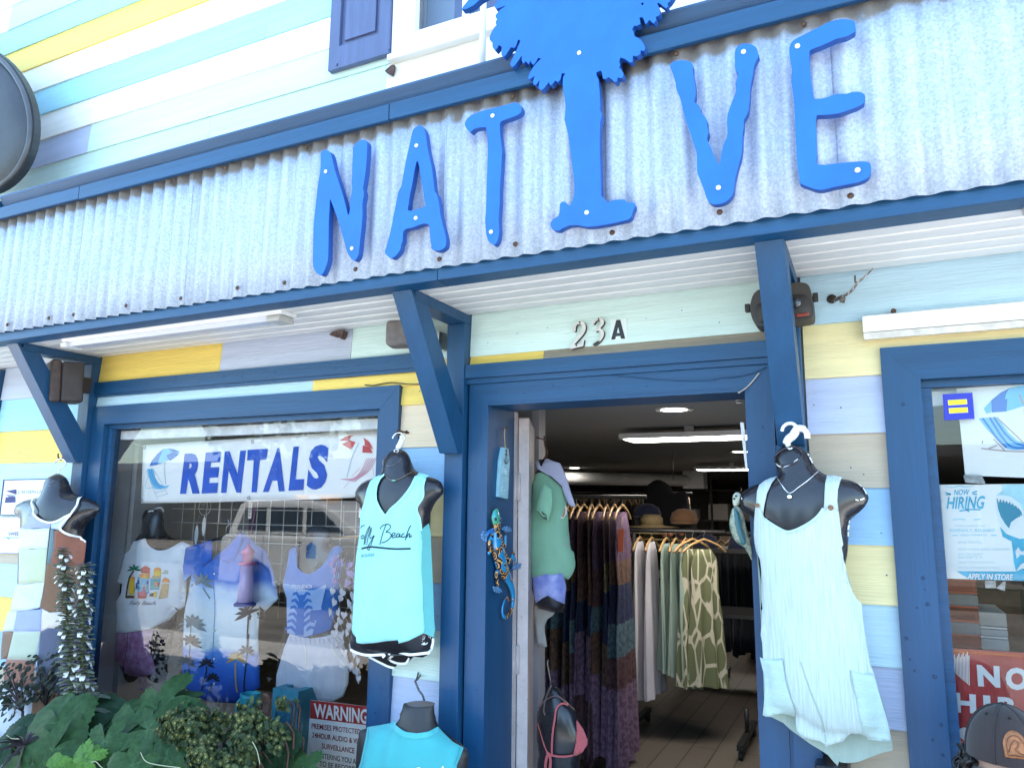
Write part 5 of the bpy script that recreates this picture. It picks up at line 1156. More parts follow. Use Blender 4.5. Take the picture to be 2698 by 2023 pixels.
text('printed_place', 'Folly Beach, SC', G5([(338,722),(690,722),(700,672),(348,672)]), ey, INKP, w5, shear=0.35, off=0.004, y0=YD)
sc = G5([(205,975),(180,1060),(155,1200),(122,1322),(170,1334),(282,1312),(288,1372),(350,1402),(480,1408),(600,1392),(650,1300),(640,1100),(620,930),(540,950),(420,970),(300,985)])
hs5 = HF(smooth2(xz(sc, YD), 1), YD, 0.4, cell=0.01)
s5 = over(fold(lambda x, z: min(hs5.front(x, z), hb5.front(x, z) - 0.004) - 0.004, 0.006, 12, 3, 71), hb5)
MV = mat('mauve_print', (0.26, 0.09, 0.20), rough=0.85, col2=(0.42, 0.26, 0.50), vscale=34)
sheet('shorts', surf2(sc, s5, YD), s5, 0.016, MV, w5, thick=0.002)
ribbon('drawcord', [G5([(430,1400),(440,1450),(420,1490),(450,1530),(490,1500),(480,1440),(470,1405)])], 0.008, lambda x, z: YD - 0.07, YD - 0.07, MV, w5)
ribbon('fly_seam', [G5([(325,985),(318,1100),(300,1220),(285,1320)])], 0.004, s5, YD, pm('plum', (0.10, 0.03, 0.08)), w5, off=0.003)
tube('hanger_hook', [on_y(250 + x * .2411, 1050 + y * .2411, YD) for x, y in ((700,1335),(670,1290),(640,1245),(640,1215),(690,1190),(735,1195),(755,1235))], 0.0035, WHOOK, w5)
tube('hanger_neck', [on_y(250 + x * .2411, 1050 + y * .2411, YD - .01) for x, y in ((700,1330),(665,1280),(635,1232),(600,1235),(570,1265),(555,1300))], [0.006, .008, .009, .0085, .008, .006], WHOOK, w5)

# ---- blue sunset shirt
G6 = lambda pts: px(pts, 0, 1250, .4658)
YH = 0.20
hsq = thing('hanging_shirt', 'blue camp shirt with palm silhouettes hung in the left window', 'shirt', on_y(560, 1850, YH))
SHM = bpy.data.materials.new('sunset_print_cloth'); SHM.use_nodes = True
t = SHM.node_tree; b = t.nodes['Principled BSDF']; b.inputs['Roughness'].default_value = 0.8
tc = t.nodes.new('ShaderNodeTexCoord'); sp_ = t.nodes.new('ShaderNodeSeparateXYZ'); t.links.new(tc.outputs['Generated'], sp_.inputs[0])
nz = t.nodes.new('ShaderNodeTexNoise'); nz.inputs['Scale'].default_value = 5; nz.inputs['Detail'].default_value = 3; t.links.new(tc.outputs['Object'], nz.inputs[0])
ma = t.nodes.new('ShaderNodeMath'); ma.operation = 'MULTIPLY_ADD'; ma.inputs[1].default_value = 0.16; t.links.new(nz.outputs['Fac'], ma.inputs[0]); t.links.new(sp_.outputs['Z'], ma.inputs[2])
rp = t.nodes.new('ShaderNodeValToRGB'); t.links.new(ma.outputs[0], rp.inputs[0]); e = rp.color_ramp.elements
for i, (p, c) in enumerate([(0.08, (0.01, 0.04, 0.32)), (0.30, (0.03, 0.15, 0.62)), (0.385, (0.10, 0.28, 0.72)), (0.42, (0.62, 0.74, 0.82)), (0.60, (0.72, 0.80, 0.86)), (0.74, (0.50, 0.64, 0.84)), (0.80, (0.05, 0.17, 0.60)), (1.0, (0.025, 0.10, 0.42))]):
    q = e[i] if i < 2 else e.new(p); q.position = p; q.color = (*c, 1)
t.links.new(rp.outputs[0], b.inputs['Base Color'])
hull = G6([(1195,368),(1050,412),(1035,520),(1040,620),(1100,560),(1110,620),(1045,800),(1035,1000),(1028,1180),(1090,1240),(1180,1285),(1330,1292),(1470,1200),(1472,900),(1466,740),(1500,772),(1575,700),(1552,560),(1505,430),(1440,395),(1360,325),(1270,420)])
hgs = HF(smooth2(xz(hull, YH), 1), YH, 0.3, cell=0.01)
hy = fold(hgs.front, 0.012, 6, 3, 81, slant=0.2)
fr = G6([(1195,368),(1050,412),(1035,520),(1040,610),(1085,560),(1060,700),(1045,800),(1035,1000),(1028,1180),(1090,1240),(1180,1285),(1330,1292),(1470,1200),(1472,900),(1466,740),(1500,772),(1575,700),(1552,560),(1505,430),(1450,395),(1400,345),(1360,325),(1280,410),(1200,478)])
sheet('shirt_body', surf2(fr, hy, YH), hy, 0.016, SHM, hsq, thick=0.002)
COLR = fabric('royal_blue_collar', (0.035, 0.12, 0.50), bump=0.2)
cy_ = lambda x, z: hy(x, z) - 0.008
sheet('collar_wing', surf2(G6([(1195,366),(1205,400),(1200,478),(1145,520),(1128,455),(1150,415)]), cy_, YH), cy_, 0.02, COLR, hsq, thick=0.002)
sheet('collar_wing', surf2(G6([(1360,325),(1375,375),(1330,470),(1290,500),(1230,470),(1198,480),(1285,412)]), cy_, YH), cy_, 0.02, COLR, hsq, thick=0.002)
ribbon('placket', [G6([(1205,480),(1215,700),(1210,900),(1200,1100),(1195,1285)])], 0.0025, hy, YH, COLR, hsq, off=0.002)
PALMK = mat('dark_palm_print', (0.012, 0.014, 0.03), rough=0.85); PALMG = mat('grey_palm_print', (0.20, 0.24, 0.26), rough=0.85); PALMO = mat('orange_palm_print', (0.62, 0.36, 0.12), rough=0.85)
def palm(mt_, trunk, cx, cy, ln, wd_, n=9):
    ribbon('printed_trunk', [(0.007, G6(trunk))], 0.007, hy, YH, mt_, hsq, off=0.003)
    frond(cx, cy, ln, wd_, [180 - i * 200 / (n - 1) + 10 for i in range(n)], mt_, G6, hy, YH, hsq, 0.0035)
palm(PALMK, [(1385,1230),(1390,1100),(1400,1000),(1405,880),(1415,800)], 1415, 790, 90, 14)
palm(PALMK, [(1400,1020),(1410,900)], 1400, 1000, 60, 10, 7)
palm(PALMK, [(1075,1180),(1072,1060),(1078,960)], 1078, 950, 70, 12)
palm(PALMK, [(1140,1230),(1165,1130),(1170,1080)], 1170, 1070, 50, 9, 7)
palm(PALMG, [(1080,900),(1085,820)], 1090, 850, 85, 14)
palm(PALMG, [(1190,700),(1150,640)], 1140, 610, 80, 12, 7)
palm(PALMO, [(1345,1230),(1335,1150),(1335,1060)], 1340, 1040, 60, 10)
palm(PALMK, [(1050,1180),(1048,1100)], 1055, 1060, 60, 11, 7)
palm(PALMK, [(1190,1230),(1200,1180)], 1205, 1150, 45, 9, 7)
for i, yb in enumerate((560, 720, 880, 1040, 1180)):
    q = surf(1214 * .4658, 1250 + yb * .4658, hy, YH); lathe('button', [(0.006, q.y - 0.002), (0.005, q.y - 0.005)], (q.x, 0, q.z), WHITEP, hsq, n=10, axis='y')
HB = lambda p: mesh
tube('hanger_bar', [on_y(*q, YH + 0.02) for q in G6([(1060,420),(1200,370),(1280,350),(1360,365),(1500,440)])], 0.006, BLACKP, hsq)
tube('hanger_hook', [on_y(*q, YH + 0.02) for q in G6([(1280,350),(1280,300),(1300,280),(1290,255),(1265,260)])], 0.003, STEEL, hsq)
# added pink lighthouse shape, a solid stand-in for a reflection in the pane
PK_ = mat('pink_reflection', (0.55, 0.10, 0.30), rough=0.3, var=0.1); PK2 = mat('milky_pink_reflection', (0.55, 0.45, 0.72), rough=0.2)
ptl = thing('pink_reflection_shape', 'added pink lighthouse shape standing in for a reflection over the blue shirt', 'lantern', on_y(645, 1590, 0.10))
q0, q1 = on_y(645, 1595, 0.10), on_y(640, 1440, 0.10); Hh = q1.z - q0.z
lathe('base', [(0.05, 0), (0.05, 0.01), (0.036, 0.018)], (q0.x, 0.10, q0.z), MATS['print_navy'], ptl)
lathe('body', [(0.036, 0.0185), (0.030, Hh * 0.7)], (q0.x, 0.10, q0.z), PK2, ptl)
lathe('gallery', [(0.043, Hh * 0.705), (0.043, Hh * 0.74), (0.026, Hh * 0.745), (0.026, Hh * 0.9)], (q0.x, 0.10, q0.z), PK_, ptl)
lathe('cap', [(0.036, Hh * 0.902), (0.010, Hh), (0.004, Hh * 1.05)], (q0.x, 0.10, q0.z), PK_, ptl)
tube('cord', [(q0.x, 0.10, q0.z + Hh * 1.05), (q0.x - 0.02, 0.16, q0.z + Hh + 0.25)], 0.0015, PK_, ptl, n=5)

# ---- blue crop top and white shorts
s7 = 360 / 2212
G7 = lambda pts: px(pts, 640, 1380, s7)
w7 = thing('mannequin', 'glossy black form in a blue palm print crop top and white shorts', 'mannequin', on_y(830, 1850, YD), 'torso forms in the left window')
body = G7([(880,360),(950,340),(1000,300),(1040,200),(1050,100),(1100,40),(1250,30),(1380,60),(1420,180),(1400,290),(1450,350),(1540,345),(1640,400),(1680,500),(1640,620),(1560,700),(1540,1000),(1500,1350),(1540,1700),(1640,2100),(1640,2700),(1400,2760),(1000,2760),(600,2700),(600,2200),(700,1750),(730,1300),(690,1000),(680,700),(660,600),(700,450),(780,390)])
B = smooth2(xz(body, YD), 2); hb7 = HF(B, YD, 0.5, cell=0.01)
puff('body', B, hb7, 0.016, BLACKP, w7)
hull = G7([(750,400),(720,650),(670,880),(662,1000),(690,1100),(716,1200),(722,1760),(1000,1840),(1500,1680),(1540,1320),(1562,1100),(1600,700),(1620,420),(1500,340),(1100,330)])
hg7 = HF(smooth2(xz(hull, YD), 1), YD, 0.5, cell=0.01)
c0 = lambda x, z: min(hg7.front(x, z), hb7.front(x, z) - 0.004) - 0.002
cy7 = over(fold(c0, 0.006, 10, 5, 91), hb7)
fr = G7([(755,400),(880,365),(868,500),(870,680),(930,760),(1050,815),(1150,780),(1280,680),(1370,560),(1430,430),(1480,360),(1560,345),(1620,400),(1600,700),(1562,1100),(1540,1320),(1500,1685),(1300,1760),(1000,1840),(850,1800),(722,1765),(720,1500),(716,1200),(690,1100),(662,1000),(670,880),(720,650)])
BLU = fabric('cornflower_jersey', (0.04, 0.16, 0.52), bump=0.2, bscale=300); LBL = fabric('road_reflection_blue', (0.30, 0.44, 0.74), bump=0.2, bscale=300)
sheet('crop_top', surf2(fr, cy7, YD), cy7, 0.014, BLU, w7, thick=0.002)
flat('road_reflection', G7([(668,960),(900,985),(1368,985),(1290,1330),(1300,1380),(1100,1395),(1090,1540),(1200,1560),(1130,1790),(1000,1825),(850,1790),(724,1755),(722,1500),(718,1200),(690,1100),(664,1010)]), cy7, LBL, w7, off=0.003, y0=YD)  # lighter patch paints in the bright road mirrored over the top
leafs = []
for i, yb in enumerate((1130, 1240, 1350, 1460, 1570, 1680)):
    for sg in (-1, 1):
        L_ = 150 + i * 12; cx = 960 + (6 * i if sg > 0 else -10 * i)
        flat('palm_leaf_print', G7([(960 - 8 * i, yb + 60), (cx + sg * L_ * .5, yb - 40), (cx + sg * L_ * .9, yb - 20), (cx + sg * L_, yb + 30), (cx + sg * L_ * .6, yb + 10), (960 + sg * 40 - 8 * i, yb + 110)]), cy7, BLU, w7, off=0.0045, y0=YD)
flat('palm_trunk_print', G7([(935,1140),(990,1140),(1000,1500),(990,1800),(860,1790),(890,1400)]), cy7, BLU, w7, off=0.0048, y0=YD)
text('printed_place', 'FOLLY BEACH', G7([(790,1040),(1130,1040),(1130,980),(790,985)]), cy7, PIPE, w7, off=0.005, y0=YD, shear=0.2)
text('printed_state', 'S. Carolina', G7([(850,1090),(1060,1080),(1060,1045),(850,1050)]), cy7, PIPE, w7, off=0.005, y0=YD, shear=0.3)
s8 = 400 / 1269
G8 = lambda pts: px(pts, 600, 1500, s8)
sc = G8([(518,535),(600,560),(700,575),(820,555),(960,512),(968,620),(1000,720),(1012,800),(1006,950),(965,1060),(880,1102),(800,1105),(700,1092),(560,1030),(402,985),(415,880),(430,800),(470,660)])
hs8 = HF(smooth2(xz(sc, YD), 1), YD, 0.42, cell=0.01)
s8y = over(fold(lambda x, z: min(hs8.front(x, z), hb7.front(x, z) - 0.006), 0.010, 16, 2.5, 97), hb7)
WSH = fabric('white_shorts_cloth', (0.68, 0.67, 0.77), bump=0.3, bscale=200)
sheet('shorts', surf2(sc, s8y, YD), s8y, 0.012, WSH, w7, thick=0.002)
ribbon('white_trim', [G8([(880,620),(930,700),(985,790),(995,870),(990,960),(950,1050),(880,1085)]), G8([(640,620),(655,700),(650,800)])], 0.007, s8y, YD, PIPE, w7, off=0.003)
for i in range(11):
    x = 530 + i * 40; ribbon('waist_gather_shade', [G8([(x, 545 + (30 if 3 < i < 8 else 15) ), (x + 4, 600 + (20 if 3 < i < 8 else 0))])], 0.003, s8y, YD, mat('gather_shade', (0.42, 0.40, 0.52), rough=0.9), w7, off=0.002)  # darker strokes paint in the shade of the waist gathers

# ---- rentals banner
YBN = 0.115
bn = thing('rentals_banner', 'white vinyl banner with blue slanted lettering hung behind the left pane', 'banner', on_y(372, 1325, YBN))
hbn = lambda x, z: YBN + 0.006 * mnoise.noise(Vector((x * 3.2, z * 2, 3)))
BANW = mat('white_banner_vinyl', (0.90, 0.90, 0.89), rough=0.35)
bq = [(377.3, 1172.5), (560, 1160), (780, 1145), (1004, 1128), (1004, 1307), (800, 1316.5), (580, 1322), (371.3, 1325.6)]
sheet('cloth', surf2(bq, hbn, YBN), hbn, 0.04, BANW, bn, thick=0.001)
BLT = mat('banner_blue_ink', (0.012, 0.09, 0.52), rough=0.4, var=0.12, vscale=14)
def letters(par, word, bounds, yf, y0, mt_, bold, shear):
    for ch_, q in zip(word, bounds): text('printed_letter', ch_, q, yf, mt_, par, bold=bold, shear=shear, off=0.003, y0=y0)
B3 = lambda pts: px(pts, 250, 1050, 400 / 1659)
B4 = lambda pts: px(pts, 600, 1050, 400 / 1659)
letters(bn, 'REN', [B3([(935,1040),(1150,1036),(1205,592),(985,602)]), B3([(1170,1036),(1340,1030),(1385,580),(1215,588)]), B3([(1380,1030),(1600,1026),(1655,566),(1425,576)])], hbn, YBN, BLT, 0.055, 0.0)
letters(bn, 'TALS', [B4([(200,1024),(385,1022),(440,548),(222,560)]), B4([(388,1020),(625,1010),(620,535),(500,542)]), B4([(668,1006),(830,998),(870,518),(722,526)]), B4([(860,1000),(1075,985),(1120,498),(905,510)])], hbn, YBN, BLT, 0.055, 0.0)
BL1 = mat('umbrella_blue', (0.02, 0.16, 0.55), rough=0.5); BL2 = mat('umbrella_cyan', (0.16, 0.52, 0.80), rough=0.5); RD1 = mat('umbrella_red', (0.60, 0.07, 0.08), rough=0.5); LINEP = mat('thin_print_line', (0.35, 0.5, 0.65), rough=0.6); PNK = mat('pink_stripe_ink', (0.70, 0.34, 0.45), rough=0.6)
def bf(nm, k, G, pts, o=0.003): flat(nm, G(pts), hbn, k, bn, off=o, y0=YBN)
bf('print_umbrella', BL1, B3, [(603,735),(625,680),(690,600),(755,548),(735,600),(710,650),(690,722)]); bf('print_umbrella', BL2, B3, [(755,548),(800,545),(850,582),(780,620),(715,640),(730,590)])
bf('print_umbrella', BL1, B3, [(800,543),(870,552),(930,580),(900,590),(852,584)]); bf('print_umbrella', BL1, B3, [(785,620),(852,586),(905,595),(915,615),(830,678),(812,670)]); bf('print_umbrella', BL2, B3, [(712,640),(782,622),(810,672),(760,690),(695,720),(705,670)]); bf('print_umbrella', BL2, B3, [(905,594),(930,582),(918,612)])
ribbon('print_pole', [B3([(775,625),(765,780),(780,930)])], 0.003, hbn, YBN, LINEP, bn, off=0.003)
bf('print_deck_chair', BL2, B3, [(575,768),(640,766),(660,860),(700,930),(760,955),(822,945),(790,975),(720,990),(660,985),(620,920),(590,840)])
ribbon('print_chair_frame', [B3([(560,775),(600,880),(690,1100)]), B3([(590,840),(560,975),(700,950)]), B3([(640,770),(740,930),(800,1045)]), B3([(655,1030),(770,1000)]), B3([(690,1070),(800,1040)])], 0.0022, hbn, YBN, LINEP, bn, off=0.0025)
ribbon('print_chair_stripe', [B3([(597,768),(620,860),(670,940),(730,975)]), B3([(620,768),(642,860),(690,930),(760,965)])], 0.003, hbn, YBN, BL1, bn, off=0.0036)
bf('print_umbrella', RD1, B4, [(1225,460),(1290,415),(1385,398),(1345,420),(1325,462)]); bf('print_umbrella', RD1, B4, [(1330,455),(1400,475),(1350,555),(1250,498),(1285,482)]); bf('print_umbrella', RD1, B4, [(1485,425),(1550,470),(1595,555),(1560,530),(1500,510),(1500,470)]); bf('print_umbrella', RD1, B4, [(1480,510),(1560,530),(1588,595),(1475,588)])
ribbon('print_pole', [B4([(1435,480),(1360,650),(1305,865)])], 0.0028, hbn, YBN, LINEP, bn, off=0.003)
for i in range(6):
    x = 1525 + i * 20; ribbon('print_chair_stripe', [B4([(x, 648), (x - 60 - i * 2, 780), (x - 150 - i * 8, 870), (1240 + i * 30, 878 + i * 6)])], 0.003, hbn, YBN, PNK, bn, off=0.003)
ribbon('print_chair_frame', [B4([(1455,752),(1360,850)]), B4([(1325,910),(1270,980)]), B4([(1590,760),(1605,860)])], 0.0018, hbn, YBN, PNK, bn, off=0.0025)
for (u, v) in [(250 + 547 * .2411, 1050 + 537 * .2411), (250 + 518 * .2411, 1050 + 1110 * .2411), (600 + 278 * .2411, 1050 + 473 * .2411), (600 + 235 * .2411, 1050 + 1085 * .2411)]:
    q = surf(u, v, hbn, YBN)
    tube('grommet', [q + Vector((0.0075 * math.cos(t), -0.003, 0.0075 * math.sin(t))) for t in [2 * math.pi * k / 14 for k in range(14)]], 0.002, STEEL, bn, n=6, closed=True)
tube('tie_string', [on_y(380, 1177, YBN), on_y(326, 1160, 0.16)], 0.0012, PIPE, bn, n=5)

# ---- wire display grid behind
gp = thing('wire_grid_panel', 'pale wire display grid hung across the back of the left window', 'grid panel', (-2.7, 0.42, 1.0))
GW = mat('pale_wire_grid', (0.58, 0.58, 0.56), rough=0.4)
V, F = [], []
def addw(a, b_, r):
    a, b_ = Vector(a), Vector(b_); d = (b_ - a).normalized(); s1 = d.cross(Vector((0, 1, 0))).normalized() * r; s2 = Vector((0, 1, 0)) * r; o = len(V)
    for p in (a, b_):
        for s in (s1, s2, -s1, -s2): V.append(p + s)
    for k in range(4): F.append((o + k, o + (k + 1) % 4, o + 4 + (k + 1) % 4, o + 4 + k))
gx0 = on_y(425, 1300, 0.42).x
for i in range(19): addw((gx0 + i * 0.092, 0.42, 1.02 if i % 4 else 0.9), (gx0 + i * 0.092, 0.42, 1.98), 0.0026)
for z in (1.95, 1.86, 1.66, 1.56, 1.485, 1.39, 1.29, 1.2, 1.1): addw((gx0, 0.416, z), (gx0 + 18 * 0.092, 0.416, z), 0.0026)
o = mesh('wires', V, F, GW, gp); o['kind'] = 'stuff'
fh = thing('feather_charm', 'dream catcher with two white feathers on the wire grid', 'charm', on_y(540, 1450, 0.40))
c_ = on_y(540, 1335, 0.395)
tube('hoop', [c_ + Vector((0.045 * math.cos(t), 0, 0.045 * math.sin(t))) for t in [2 * math.pi * k / 24 for k in range(24)]], 0.002, GW, fh, n=5, closed=True)
for k in range(7): tube('web_thread', [c_ + Vector((0.044 * math.cos(k * 2.4), 0, 0.044 * math.sin(k * 2.4))), c_ + Vector((0.015 * math.cos(k * 2.4 + 1.2), 0, 0.015 * math.sin(k * 2.4 + 1.2)))], 0.0008, GW, fh, n=4)
for (u, v) in ((517, 1408), (537, 1385)):
    q = on_y(u, v, 0.385); slab('feather', smooth2([(q.x, q.z + 0.055), (q.x + 0.014, q.z + 0.01), (q.x + 0.010, q.z - 0.03), (q.x, q.z - 0.055), (q.x - 0.010, q.z - 0.03), (q.x - 0.013, q.z + 0.01)], 2), 0.385, 0.387, PIPE, fh)
    tube('feather_cord', [(q.x, 0.386, q.z + 0.055), (q.x + 0.01, 0.39, c_.z - 0.045)], 0.001, GW, fh, n=4)
sc_ = thing('striped_strap', 'short white strap with brown dots on the wire grid', 'strap', on_y(660, 1360, 0.40))
slab('band', xz([(656,1322),(665,1322),(662,1366),(654,1366)], 0.40), 0.398, 0.402, WHITEP, sc_)
for k in range(4): lathe('dot', [(0.004, 0.397), (0.003, 0.3965)], (on_y(660 - k * .4, 1330 + k * 9, 0.4).x, 0, on_y(660, 1330 + k * 9, 0.4).z), WOOD, sc_, n=8, axis='y')
hsh = thing('hanging_rod', 'round pale wooden rod end sticking out behind the aqua tank', 'rod', on_y(900, 1415, 0.3))
tube('rod', [on_y(878, 1417, 0.3), on_y(960, 1411, 0.3)], 0.006, mat('pale_wood', (0.50, 0.34, 0.20), rough=0.6, var=0.2, vscale=30), hsh)
tube('rod_cord', [on_y(905, 1415, 0.3), on_y(906, 1330, 0.38)], 0.0012, GW, hsh, n=5)
# ---- garland of hearts
HT = mat('grey_glass_heart', (0.42, 0.44, 0.52), rough=0.15); HV = mat('violet_glass_heart', (0.08, 0.03, 0.30), rough=0.15)
gar = thing('heart_garland', 'curtain of grey and violet glass hearts at the right of the left window', 'garland', on_y(910, 1480, 0.13))
def heart(c, r, tilt, mt_):
    pts = []
    for k in range(18):
        a = 2 * math.pi * k / 18; x = 16 * math.sin(a) ** 3; z = 13 * math.cos(a) - 5 * math.cos(2 * a) - 2 * math.cos(3 * a) - math.cos(4 * a)
        pts.append((x * r / 16, z * r / 16))
    ct, st = math.cos(tilt), math.sin(tilt); wd_ = random.uniform(0.35, 1.0)
    slab('heart', [(c.x + (x * ct - z * st) * wd_, c.z + x * st + z * ct) for x, z in pts], c.y - 0.002, c.y + 0.002, mt_, gar)
random.seed(5)
for s_i, (u0, v0, n) in enumerate([(872, 1470, 9), (892, 1462, 10), (908, 1468, 11), (921, 1474, 11), (932, 1480, 12)]):
    yy_ = 0.12 + 0.02 * (s_i % 2); top = on_y(u0, v0, yy_); pts = [top]
    for k in range(n):
        q = on_y(u0 + random.uniform(-9, 9) + k * 1.0, v0 + 12 + k * 27 + random.uniform(-6, 6), yy_)
        heart(q, random.uniform(0.016, 0.022), random.uniform(-0.6, 0.6), HV if k < 3 else HT); pts.append(q)
    tube('garland_thread', pts, 0.0008, GW, gar, n=4)
tg = thing('price_tag', 'white swing tag with a green dot beside the aqua tank top', 'tag', on_y(950, 1350, 0.05))
slab('card', xz([(947,1338),(958,1338),(957,1363),(945,1363)], 0.06), 0.06, 0.061, WHITEP, tg); q = on_y(949, 1357, 0.059); lathe('dot', [(0.003, 0.0595), (0.0028, 0.059)], (q.x, 0, q.z), mat('green_dot', (0.05, 0.6, 0.12), rough=0.5), tg, n=10, axis='y')

# ---- lantern box, cup and navy bag on the display floor
LB = mat('teal_painted_wood', (0.075, 0.34, 0.46), rough=0.5, var=0.12, vscale=12, bump=0.2); LB2 = mat('teal_print_glass', (0.05, 0.22, 0.34), rough=0.2, var=0.4, vscale=20)
tb = thing('lantern_box', 'teal wooden lantern box standing on the display floor', 'lantern', on_y(745, 1985, 0.12))
c0_, c1_ = on_y(709, 1990, 0.09), on_y(778, 1985, 0.09); zt = on_y(740, 1822, 0.09).z
xa, xb = c0_.x, c1_.x; zb = 0.502
slab('front_frame', [(xa, zb), (xb, zb), (xb, zt), (xa, zt)], 0.09, 0.105, LB, tb, holes=([(xa + 0.022, zb + 0.03), (xb - 0.022, zb + 0.03), (xb - 0.022, zt - 0.03), (xa + 0.022, zt - 0.03)],))
slab('printed_panel', [(xa + 0.0225, zb + 0.0305), (xb - 0.0225, zb + 0.0305), (xb - 0.0225, zt - 0.0305), (xa + 0.0225, zt - 0.0305)], 0.098, 0.104, LB2, tb)
box('side_panel', xb - 0.014, xb, 0.106, 0.27, zb, zt, LB, tb); box('side_panel', xa, xa + 0.014, 0.106, 0.27, zb, zt, LB, tb); box('back_panel', xa + 0.0145, xb - 0.0145, 0.256, 0.27, zb, zt, LB, tb)
slab('top_frame', [(xa, 0.09), (xb, 0.09), (xb, 0.27), (xa, 0.27)], 0, 0.012, LB, tb, holes=([(xa + 0.035, 0.135), (xb - 0.035, 0.135), (xb - 0.035, 0.225), (xa + 0.035, 0.225)],))
tf = tb.children[-1]
M_ = Matrix(((1, 0, 0, 0), (0, 0, 1, 0), (0, -1, 0, 0), (0, 0, 0, 1)))
tf.data.transform(M_); wl = tf.location + tb.location; tf.location = Vector((wl.x, wl.z, zt + 0.0065)) - tb.location
cup = thing('tall_cup', 'turquoise tin cup with a handle beside the lantern box', 'cup', on_y(660, 1985, 0.12))
q = on_y(660, 1825, 0.16); CUPM = mat('turquoise_enamel', (0.06, 0.50, 0.60), rough=0.3)
lathe('cup_body', [(0.040, 0.502), (0.044, q.z - 0.02), (0.046, q.z), (0.041, q.z), (0.039, q.z - 0.012), (0.036, 0.52)], (q.x, 0.16, 0), CUPM, cup, n=28)
tube('cup_handle', [(q.x - 0.043, 0.16, q.z - 0.02), (q.x - 0.07, 0.15, q.z - 0.05), (q.x - 0.068, 0.15, q.z - 0.12), (q.x - 0.042, 0.16, q.z - 0.15)], 0.007, CUPM, cup)
G9 = lambda pts: px(pts, 250, 1608)
bgq = thing('navy_bag', 'navy tote bag with a white sand dollar emblem behind the leaves', 'bag', on_y(465, 1960, 0.12))
bo = smooth2(xz(G9([(760,960),(900,955),(1080,975),(1085,1150),(1070,1330),(650,1330),(665,1110),(740,1080)]), 0.14), 1)
hbag = HF(bo, 0.14, 0.35, cell=0.01); NV = fabric('navy_canvas', (0.018, 0.03, 0.085), bump=0.4, bscale=200)
puff('bag_body', bo, hbag, 0.02, NV, bgq)
EMB = mat('pale_emblem_ink', (0.55, 0.62, 0.72), rough=0.7)
ribbon('emblem_ring', [G9([(827 + 60 * math.cos(t), 1050 + 55 * math.sin(t)) for t in [2 * math.pi * k / 24 for k in range(25)]])], 0.003, hbag.front, 0.14, EMB, bgq, off=0.003)
for k in range(5):
    a = 2 * math.pi * k / 5 - 1.57
    flat('emblem_petal', G9([(827 + 12 * math.cos(a), 1050 + 11 * math.sin(a)), (827 + 40 * math.cos(a - .22), 1050 + 37 * math.sin(a - .22)), (827 + 45 * math.cos(a), 1050 + 42 * math.sin(a)), (827 + 40 * math.cos(a + .22), 1050 + 37 * math.sin(a + .22))]), hbag.front, EMB, bgq, off=0.003, y0=0.14)
text('bag_lettering', 'FOLLY BEACH', G9([(690,1145),(960,1140),(960,1112),(690,1118)]), hbag.front, EMB, bgq, off=0.003, y0=0.14)
# ---- warning sign at the right corner of the window
ws = thing('warning_sign', 'red and white surveillance warning sign in the lower corner of the left window', 'sign', on_y(880, 2023, 0.06))
YW = 0.075
WQ = G8([(695,1090),(1180,1143),(1180,1300),(688,1240)])
slab('sign_board', xz(G8([(695,1090),(1180,1143),(1160,1760),(652,1700)]), YW), YW, YW + 0.004, mat('sign_white_plastic', (0.88, 0.88, 0.88), rough=0.25), ws)
flat('red_band', WQ, YW, mat('warning_red', (0.42, 0.03, 0.03), rough=0.3), ws, off=0.0015, y0=YW)
WRD = mat('warning_red_ink', (0.30, 0.03, 0.035), rough=0.4); WBK = mat('warning_black_ink', (0.02, 0.02, 0.03), rough=0.4)
text('band_lettering', 'WARNING', G8([(725,1232),(1172,1290),(1178,1165),(722,1112)]), YW, PIPE, ws, bold=0.03, off=0.003)
for s, q, k in (('PREMISES PROTECTED BY', [(703,1325),(1175,1383),(1176,1340),(704,1280)], WRD), ('24HOUR AUDIO & VIDEO', [(708,1400),(1170,1465),(1171,1420),(709,1356)], WRD), ('SURVEILLANCE', [(788,1492),(1060,1535),(1062,1488),(789,1448)], WRD), ('BY ENTERING YOU AGREE', [(703,1560),(1165,1640),(1166,1592),(704,1518)], WBK), ('TO BE RECORDED', [(768,1640),(1120,1695),(1122,1652),(769,1594)], WBK)):
    text('sign_line', s, G8(q), YW, k, ws, bold=0.012, off=0.002)
# grey tray at the foot of the display
# ================================================================== right shop window: stickers, posters, stock
YG = 0.018                                              # stuck on the outside face of the pane
A6 = lambda pts: px(pts, 2390, 960, 308 / 2212)
B6 = lambda pts: px(pts, 2420, 1240, 278 / 1441)
C6 = lambda pts: px(pts, 2420, 1560, 278 / 996)
st = thing('equality_sticker', 'small blue square sticker with two yellow bars on the right pane', 'sticker', on_y(2490, 1107, YG))
slab('square', xz(A6([(672,565),(1235,533),(1278,1028),(705,1055)]), YG), YG, YG + 0.0012, mat('sticker_blue', (0.022, 0.03, 0.42), rough=0.35), st)
for q in ([(770,680),(1125,658),(1135,750),(783,773)], [(788,830),(1140,812),(1152,905),(797,925)]):
    slab('bar_edge', xz(A6([(q[0][0] - 3, q[0][1] - 3), (q[1][0] + 4, q[1][1] - 3), (q[2][0] + 4, q[2][1] + 3), (q[3][0] - 3, q[3][1] + 3)]), YG), YG - 0.0009, YG - 0.0002, PIPE, st)
    slab('yellow_bar', xz(A6(q), YG), YG - 0.0018, YG - 0.001, mat('sticker_yellow', (0.85, 0.72, 0.02), rough=0.35), st)
YP = 0.045                                              # posters taped inside
PAPER = mat('white_poster_paper', (0.82, 0.84, 0.84), rough=0.5)
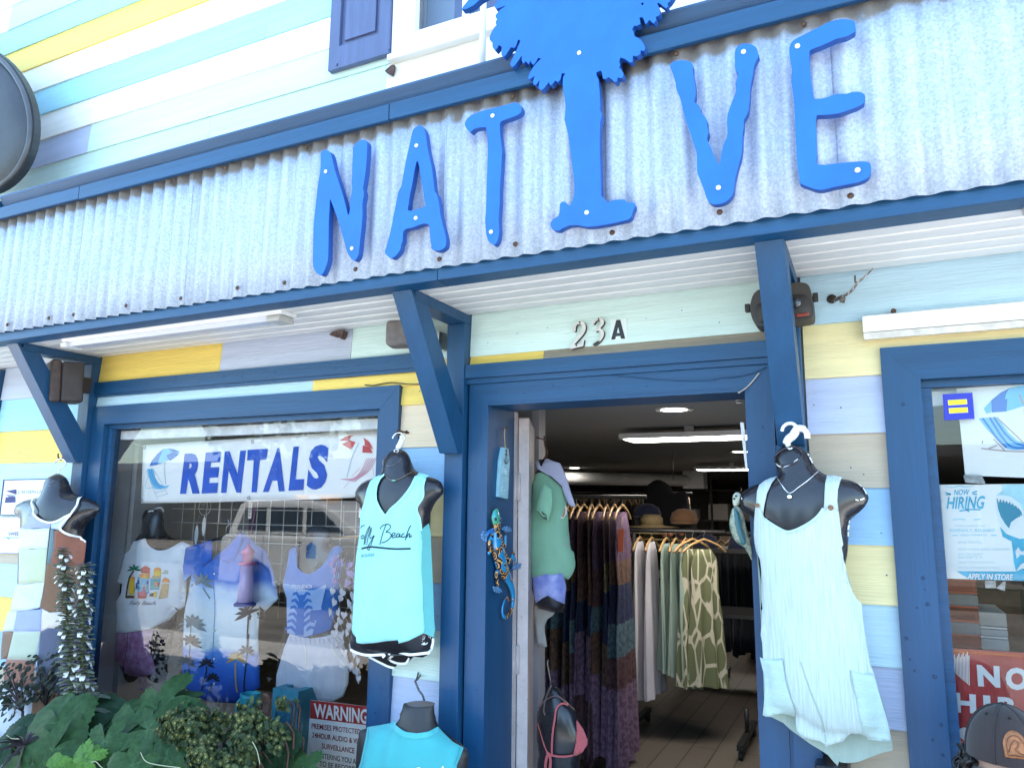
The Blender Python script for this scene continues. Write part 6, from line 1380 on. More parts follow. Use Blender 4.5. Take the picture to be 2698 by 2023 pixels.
po = thing('beach_poster', 'white poster of a blue umbrella and deck chair inside the right pane', 'poster', on_y(2560, 1252, YP))
slab('sheet', xz([(2520,1024),(2543,1252),(2840,1264),(2840,1002)], YP), YP, YP + 0.001, PAPER, po)
def f6(nm, k, G, pts, par, o=0.0015): flat(nm, G(pts), YP, k, par, off=o, y0=YP)
f6('print_umbrella', BL2, A6, [(1450,835),(1590,680),(1592,905),(1500,935)], po); f6('print_umbrella', BL1, A6, [(1590,680),(1760,540),(1930,452),(1870,560),(1850,665),(1895,650),(1880,890),(1600,908)], po)
f6('print_umbrella', BL2, A6, [(1930,452),(2120,405),(2320,385),(2500,400),(2500,700),(2320,755),(2160,800),(1880,890),(1895,650),(1850,665),(1870,560)], po)
f6('print_umbrella', BL1, A6, [(2500,400),(2800,470),(3000,620),(2900,640),(2700,640),(2500,700)], po)
ribbon('print_pole', [A6([(2120,572),(2300,950),(2500,1400)])], 0.005, lambda x, z: YP, YP, mat('pink_grey_ink', (0.42, 0.34, 0.34), rough=0.6), po, off=0.0022)
f6('print_deck_chair', BL2, A6, [(1350,1020),(1690,995),(1800,1130),(1930,1300),(2070,1430),(2300,1520),(2600,1540),(2600,1600),(2000,1615),(1870,1590),(1720,1440),(1620,1330),(1500,1220)], po)
ribbon('print_chair_stripe', [A6(s) for s in ([(1425,1015),(1560,1200),(1700,1400),(1880,1570)], [(1560,1005),(1660,1170),(1800,1380),(1980,1560),(2300,1580)], [(1640,1000),(1740,1150),(1880,1340),(2080,1500),(2400,1560)])], 0.0055, lambda x, z: YP, YP, BL1, po, off=0.0025)
ribbon('print_chair_frame', [A6(s) for s in ([(1700,1005),(1950,1240),(2220,1500),(2400,1700)], [(1630,1410),(1860,1640)], [(1540,1590),(1700,1535)], [(1400,1590),(1900,1640),(2300,1650)], [(1430,1440),(1420,1500)])], 0.0035, lambda x, z: YP, YP, MATS['pink_grey_ink'], po, off=0.002)
hp = thing('hiring_poster', 'pale blue now hiring poster with an open shark mouth inside the right pane', 'poster', on_y(2560, 1525, YP))
slab('sheet', xz(B6([(300,190),(1700,176),(1720,1510),(390,1470)]), YP), YP, YP + 0.001, PAPER, hp)
slab('clear_sleeve', xz(B6([(268,180),(300,190),(390,1470),(370,1510)]), YP), YP + 0.0002, YP + 0.0009, mat('clear_sleeve_film', (0.55, 0.6, 0.62), rough=0.2), hp)
CY = mat('cyan_poster_ink', (0.06, 0.42, 0.62), rough=0.5, var=0.2, vscale=25); CYL = mat('pale_cyan_poster_ink', (0.42, 0.72, 0.82), rough=0.5, var=0.15, vscale=25); CYF = mat('faint_cyan_ink', (0.52, 0.72, 0.78), rough=0.5); CYD = mat('deep_cyan_ink', (0.03, 0.25, 0.38), rough=0.5)
f6('sea_band', CY, B6, [(520,1370),(1700,1375),(1720,1510),(700,1482)], hp, 0.0012)
f6('sea_band', CY, B6, [(1110,760),(1200,860),(1380,930),(1700,900),(1700,1374),(1330,1370),(1300,1240),(1290,1100),(1270,960),(1150,900)], hp, 0.0012)
f6('shark_head', CYL, B6, [(1150,190),(1700,180),(1700,880),(1560,840),(1420,600),(1440,560),(1380,440),(1260,350),(1150,330),(1060,335),(1140,280)], hp, 0.0016)
f6('shark_jaw', mat('shark_white_ink', (0.74, 0.82, 0.84), rough=0.5), B6, [(1060,335),(1150,330),(1260,350),(1380,440),(1440,560),(1420,640),(1330,740),(1240,830),(1180,830),(1110,700),(1070,560)], hp, 0.0019)
f6('shark_mouth', CYD, B6, [(1066,378),(1160,400),(1260,430),(1350,490),(1405,560),(1418,610),(1330,650),(1265,700),(1235,785),(1180,720),(1120,620),(1085,520)], hp, 0.0022)
for i in range(8):
    a, b_ = (1075 + i * 42, 372 + i * i * 2.6), (1112 + i * 42, 384 + (i + 1) * (i + 1) * 2.6)
    f6('shark_tooth', PIPE, B6, [a, b_, ((a[0] + b_[0]) / 2 + 2, a[1] + 62 - i * 3)], hp, 0.0026)
for i in range(6):
    a = (1250 + i * 28, 745 - i * 24); f6('shark_tooth', PIPE, B6, [(a[0], a[1] + 22), (a[0] + 26, a[1]), (a[0] + 4, a[1] - 32)], hp, 0.0026)
f6('sea_spray', PIPE, B6, [(1320,1100),(1360,1040),(1400,1100),(1441,1090),(1441,1150),(1390,1140),(1340,1200)], hp, 0.0026)
f6('fish_bone_print', PIPE, B6, [(1330,1370),(1390,1280),(1441,1250),(1500,1270),(1480,1340),(1420,1330)], hp, 0.0026)
def t6(s, q, k, b_=0.0, sh=0.0, par=hp, G=B6, o=0.0028): text('poster_lettering', s, G(q), YP, k, par, bold=b_, shear=sh, off=o)
t6('NOW', [(482,332),(690,330),(700,252),(488,256)], CY, 0.012, 0.1); t6('HIRING', [(385,520),(890,520),(910,340),(392,358)], CY, 0.02, 0.1)
ribbon('brush_line', [B6(s) for s in ([(560,548),(700,528),(845,532)], [(640,515),(690,560)], [(365,300),(440,318)], [(375,325),(445,322)], [(730,300),(800,278)], [(735,318),(800,322)])], 0.0035, lambda x, z: YP, YP, CY, hp, off=0.0028)
t6("WE'RE LOOKING FOR", [(490,765),(910,760),(910,735),(490,740)], CYF); t6('FRIENDLY, RELIABLE', [(430,842),(1040,838),(1040,790),(430,794)], CYL, 0.01, 0.1); t6('TEAM MEMBERS', [(560,892),(930,888),(930,862),(560,866)], CYL)
ribbon('brush_line', [B6(s) for s in ([(470,670),(560,658),(640,668)], [(755,668),(850,656)], [(460,880),(535,880)], [(990,880),(1070,880)], [(370,210),(460,225),(560,208),(640,222),(740,210)])], 0.0028, lambda x, z: YP, YP, CYL, hp, off=0.0026)
for s, y, x1 in (('RETAIL OPENINGS', 990, 860), ('MUST WORK SOME WEEKENDS', 1085, 1240), ('DAY OR NIGHT', 1150, 880), ('SHIFTS', 1195, 870), ('GREAT TEAM DISCOUNTS', 1262, 1040), ('RETAIL EXPERIENCE A PLUS', 1335, 1110)): t6(s, [(540, y), (x1, y - 2), (x1, y - 30), (540, y - 28)], CYF)
t6('APPLY IN STORE', [(665,1480),(1285,1492),(1290,1410),(670,1400)], PIPE, 0.02, 0.1)
rsg = thing('hiring_sign', 'red corrugated plastic hiring sign low in the right window', 'sign', on_y(2560, 1975, YP))
RDS = mat('red_sign_plastic', (0.36, 0.022, 0.035), rough=0.22, var=0.12, vscale=5, bump=0.25, bscale=60, stretch=(9, 1, 0.3))
slab('board', xz(C6([(222,520),(1500,600),(1500,1540),(290,1475)]), YP), YP, YP + 0.004, RDS, rsg)
WS_ = mat('pale_sign_ink', (0.72, 0.78, 0.82), rough=0.3)
for c, q in (('N', [(562,882),(772,898),(762,694),(548,680)]), ('O', [(822,915),(1040,925),(1036,712),(818,702)]), ('W', [(1070,930),(1380,945),(1375,735),(1065,718)]), ('H', [(341,1128),(546,1140),(540,962),(330,940)]), ('I', [(616,1145),(682,1150),(676,972),(608,966)]), ('R', [(754,1155),(958,1165),(948,992),(746,982)]), ('I', [(1010,1170),(1070,1172),(1064,1000),(1004,996)]), ('N', [(1110,1175),(1320,1185),(1312,1015),(1102,1003)])):
    text('sign_letter', c, C6(q), YP, WS_, rsg, bold=0.05, off=0.002)
for i in range(13):
    x = 308 + i * 13.5; y1 = 740 + i * 11.5; y0 = 625 - (i % 3) * 18 - i * 2.5
    flat('hatch_line', C6([(x, y0), (x + 9, y0 - 3), (x + 12, y1), (x + 4, y1 - 6)]), YP, PIPE, rsg, off=0.002, y0=YP)
flat('arrow', C6([(320,1320),(420,1270),(600,1290),(600,1380),(440,1400)]), YP, WS_, rsg, off=0.002, y0=YP)
# tape
for i, pts in enumerate(([(610,60),(860,62),(920,178),(640,160)], [(905,1500),(1050,1500),(1060,1600),(915,1600)], [(1160,1510),(1190,1515),(1180,1640),(1060,1600)])):
    tp = thing('tape_piece', ['strip of clear tape over the hiring poster', 'crumpled tape piece under the hiring poster, left of two', 'crumpled tape piece under the hiring poster, right of two'][i], 'tape', on_y(2420 + pts[0][0] * .193, 1240 + pts[0][1] * .193, YP), 'tape on the right window')
    slab('tape', xz(B6(pts), 0.03), 0.03, 0.0308, mat('tape_film', (0.34, 0.36, 0.38), rough=0.15, var=0.4, vscale=40), tp)
# folded towels in two stacks
TWc = [fabric('rust_towel', (0.28, 0.065, 0.04), bump=0.5), fabric('grey_towel', (0.22, 0.23, 0.24), bump=0.5), fabric('brown_towel', (0.17, 0.05, 0.03), bump=0.5), fabric('orange_towel', (0.50, 0.11, 0.05), bump=0.5)]
TN = ['rust', 'grey', 'dark brown', 'orange']
ya, yb = 0.24, 0.5
edges = [520, 405, 270, 135, 0, -120, -230]
for i in range(6):
    k = (0, 1, 2, 1, 0, 1)[i]
    a, b_ = on_y(*C6([(262 - i * 4, edges[i])])[0], ya), on_y(*C6([(590 - i * 10, edges[i + 1])])[0], ya)
    tw = thing('folded_towel', ['rust folded towel at the foot of the striped stack', 'grey folded towel second from the foot of the striped stack', 'dark brown folded towel in the middle of the striped stack', 'grey folded towel above the dark brown towel', 'upper rust towel of the striped stack', 'topmost grey towel of the striped stack'][i], 'towel', ((a.x + b_.x) / 2, ya + 0.13, a.z), 'folded towels in the right window')
    box('towel_fold', a.x, b_.x, ya, yb, a.z + 0.002, b_.z - 0.006, TWc[k], tw, bevel=0.012)
    box('towel_band', a.x + 0.001, b_.x - 0.001, ya - 0.002, yb - 0.02, b_.z - 0.0058, b_.z - 0.001, TWc[3], tw)
zst = on_y(*C6([(262, 520)])[0], ya).z
stand = thing('display_stand', 'dark stand under the towel stack in the right window', 'stand', (0.35, 0.37, 0.5))
box('stand_top', 0.2, 0.75, 0.2, 0.6, zst - 0.03, zst, DARK, stand)
for x in (0.22, 0.72):
    for y in (0.23, 0.57): box('leg', x - 0.012, x + 0.012, y - 0.012, y + 0.012, 0.502, zst - 0.0305, DARK, stand)
g2 = thing('folded_towel', 'pale grey striped towel pile right of the rust and grey stack', 'towel', (0.62, 0.42, zst), 'folded towels in the right window')
a, b_ = on_y(*C6([(598, 560)])[0], 0.26), on_y(*C6([(830, 215)])[0], 0.26)
hh = (b_.z - a.z)
for k, (f0, f1, c) in enumerate(((0, .3, (0.40, 0.40, 0.38)), (.3, .37, (0.75, 0.75, 0.74)), (.37, .55, (0.42, 0.42, 0.41)), (.55, .62, (0.75, 0.75, 0.74)), (.62, 1.0, (0.36, 0.36, 0.34)))):
    box('towel_layer', a.x, b_.x, 0.26, 0.5, max(zst, a.z) + (hh * f0), max(zst, a.z) + hh * f1 - 0.002, fabric('towel_layer_%d' % k, c, bump=0.5), g2, bevel=0.004)
nvs = thing('hanging_shirt', 'navy shirt hanging behind the hiring poster', 'shirt', (0.72, 0.3, 1.0))
hn = [(0.62, 1.38), (1.05, 1.38), (1.10, 0.95), (0.63, 0.90), (0.56, 1.1)]
hfn = HF(hn, 0.3, 0.3, cell=0.012); puff('shirt_body', smooth2(hn, 2), hfn, 0.03, NV, nvs)
tube('hanger_hook', [(0.84, 0.3, 1.38), (0.84, 0.3, 1.6), (0.85, 0.3, 1.62)], 0.003, STEEL, nvs)
hngr = thing('hanging_rail', 'steel rail across the right window display', 'rail', (0.9, 0.3, 1.62))
tube('rail', [(0.16, 0.3, 1.625), (1.74, 0.3, 1.625)], 0.01, STEEL, hngr)
for x in (0.5, 1.5): tube('drop_rod', [(x, 0.3, 1.625), (x, 0.3, 2.12)], 0.005, STEEL, hngr)

# ================================================================== person in a cap in front of the right window
SKIN = mat('skin', (0.42, 0.24, 0.17), rough=0.55, var=0.08, vscale=20)
HAIR = mat('dark_hair', (0.012, 0.009, 0.008), rough=0.45)
CAPM = fabric('charcoal_cap_cloth', (0.042, 0.032, 0.032), bump=0.4, bscale=400); CAPN = mat('black_cap_mesh', (0.012, 0.010, 0.010), rough=0.8, bump=0.9, bscale=900)
LEA = mat('tan_leather', (0.36, 0.13, 0.045), rough=0.55, var=0.25, vscale=60, bump=0.5, bscale=180)
HC = CAM + ray(2652, 1990) * 1.86                         # middle of the cap's sweatband
pe = thing('person', 'seated person with dark curls in a charcoal cap with a tan leather patch', 'person', (HC.x, HC.y, 0.0))
fd = Vector((0.10, -1.0, 0.0)).normalized(); sd_ = Vector((-fd.y, fd.x, 0))   # facing, and the person's left
def L3(a, b_, c): return HC + sd_ * a + fd * b_ + Vector((0, 0, c))
# body: one skinned surface, seated, looking at the street
bmv = [(0, -.03, -.56), (0, -.02, -.38), (0, -.01, -.22), (0, 0.0, -.15), (0, .01, -.09), (0, .02, -.02),
       (.17, -.02, -.25), (.22, .04, -.45), (.17, .20, -.55), (-.17, -.02, -.25), (-.22, .04, -.45), (-.17, .20, -.55),
       (.10, .05, -.60), (.12, .42, -.60), (.12, .42, -.98), (.12, .52, -1.0), (-.10, .05, -.60), (-.12, .42, -.60), (-.12, .42, -.98), (-.12, .52, -1.0)]
zg = HC.z
bmv = [(a, b_, c if c > -.9 else -(zg - 0.06) ) for a, b_, c in bmv]
ed = [(0, 1), (1, 2), (2, 3), (3, 4), (4, 5), (2, 6), (6, 7), (7, 8), (2, 9), (9, 10), (10, 11), (0, 12), (12, 13), (13, 14), (14, 15), (0, 16), (16, 17), (17, 18), (18, 19)]
rad = [.13, .12, .12, .055, .05, .075, .055, .045, .035, .055, .045, .035, .085, .065, .045, .035, .085, .065, .045, .035]
me = bpy.data.meshes.new('body'); me.from_pydata([L3(*v) for v in bmv], ed, []); me.materials.append(SKIN)
o = bpy.data.objects.new('body', me); link(o, pe)
sk = o.modifiers.new('s', 'SKIN'); sk.use_smooth_shade = True
for i, v in enumerate(me.skin_vertices[0].data): v.radius = (rad[i], rad[i] * (0.72 if i < 3 else 1.0)); v.use_root = (i == 0)
sb = o.modifiers.new('ss', 'SUBSURF'); sb.levels = 2; sb.render_levels = 2
# head under the cap
V, F = [], []; n1, n2 = 18, 24
for i in range(n1 + 1):
    ph = math.pi * i / n1
    for k in range(n2):
        th = 2 * math.pi * k / n2
        a, b_, c = .076 * math.sin(ph) * math.cos(th), .096 * math.sin(ph) * math.sin(th), -.02 + .125 * math.cos(ph)
        if c < -.05: b_ += .02 * (-.05 - c) / .09; a *= 0.92
        if b_ > 0.07 and -.075 < c < -.02 and abs(a) < .02: b_ += .022 * (1 - abs(a) / .02) * (1 - abs(c + .05) / .03)
        if b_ > 0.06 and abs(abs(a) - .032) < .016 and -.02 < c < .005: b_ -= .008
        V.append(L3(a, b_ + .005, c - .03))
F = [(i * n2 + k, i * n2 + (k + 1) % n2, (i + 1) * n2 + (k + 1) % n2, (i + 1) * n2 + k) for i in range(n1) for k in range(n2)]
mesh('head', V, F, SKIN, pe, True)
# cap: five panels and a button, brim, patch
def capP(th, ph, ex=0.0):
    r = math.cos(ph); return L3((.088 + ex) * r * math.cos(th), (.100 + ex) * r * math.sin(th), (.122 + ex) * math.sin(ph) ** 0.9 if ph > 0 else 0)
for k in range(6):
    t0, t1 = math.radians(60 * k + 0), math.radians(60 * k + 60)
    V, F = [], []; m1, m2 = 8, 8
    for i in range(m1 + 1):
        for j in range(m2 + 1):
            V.append(capP(t0 + (t1 - t0) * j / m2, math.pi / 2 * i / m1, 0.002 * math.sin(math.pi * j / m2) ** 0.5))
    F = [(i * (m2 + 1) + j, i * (m2 + 1) + j + 1, (i + 1) * (m2 + 1) + j + 1, (i + 1) * (m2 + 1) + j) for i in range(m1) for j in range(m2)]
    mesh('cap_panel', V, F, CAPM if k in (0, 1, 2) else CAPN, pe, True)
for th in (0, 60, 120, 180): tube('cap_seam', [capP(math.radians(th), math.pi / 2 * i / 10, 0.0022) for i in range(11)], 0.0012, CAPM, pe, n=5)
for th in (36, 90, 144): lathe('eyelet', [(0.004, -0.001), (0.003, 0.001)], capP(math.radians(th), 0.95, 0.003), CAPN, pe, n=8, axis='y')
lathe('cap_button', [(0.009, -0.002), (0.008, 0.003), (0.003, 0.005)], capP(0, math.pi / 2, 0), CAPN, pe, n=12)
V, F = [], []
for i in range(7):
    for j in range(17):
        th = math.radians(20 + 140 * j / 16); e = i / 6 * (0.07 * math.sin(math.radians(180 * j / 16)) ** 0.6)
        V.append(L3((.088 + e * .6) * math.cos(th), (.100 + e) * math.sin(th), -.004 - e * .28 - .02 * math.cos(th) ** 2))
F = [(i * 17 + j, i * 17 + j + 1, (i + 1) * 17 + j + 1, (i + 1) * 17 + j) for i in range(6) for j in range(16)]
bo_ = mesh('cap_brim', V, F, CAPM, pe, True); md = bo_.modifiers.new('t', 'SOLIDIFY'); md.thickness = 0.004
V, F = [], []
def patchP(a, b_):                                       # a across, b up, on the cap's front
    th = math.pi / 2 - a / .098 ; return capP(th, math.asin(min(0.95, max(0.02, b_ / .122))), 0.0045)
arch = [(-.027, .018), (.027, .018), (.030, .045)] + [(.030 * math.cos(t), .045 + .030 * math.sin(t)) for t in [math.pi * k / 12 for k in range(1, 12)]] + [(-.030, .045)]
v2, f2 = tri2d(arch, (), 0.006)
op = mesh('leather_patch', [patchP(a, b_) for a, b_ in v2], f2, LEA, pe, True)
md = op.modifiers.new('t', 'SOLIDIFY'); md.thickness = 0.002
ins = [(a * .74, .018 + (b_ - .018) * .74 + .005) for a, b_ in arch]
tube('patch_tooling', [patchP(a, b_) + fd * 0.002 for a, b_ in ins], 0.0009, mat('dark_leather', (0.13, 0.05, 0.02), rough=0.6), pe, n=5, closed=True)
tube('patch_tooling', [patchP(a, b_) + fd * 0.002 for a, b_ in [(-.018, .03), (-.012, .045), (-.002, .056), (.008, .052), (.004, .042), (-.004, .038), (.006, .03), (.016, .028)]], 0.0011, MATS['dark_leather'], pe, n=5)
tube('patch_tooling', [patchP(a, b_) + fd * 0.002 for a, b_ in [(-.016, .024), (-.004, .026), (.006, .024), (.018, .025)]], 0.001, MATS['dark_leather'], pe, n=5)
# curls beside the cheek
random.seed(3)
for k in range(46):
    sgn = 1 if k % 2 else -1
    a0 = sgn * random.uniform(.068, .09); b0 = random.uniform(-.085, .045); L_ = random.uniform(.07, .14); pts = []
    for j in range(9):
        f = j / 8; pts.append(L3(a0 + sgn * .014 * f + .012 * math.sin(9 * f + k), b0 + .012 * math.cos(10 * f + k * 2), -.004 - L_ * f))
    tube('curl', pts, [0.0045] * 7 + [0.003, 0.001], HAIR, pe, n=5)
SHT = fabric('grey_top', (0.14, 0.15, 0.17), bump=0.3)
V, F = [], []
rings = [(-.18, .075, .07), (-.21, .15, .085), (-.26, .20, .105), (-.36, .19, .12), (-.48, .17, .125), (-.60, .175, .135)]
for c, ra, rb in rings:
    for k in range(24): t_ = 2 * math.pi * k / 24; V.append(L3(ra * 1.06 * math.cos(t_), -.015 + rb * 1.1 * math.sin(t_), c))
F = [(i * 24 + k, i * 24 + (k + 1) % 24, (i + 1) * 24 + (k + 1) % 24, (i + 1) * 24 + k) for i in range(len(rings) - 1) for k in range(24)]
mesh('shirt', V, F, SHT, pe, True)
bnch = thing('bench', 'low wooden bench under the seated person', 'bench', (HC.x, HC.y, 0.0))
zb_ = HC.z - 0.69
box('seat', HC.x - .5, HC.x + .6, HC.y - .22, HC.y + .22, zb_ - 0.04, zb_, MATS['pale_wood'], bnch, bevel=0.006)
for x in (-.45, .55):
    for y in (-.18, .18): box('leg', HC.x + x - .025, HC.x + x + .025, HC.y + y - .025, HC.y + y + .025, 0.0, zb_ - 0.0405, MATS['pale_wood'], bnch)
# ================================================================== inside the shop, seen through the door
LEDE = emit('led_panel_light', (1.0, 0.93, 0.84), 4.0); DLE = emit('downlight_glow', (1.0, 0.93, 0.84), 5.0)
ZC = 2.12
for i, ((u, v), lab) in enumerate(zip([(1776,1078),(1514,1232),(1607,1256),(1680,1274),(1950,1189)], ['nearest round downlight just inside the door', 'round downlight left of the row deep in the ceiling', 'round downlight in the middle of the deep row', 'farthest round downlight of the deep row', 'round downlight beside the right door jamb'])):
    p = on_z(u, v, ZC)
    dl = thing('downlight', lab, 'ceiling light', (p.x, p.y, ZC), 'round downlights in the shop ceiling')
    lathe('trim_ring', [(0.105, ZC - 0.0005), (0.10, ZC - 0.006), (0.072, ZC - 0.004), (0.072, ZC - 0.0008)], (p.x, p.y, 0), WHITEP, dl, n=28)
    lathe('glowing_lens', [(0.070, ZC - 0.003), (0.068, ZC - 0.0045)], (p.x, p.y, 0), DLE, dl, n=28)
def panel(lab, u0, v0, y_w, x_len, zz):
    p = on_z(u0, v0, zz)
    t_ = thing('led_panel', lab, 'ceiling light', (p.x + x_len / 2, p.y, ZC), 'long led panels in the shop ceiling')
    box('housing', p.x - 0.02, p.x + x_len, p.y - 0.02, p.y + y_w + 0.02, zz + 0.001, zz + 0.035, WHITEP, t_)
    box('light_face', p.x + 0.01, p.x + x_len - 0.03, p.y, p.y + y_w, zz - 0.004, zz + 0.0005, LEDE, t_)
    for f in (0.3, 0.7): box('hanger_bracket', p.x + x_len * f - .03, p.x + x_len * f + .03, p.y + .05, p.y + .1, zz + 0.0355, ZC - 0.001, STEEL, t_)
panel('nearer long bright led panel inside the door', 1640, 1157, 0.26, 1.45, 2.04)
panel('farther long led panel low behind the right jamb', 1833, 1237, 0.30, 1.4, 2.04)
p = on_z(1506, 1293, 2.0); q = on_z(1570, 1303, 2.0)
tl3 = thing('tube_lamp', 'short glowing tube lamp above the wooden hangers', 'lamp', p)
tube('glowing_tube', [p, (p.x + 0.55, p.y + 0.25, 2.0)], 0.032, LEDE, tl3, n=10); tube('stem', [(p.x + .27, p.y + .12, 2.03), (p.x + .27, p.y + .12, ZC)], 0.01, STEEL, tl3)
smk = thing('ceiling_duct', 'long pale duct under the ceiling left of the downlights', 'duct', (-3.2, 7.5, 2.0))
tube('duct_pipe', [(-5.2, 6.5, 1.98), (-2.4, 8.6, 1.98)], 0.09, WHITEP, smk, n=16); box('duct_end', -2.5, -2.2, 8.5, 8.8, 1.86, ZC - 0.001, WHITEP, smk)

WH = mat('varnished_hanger_wood', (0.42, 0.26, 0.11), rough=0.4, var=0.2, vscale=30)
def cloth_mat(name, bands, pat=None, scale=40):
    """colour bands down a garment with a printed speckle"""
    mt_ = bpy.data.materials.new(name); mt_.use_nodes = True; t = mt_.node_tree; b = t.nodes['Principled BSDF']; b.inputs['Roughness'].default_value = 0.9
    tc = t.nodes.new('ShaderNodeTexCoord'); s_ = t.nodes.new('ShaderNodeSeparateXYZ'); t.links.new(tc.outputs['Generated'], s_.inputs[0])
    rp = t.nodes.new('ShaderNodeValToRGB'); rp.color_ramp.interpolation = 'CONSTANT'; t.links.new(s_.outputs['Z'], rp.inputs[0]); e = rp.color_ramp.elements
    for i, (p, c) in enumerate(bands):
        q = e[i] if i < 2 else e.new(p); q.position = p; q.color = (*c, 1)
    n = t.nodes.new('ShaderNodeTexNoise'); n.inputs['Scale'].default_value = scale; n.inputs['Detail'].default_value = 4; t.links.new(tc.outputs['Object'], n.inputs[0])
    r2 = t.nodes.new('ShaderNodeValToRGB'); r2.color_ramp.elements[0].position = 0.42; r2.color_ramp.elements[1].position = 0.58
    r2.color_ramp.elements[0].color = (*(pat or (0.55, 0.55, 0.55)), 1); r2.color_ramp.elements[1].color = (1, 1, 1, 1); t.links.new(n.outputs['Fac'], r2.inputs[0])
    mx = t.nodes.new('ShaderNodeMixRGB'); mx.blend_type = 'MULTIPLY'; mx.inputs[0].default_value = 1; t.links.new(rp.outputs[0], mx.inputs[1]); t.links.new(r2.outputs[0], mx.inputs[2]); t.links.new(mx.outputs[0], b.inputs['Base Color'])
    return mt_
BG, NVY, TL_, RST, PPL, MUS, PLM, RED_ = (0.10, 0.045, 0.055), (0.018, 0.028, 0.08), (0.08, 0.14, 0.18), (0.13, 0.07, 0.05), (0.20, 0.12, 0.20), (0.19, 0.15, 0.08), (0.11, 0.06, 0.12), (0.35, 0.08, 0.07)
DM = [cloth_mat('patchwork_dress_a', [(0, PPL), (.3, BG), (.42, TL_), (.55, NVY), (.7, RST), (.8, PLM)]), cloth_mat('patchwork_dress_b', [(0, PPL), (.28, RST), (.45, NVY), (.66, MUS), (.78, BG)]),
      cloth_mat('patchwork_dress_c', [(0, PPL), (.33, RST), (.5, TL_), (.6, BG), (.75, PLM)]), cloth_mat('patchwork_dress_d', [(0, BG), (.25, PPL), (.5, NVY), (.62, RST), (.8, BG)])]
def garment(mt_, top, w_top, w_bot, length, thick, seed, folds=5, wst=None):
    """one hanging garment, width along y, hung at the origin"""
    n, mrow = 56, 16; V, F = [], []
    for i in range(mrow + 1):
        f = i / mrow; z = top - length * f
        hw = (w_top + (w_bot - w_top) * f) / 2
        if f < 0.08: hw *= 0.55 + 0.45 * f / 0.08
        if wst: hw *= 1 - wst * math.exp(-((f - 0.32) / 0.09) ** 2)
        for k in range(n):
            t_ = 2 * math.pi * k / n
            r = 1 + 0.35 * f * math.sin(folds * t_ + seed) * 0.6
            V.append((thick * (0.4 + f) * math.sin(t_) * r + 0.022 * f * math.sin(10 * math.cos(t_) + seed * 2 + 1.5 * f), hw * math.cos(t_) * (1 + 0.06 * f * math.sin(folds * 2 * t_ + seed)), z + 0.012 * math.sin(2 * t_ + seed) * f))
    F = [(i * n + k, i * n + (k + 1) % n, (i + 1) * n + (k + 1) % n, (i + 1) * n + k) for i in range(mrow) for k in range(n)]
    F.append(tuple(range(n - 1, -1, -1)))
    o = mesh('cloth', V, F, mt_, None, True, center=False); return o
def hanger(ztop, w_=0.4):
    P = [(0, -w_ / 2, ztop - 0.12), (0, -w_ / 3, ztop - 0.075), (0, -w_ / 8, ztop - 0.045), (0, 0, ztop - 0.032), (0, w_ / 8, ztop - 0.045), (0, w_ / 3, ztop - 0.075), (0, w_ / 2, ztop - 0.12)]
    h = tube('hanger_bar', smooth_path(P, 3), 0.009, WH, None, n=6)
    k = tube('hanger_hook', [(0, 0, ztop - 0.03), (0, 0, ztop), (0, 0.014, ztop + 0.018), (0, 0.004, ztop + 0.032), (0, -0.012, ztop + 0.024)], 0.002, STEEL, None, n=5)
    return h, k
def hang(name, label, group, loc, rz, cl, hw=0.4, ztop=0.0):
    t_ = thing(name, label, 'dress' if 'dress' in name else 'garment', loc, group); t_.rotation_euler = (0, 0, rz)
    cl.parent = t_
    for o in hanger(ztop, hw): o.parent = t_
    return t_
def rack(name_l, x0, x1, y, zr, low=False):
    r = thing('clothes_rack', name_l, 'clothes rack', ((x0 + x1) / 2, y, 0.004))
    PB = mat('black_pipe', (0.015, 0.015, 0.016), rough=0.5)
    tube('rail', [(x0, y, zr), (x1, y, zr)], 0.014, PB, r)
    for x in ((x0 + x1) / 2 - 0.15,) + ((x1 + 0.10,) if low else ()):
        tube('upright', [(x, y, 0.10), (x, y, zr - 0.0145 if x < x1 else 0.25)], 0.015, PB, r); box('foot_bar', x - 0.02, x + 0.02, y - 0.32, y + 0.32, 0.065, 0.0995, PB, r)
        for s in (-1, 1): lathe('caster', [(0.03, -0.012), (0.03, 0.012)], (x, y + s * 0.29, 0.034), PB, r, n=14, axis='x')
    return r
random.seed(11)
rack('long black pipe rack holding the patchwork dresses', -2.3, -1.28, 2.05, 1.655)
ORD = ['first', 'second', 'third', 'fourth', 'fifth', 'sixth', 'seventh', 'eighth', 'ninth', 'tenth', 'eleventh', 'twelfth', 'thirteenth', 'fourteenth', 'fifteenth', 'sixteenth', 'seventeenth']
for i in range(17):
    x = -2.27 + i * 0.052
    c = garment(DM[(i * 3 + i // 4) % 4], -0.075, 0.34, 0.46 + random.uniform(-.04, .05), 1.47 + random.uniform(-.05, .02), 0.016, i * 1.7, 6, 0.25)
    hang('hanging_dress', 'dark patchwork maxi dress, %s from the right end of the crowded dress rack' % ORD[16 - i], 'patchwork dresses on the first rack', (x, 2.05, 1.635), 0.14 + random.uniform(-.10, .10), c, 0.4)
ed = thing('price_tag', 'long orange price tag on the last wooden hanger', 'tag', on_y(1635, 1400, 1.9))
slab('card', xz([(1628,1395),(1644,1393),(1642,1452),(1626,1455)], 1.9), 1.9, 1.902, mat('orange_card', (0.6, 0.12, 0.05), rough=0.5), ed)
tube('tag_thread', [on_y(1636, 1394, 1.9), on_y(1640, 1362, 1.95)], 0.002, WH, ed, n=5)
rack('black pipe rack of pale skirts and a leaf dress', -1.98, -0.95, 2.9, 1.42, True)
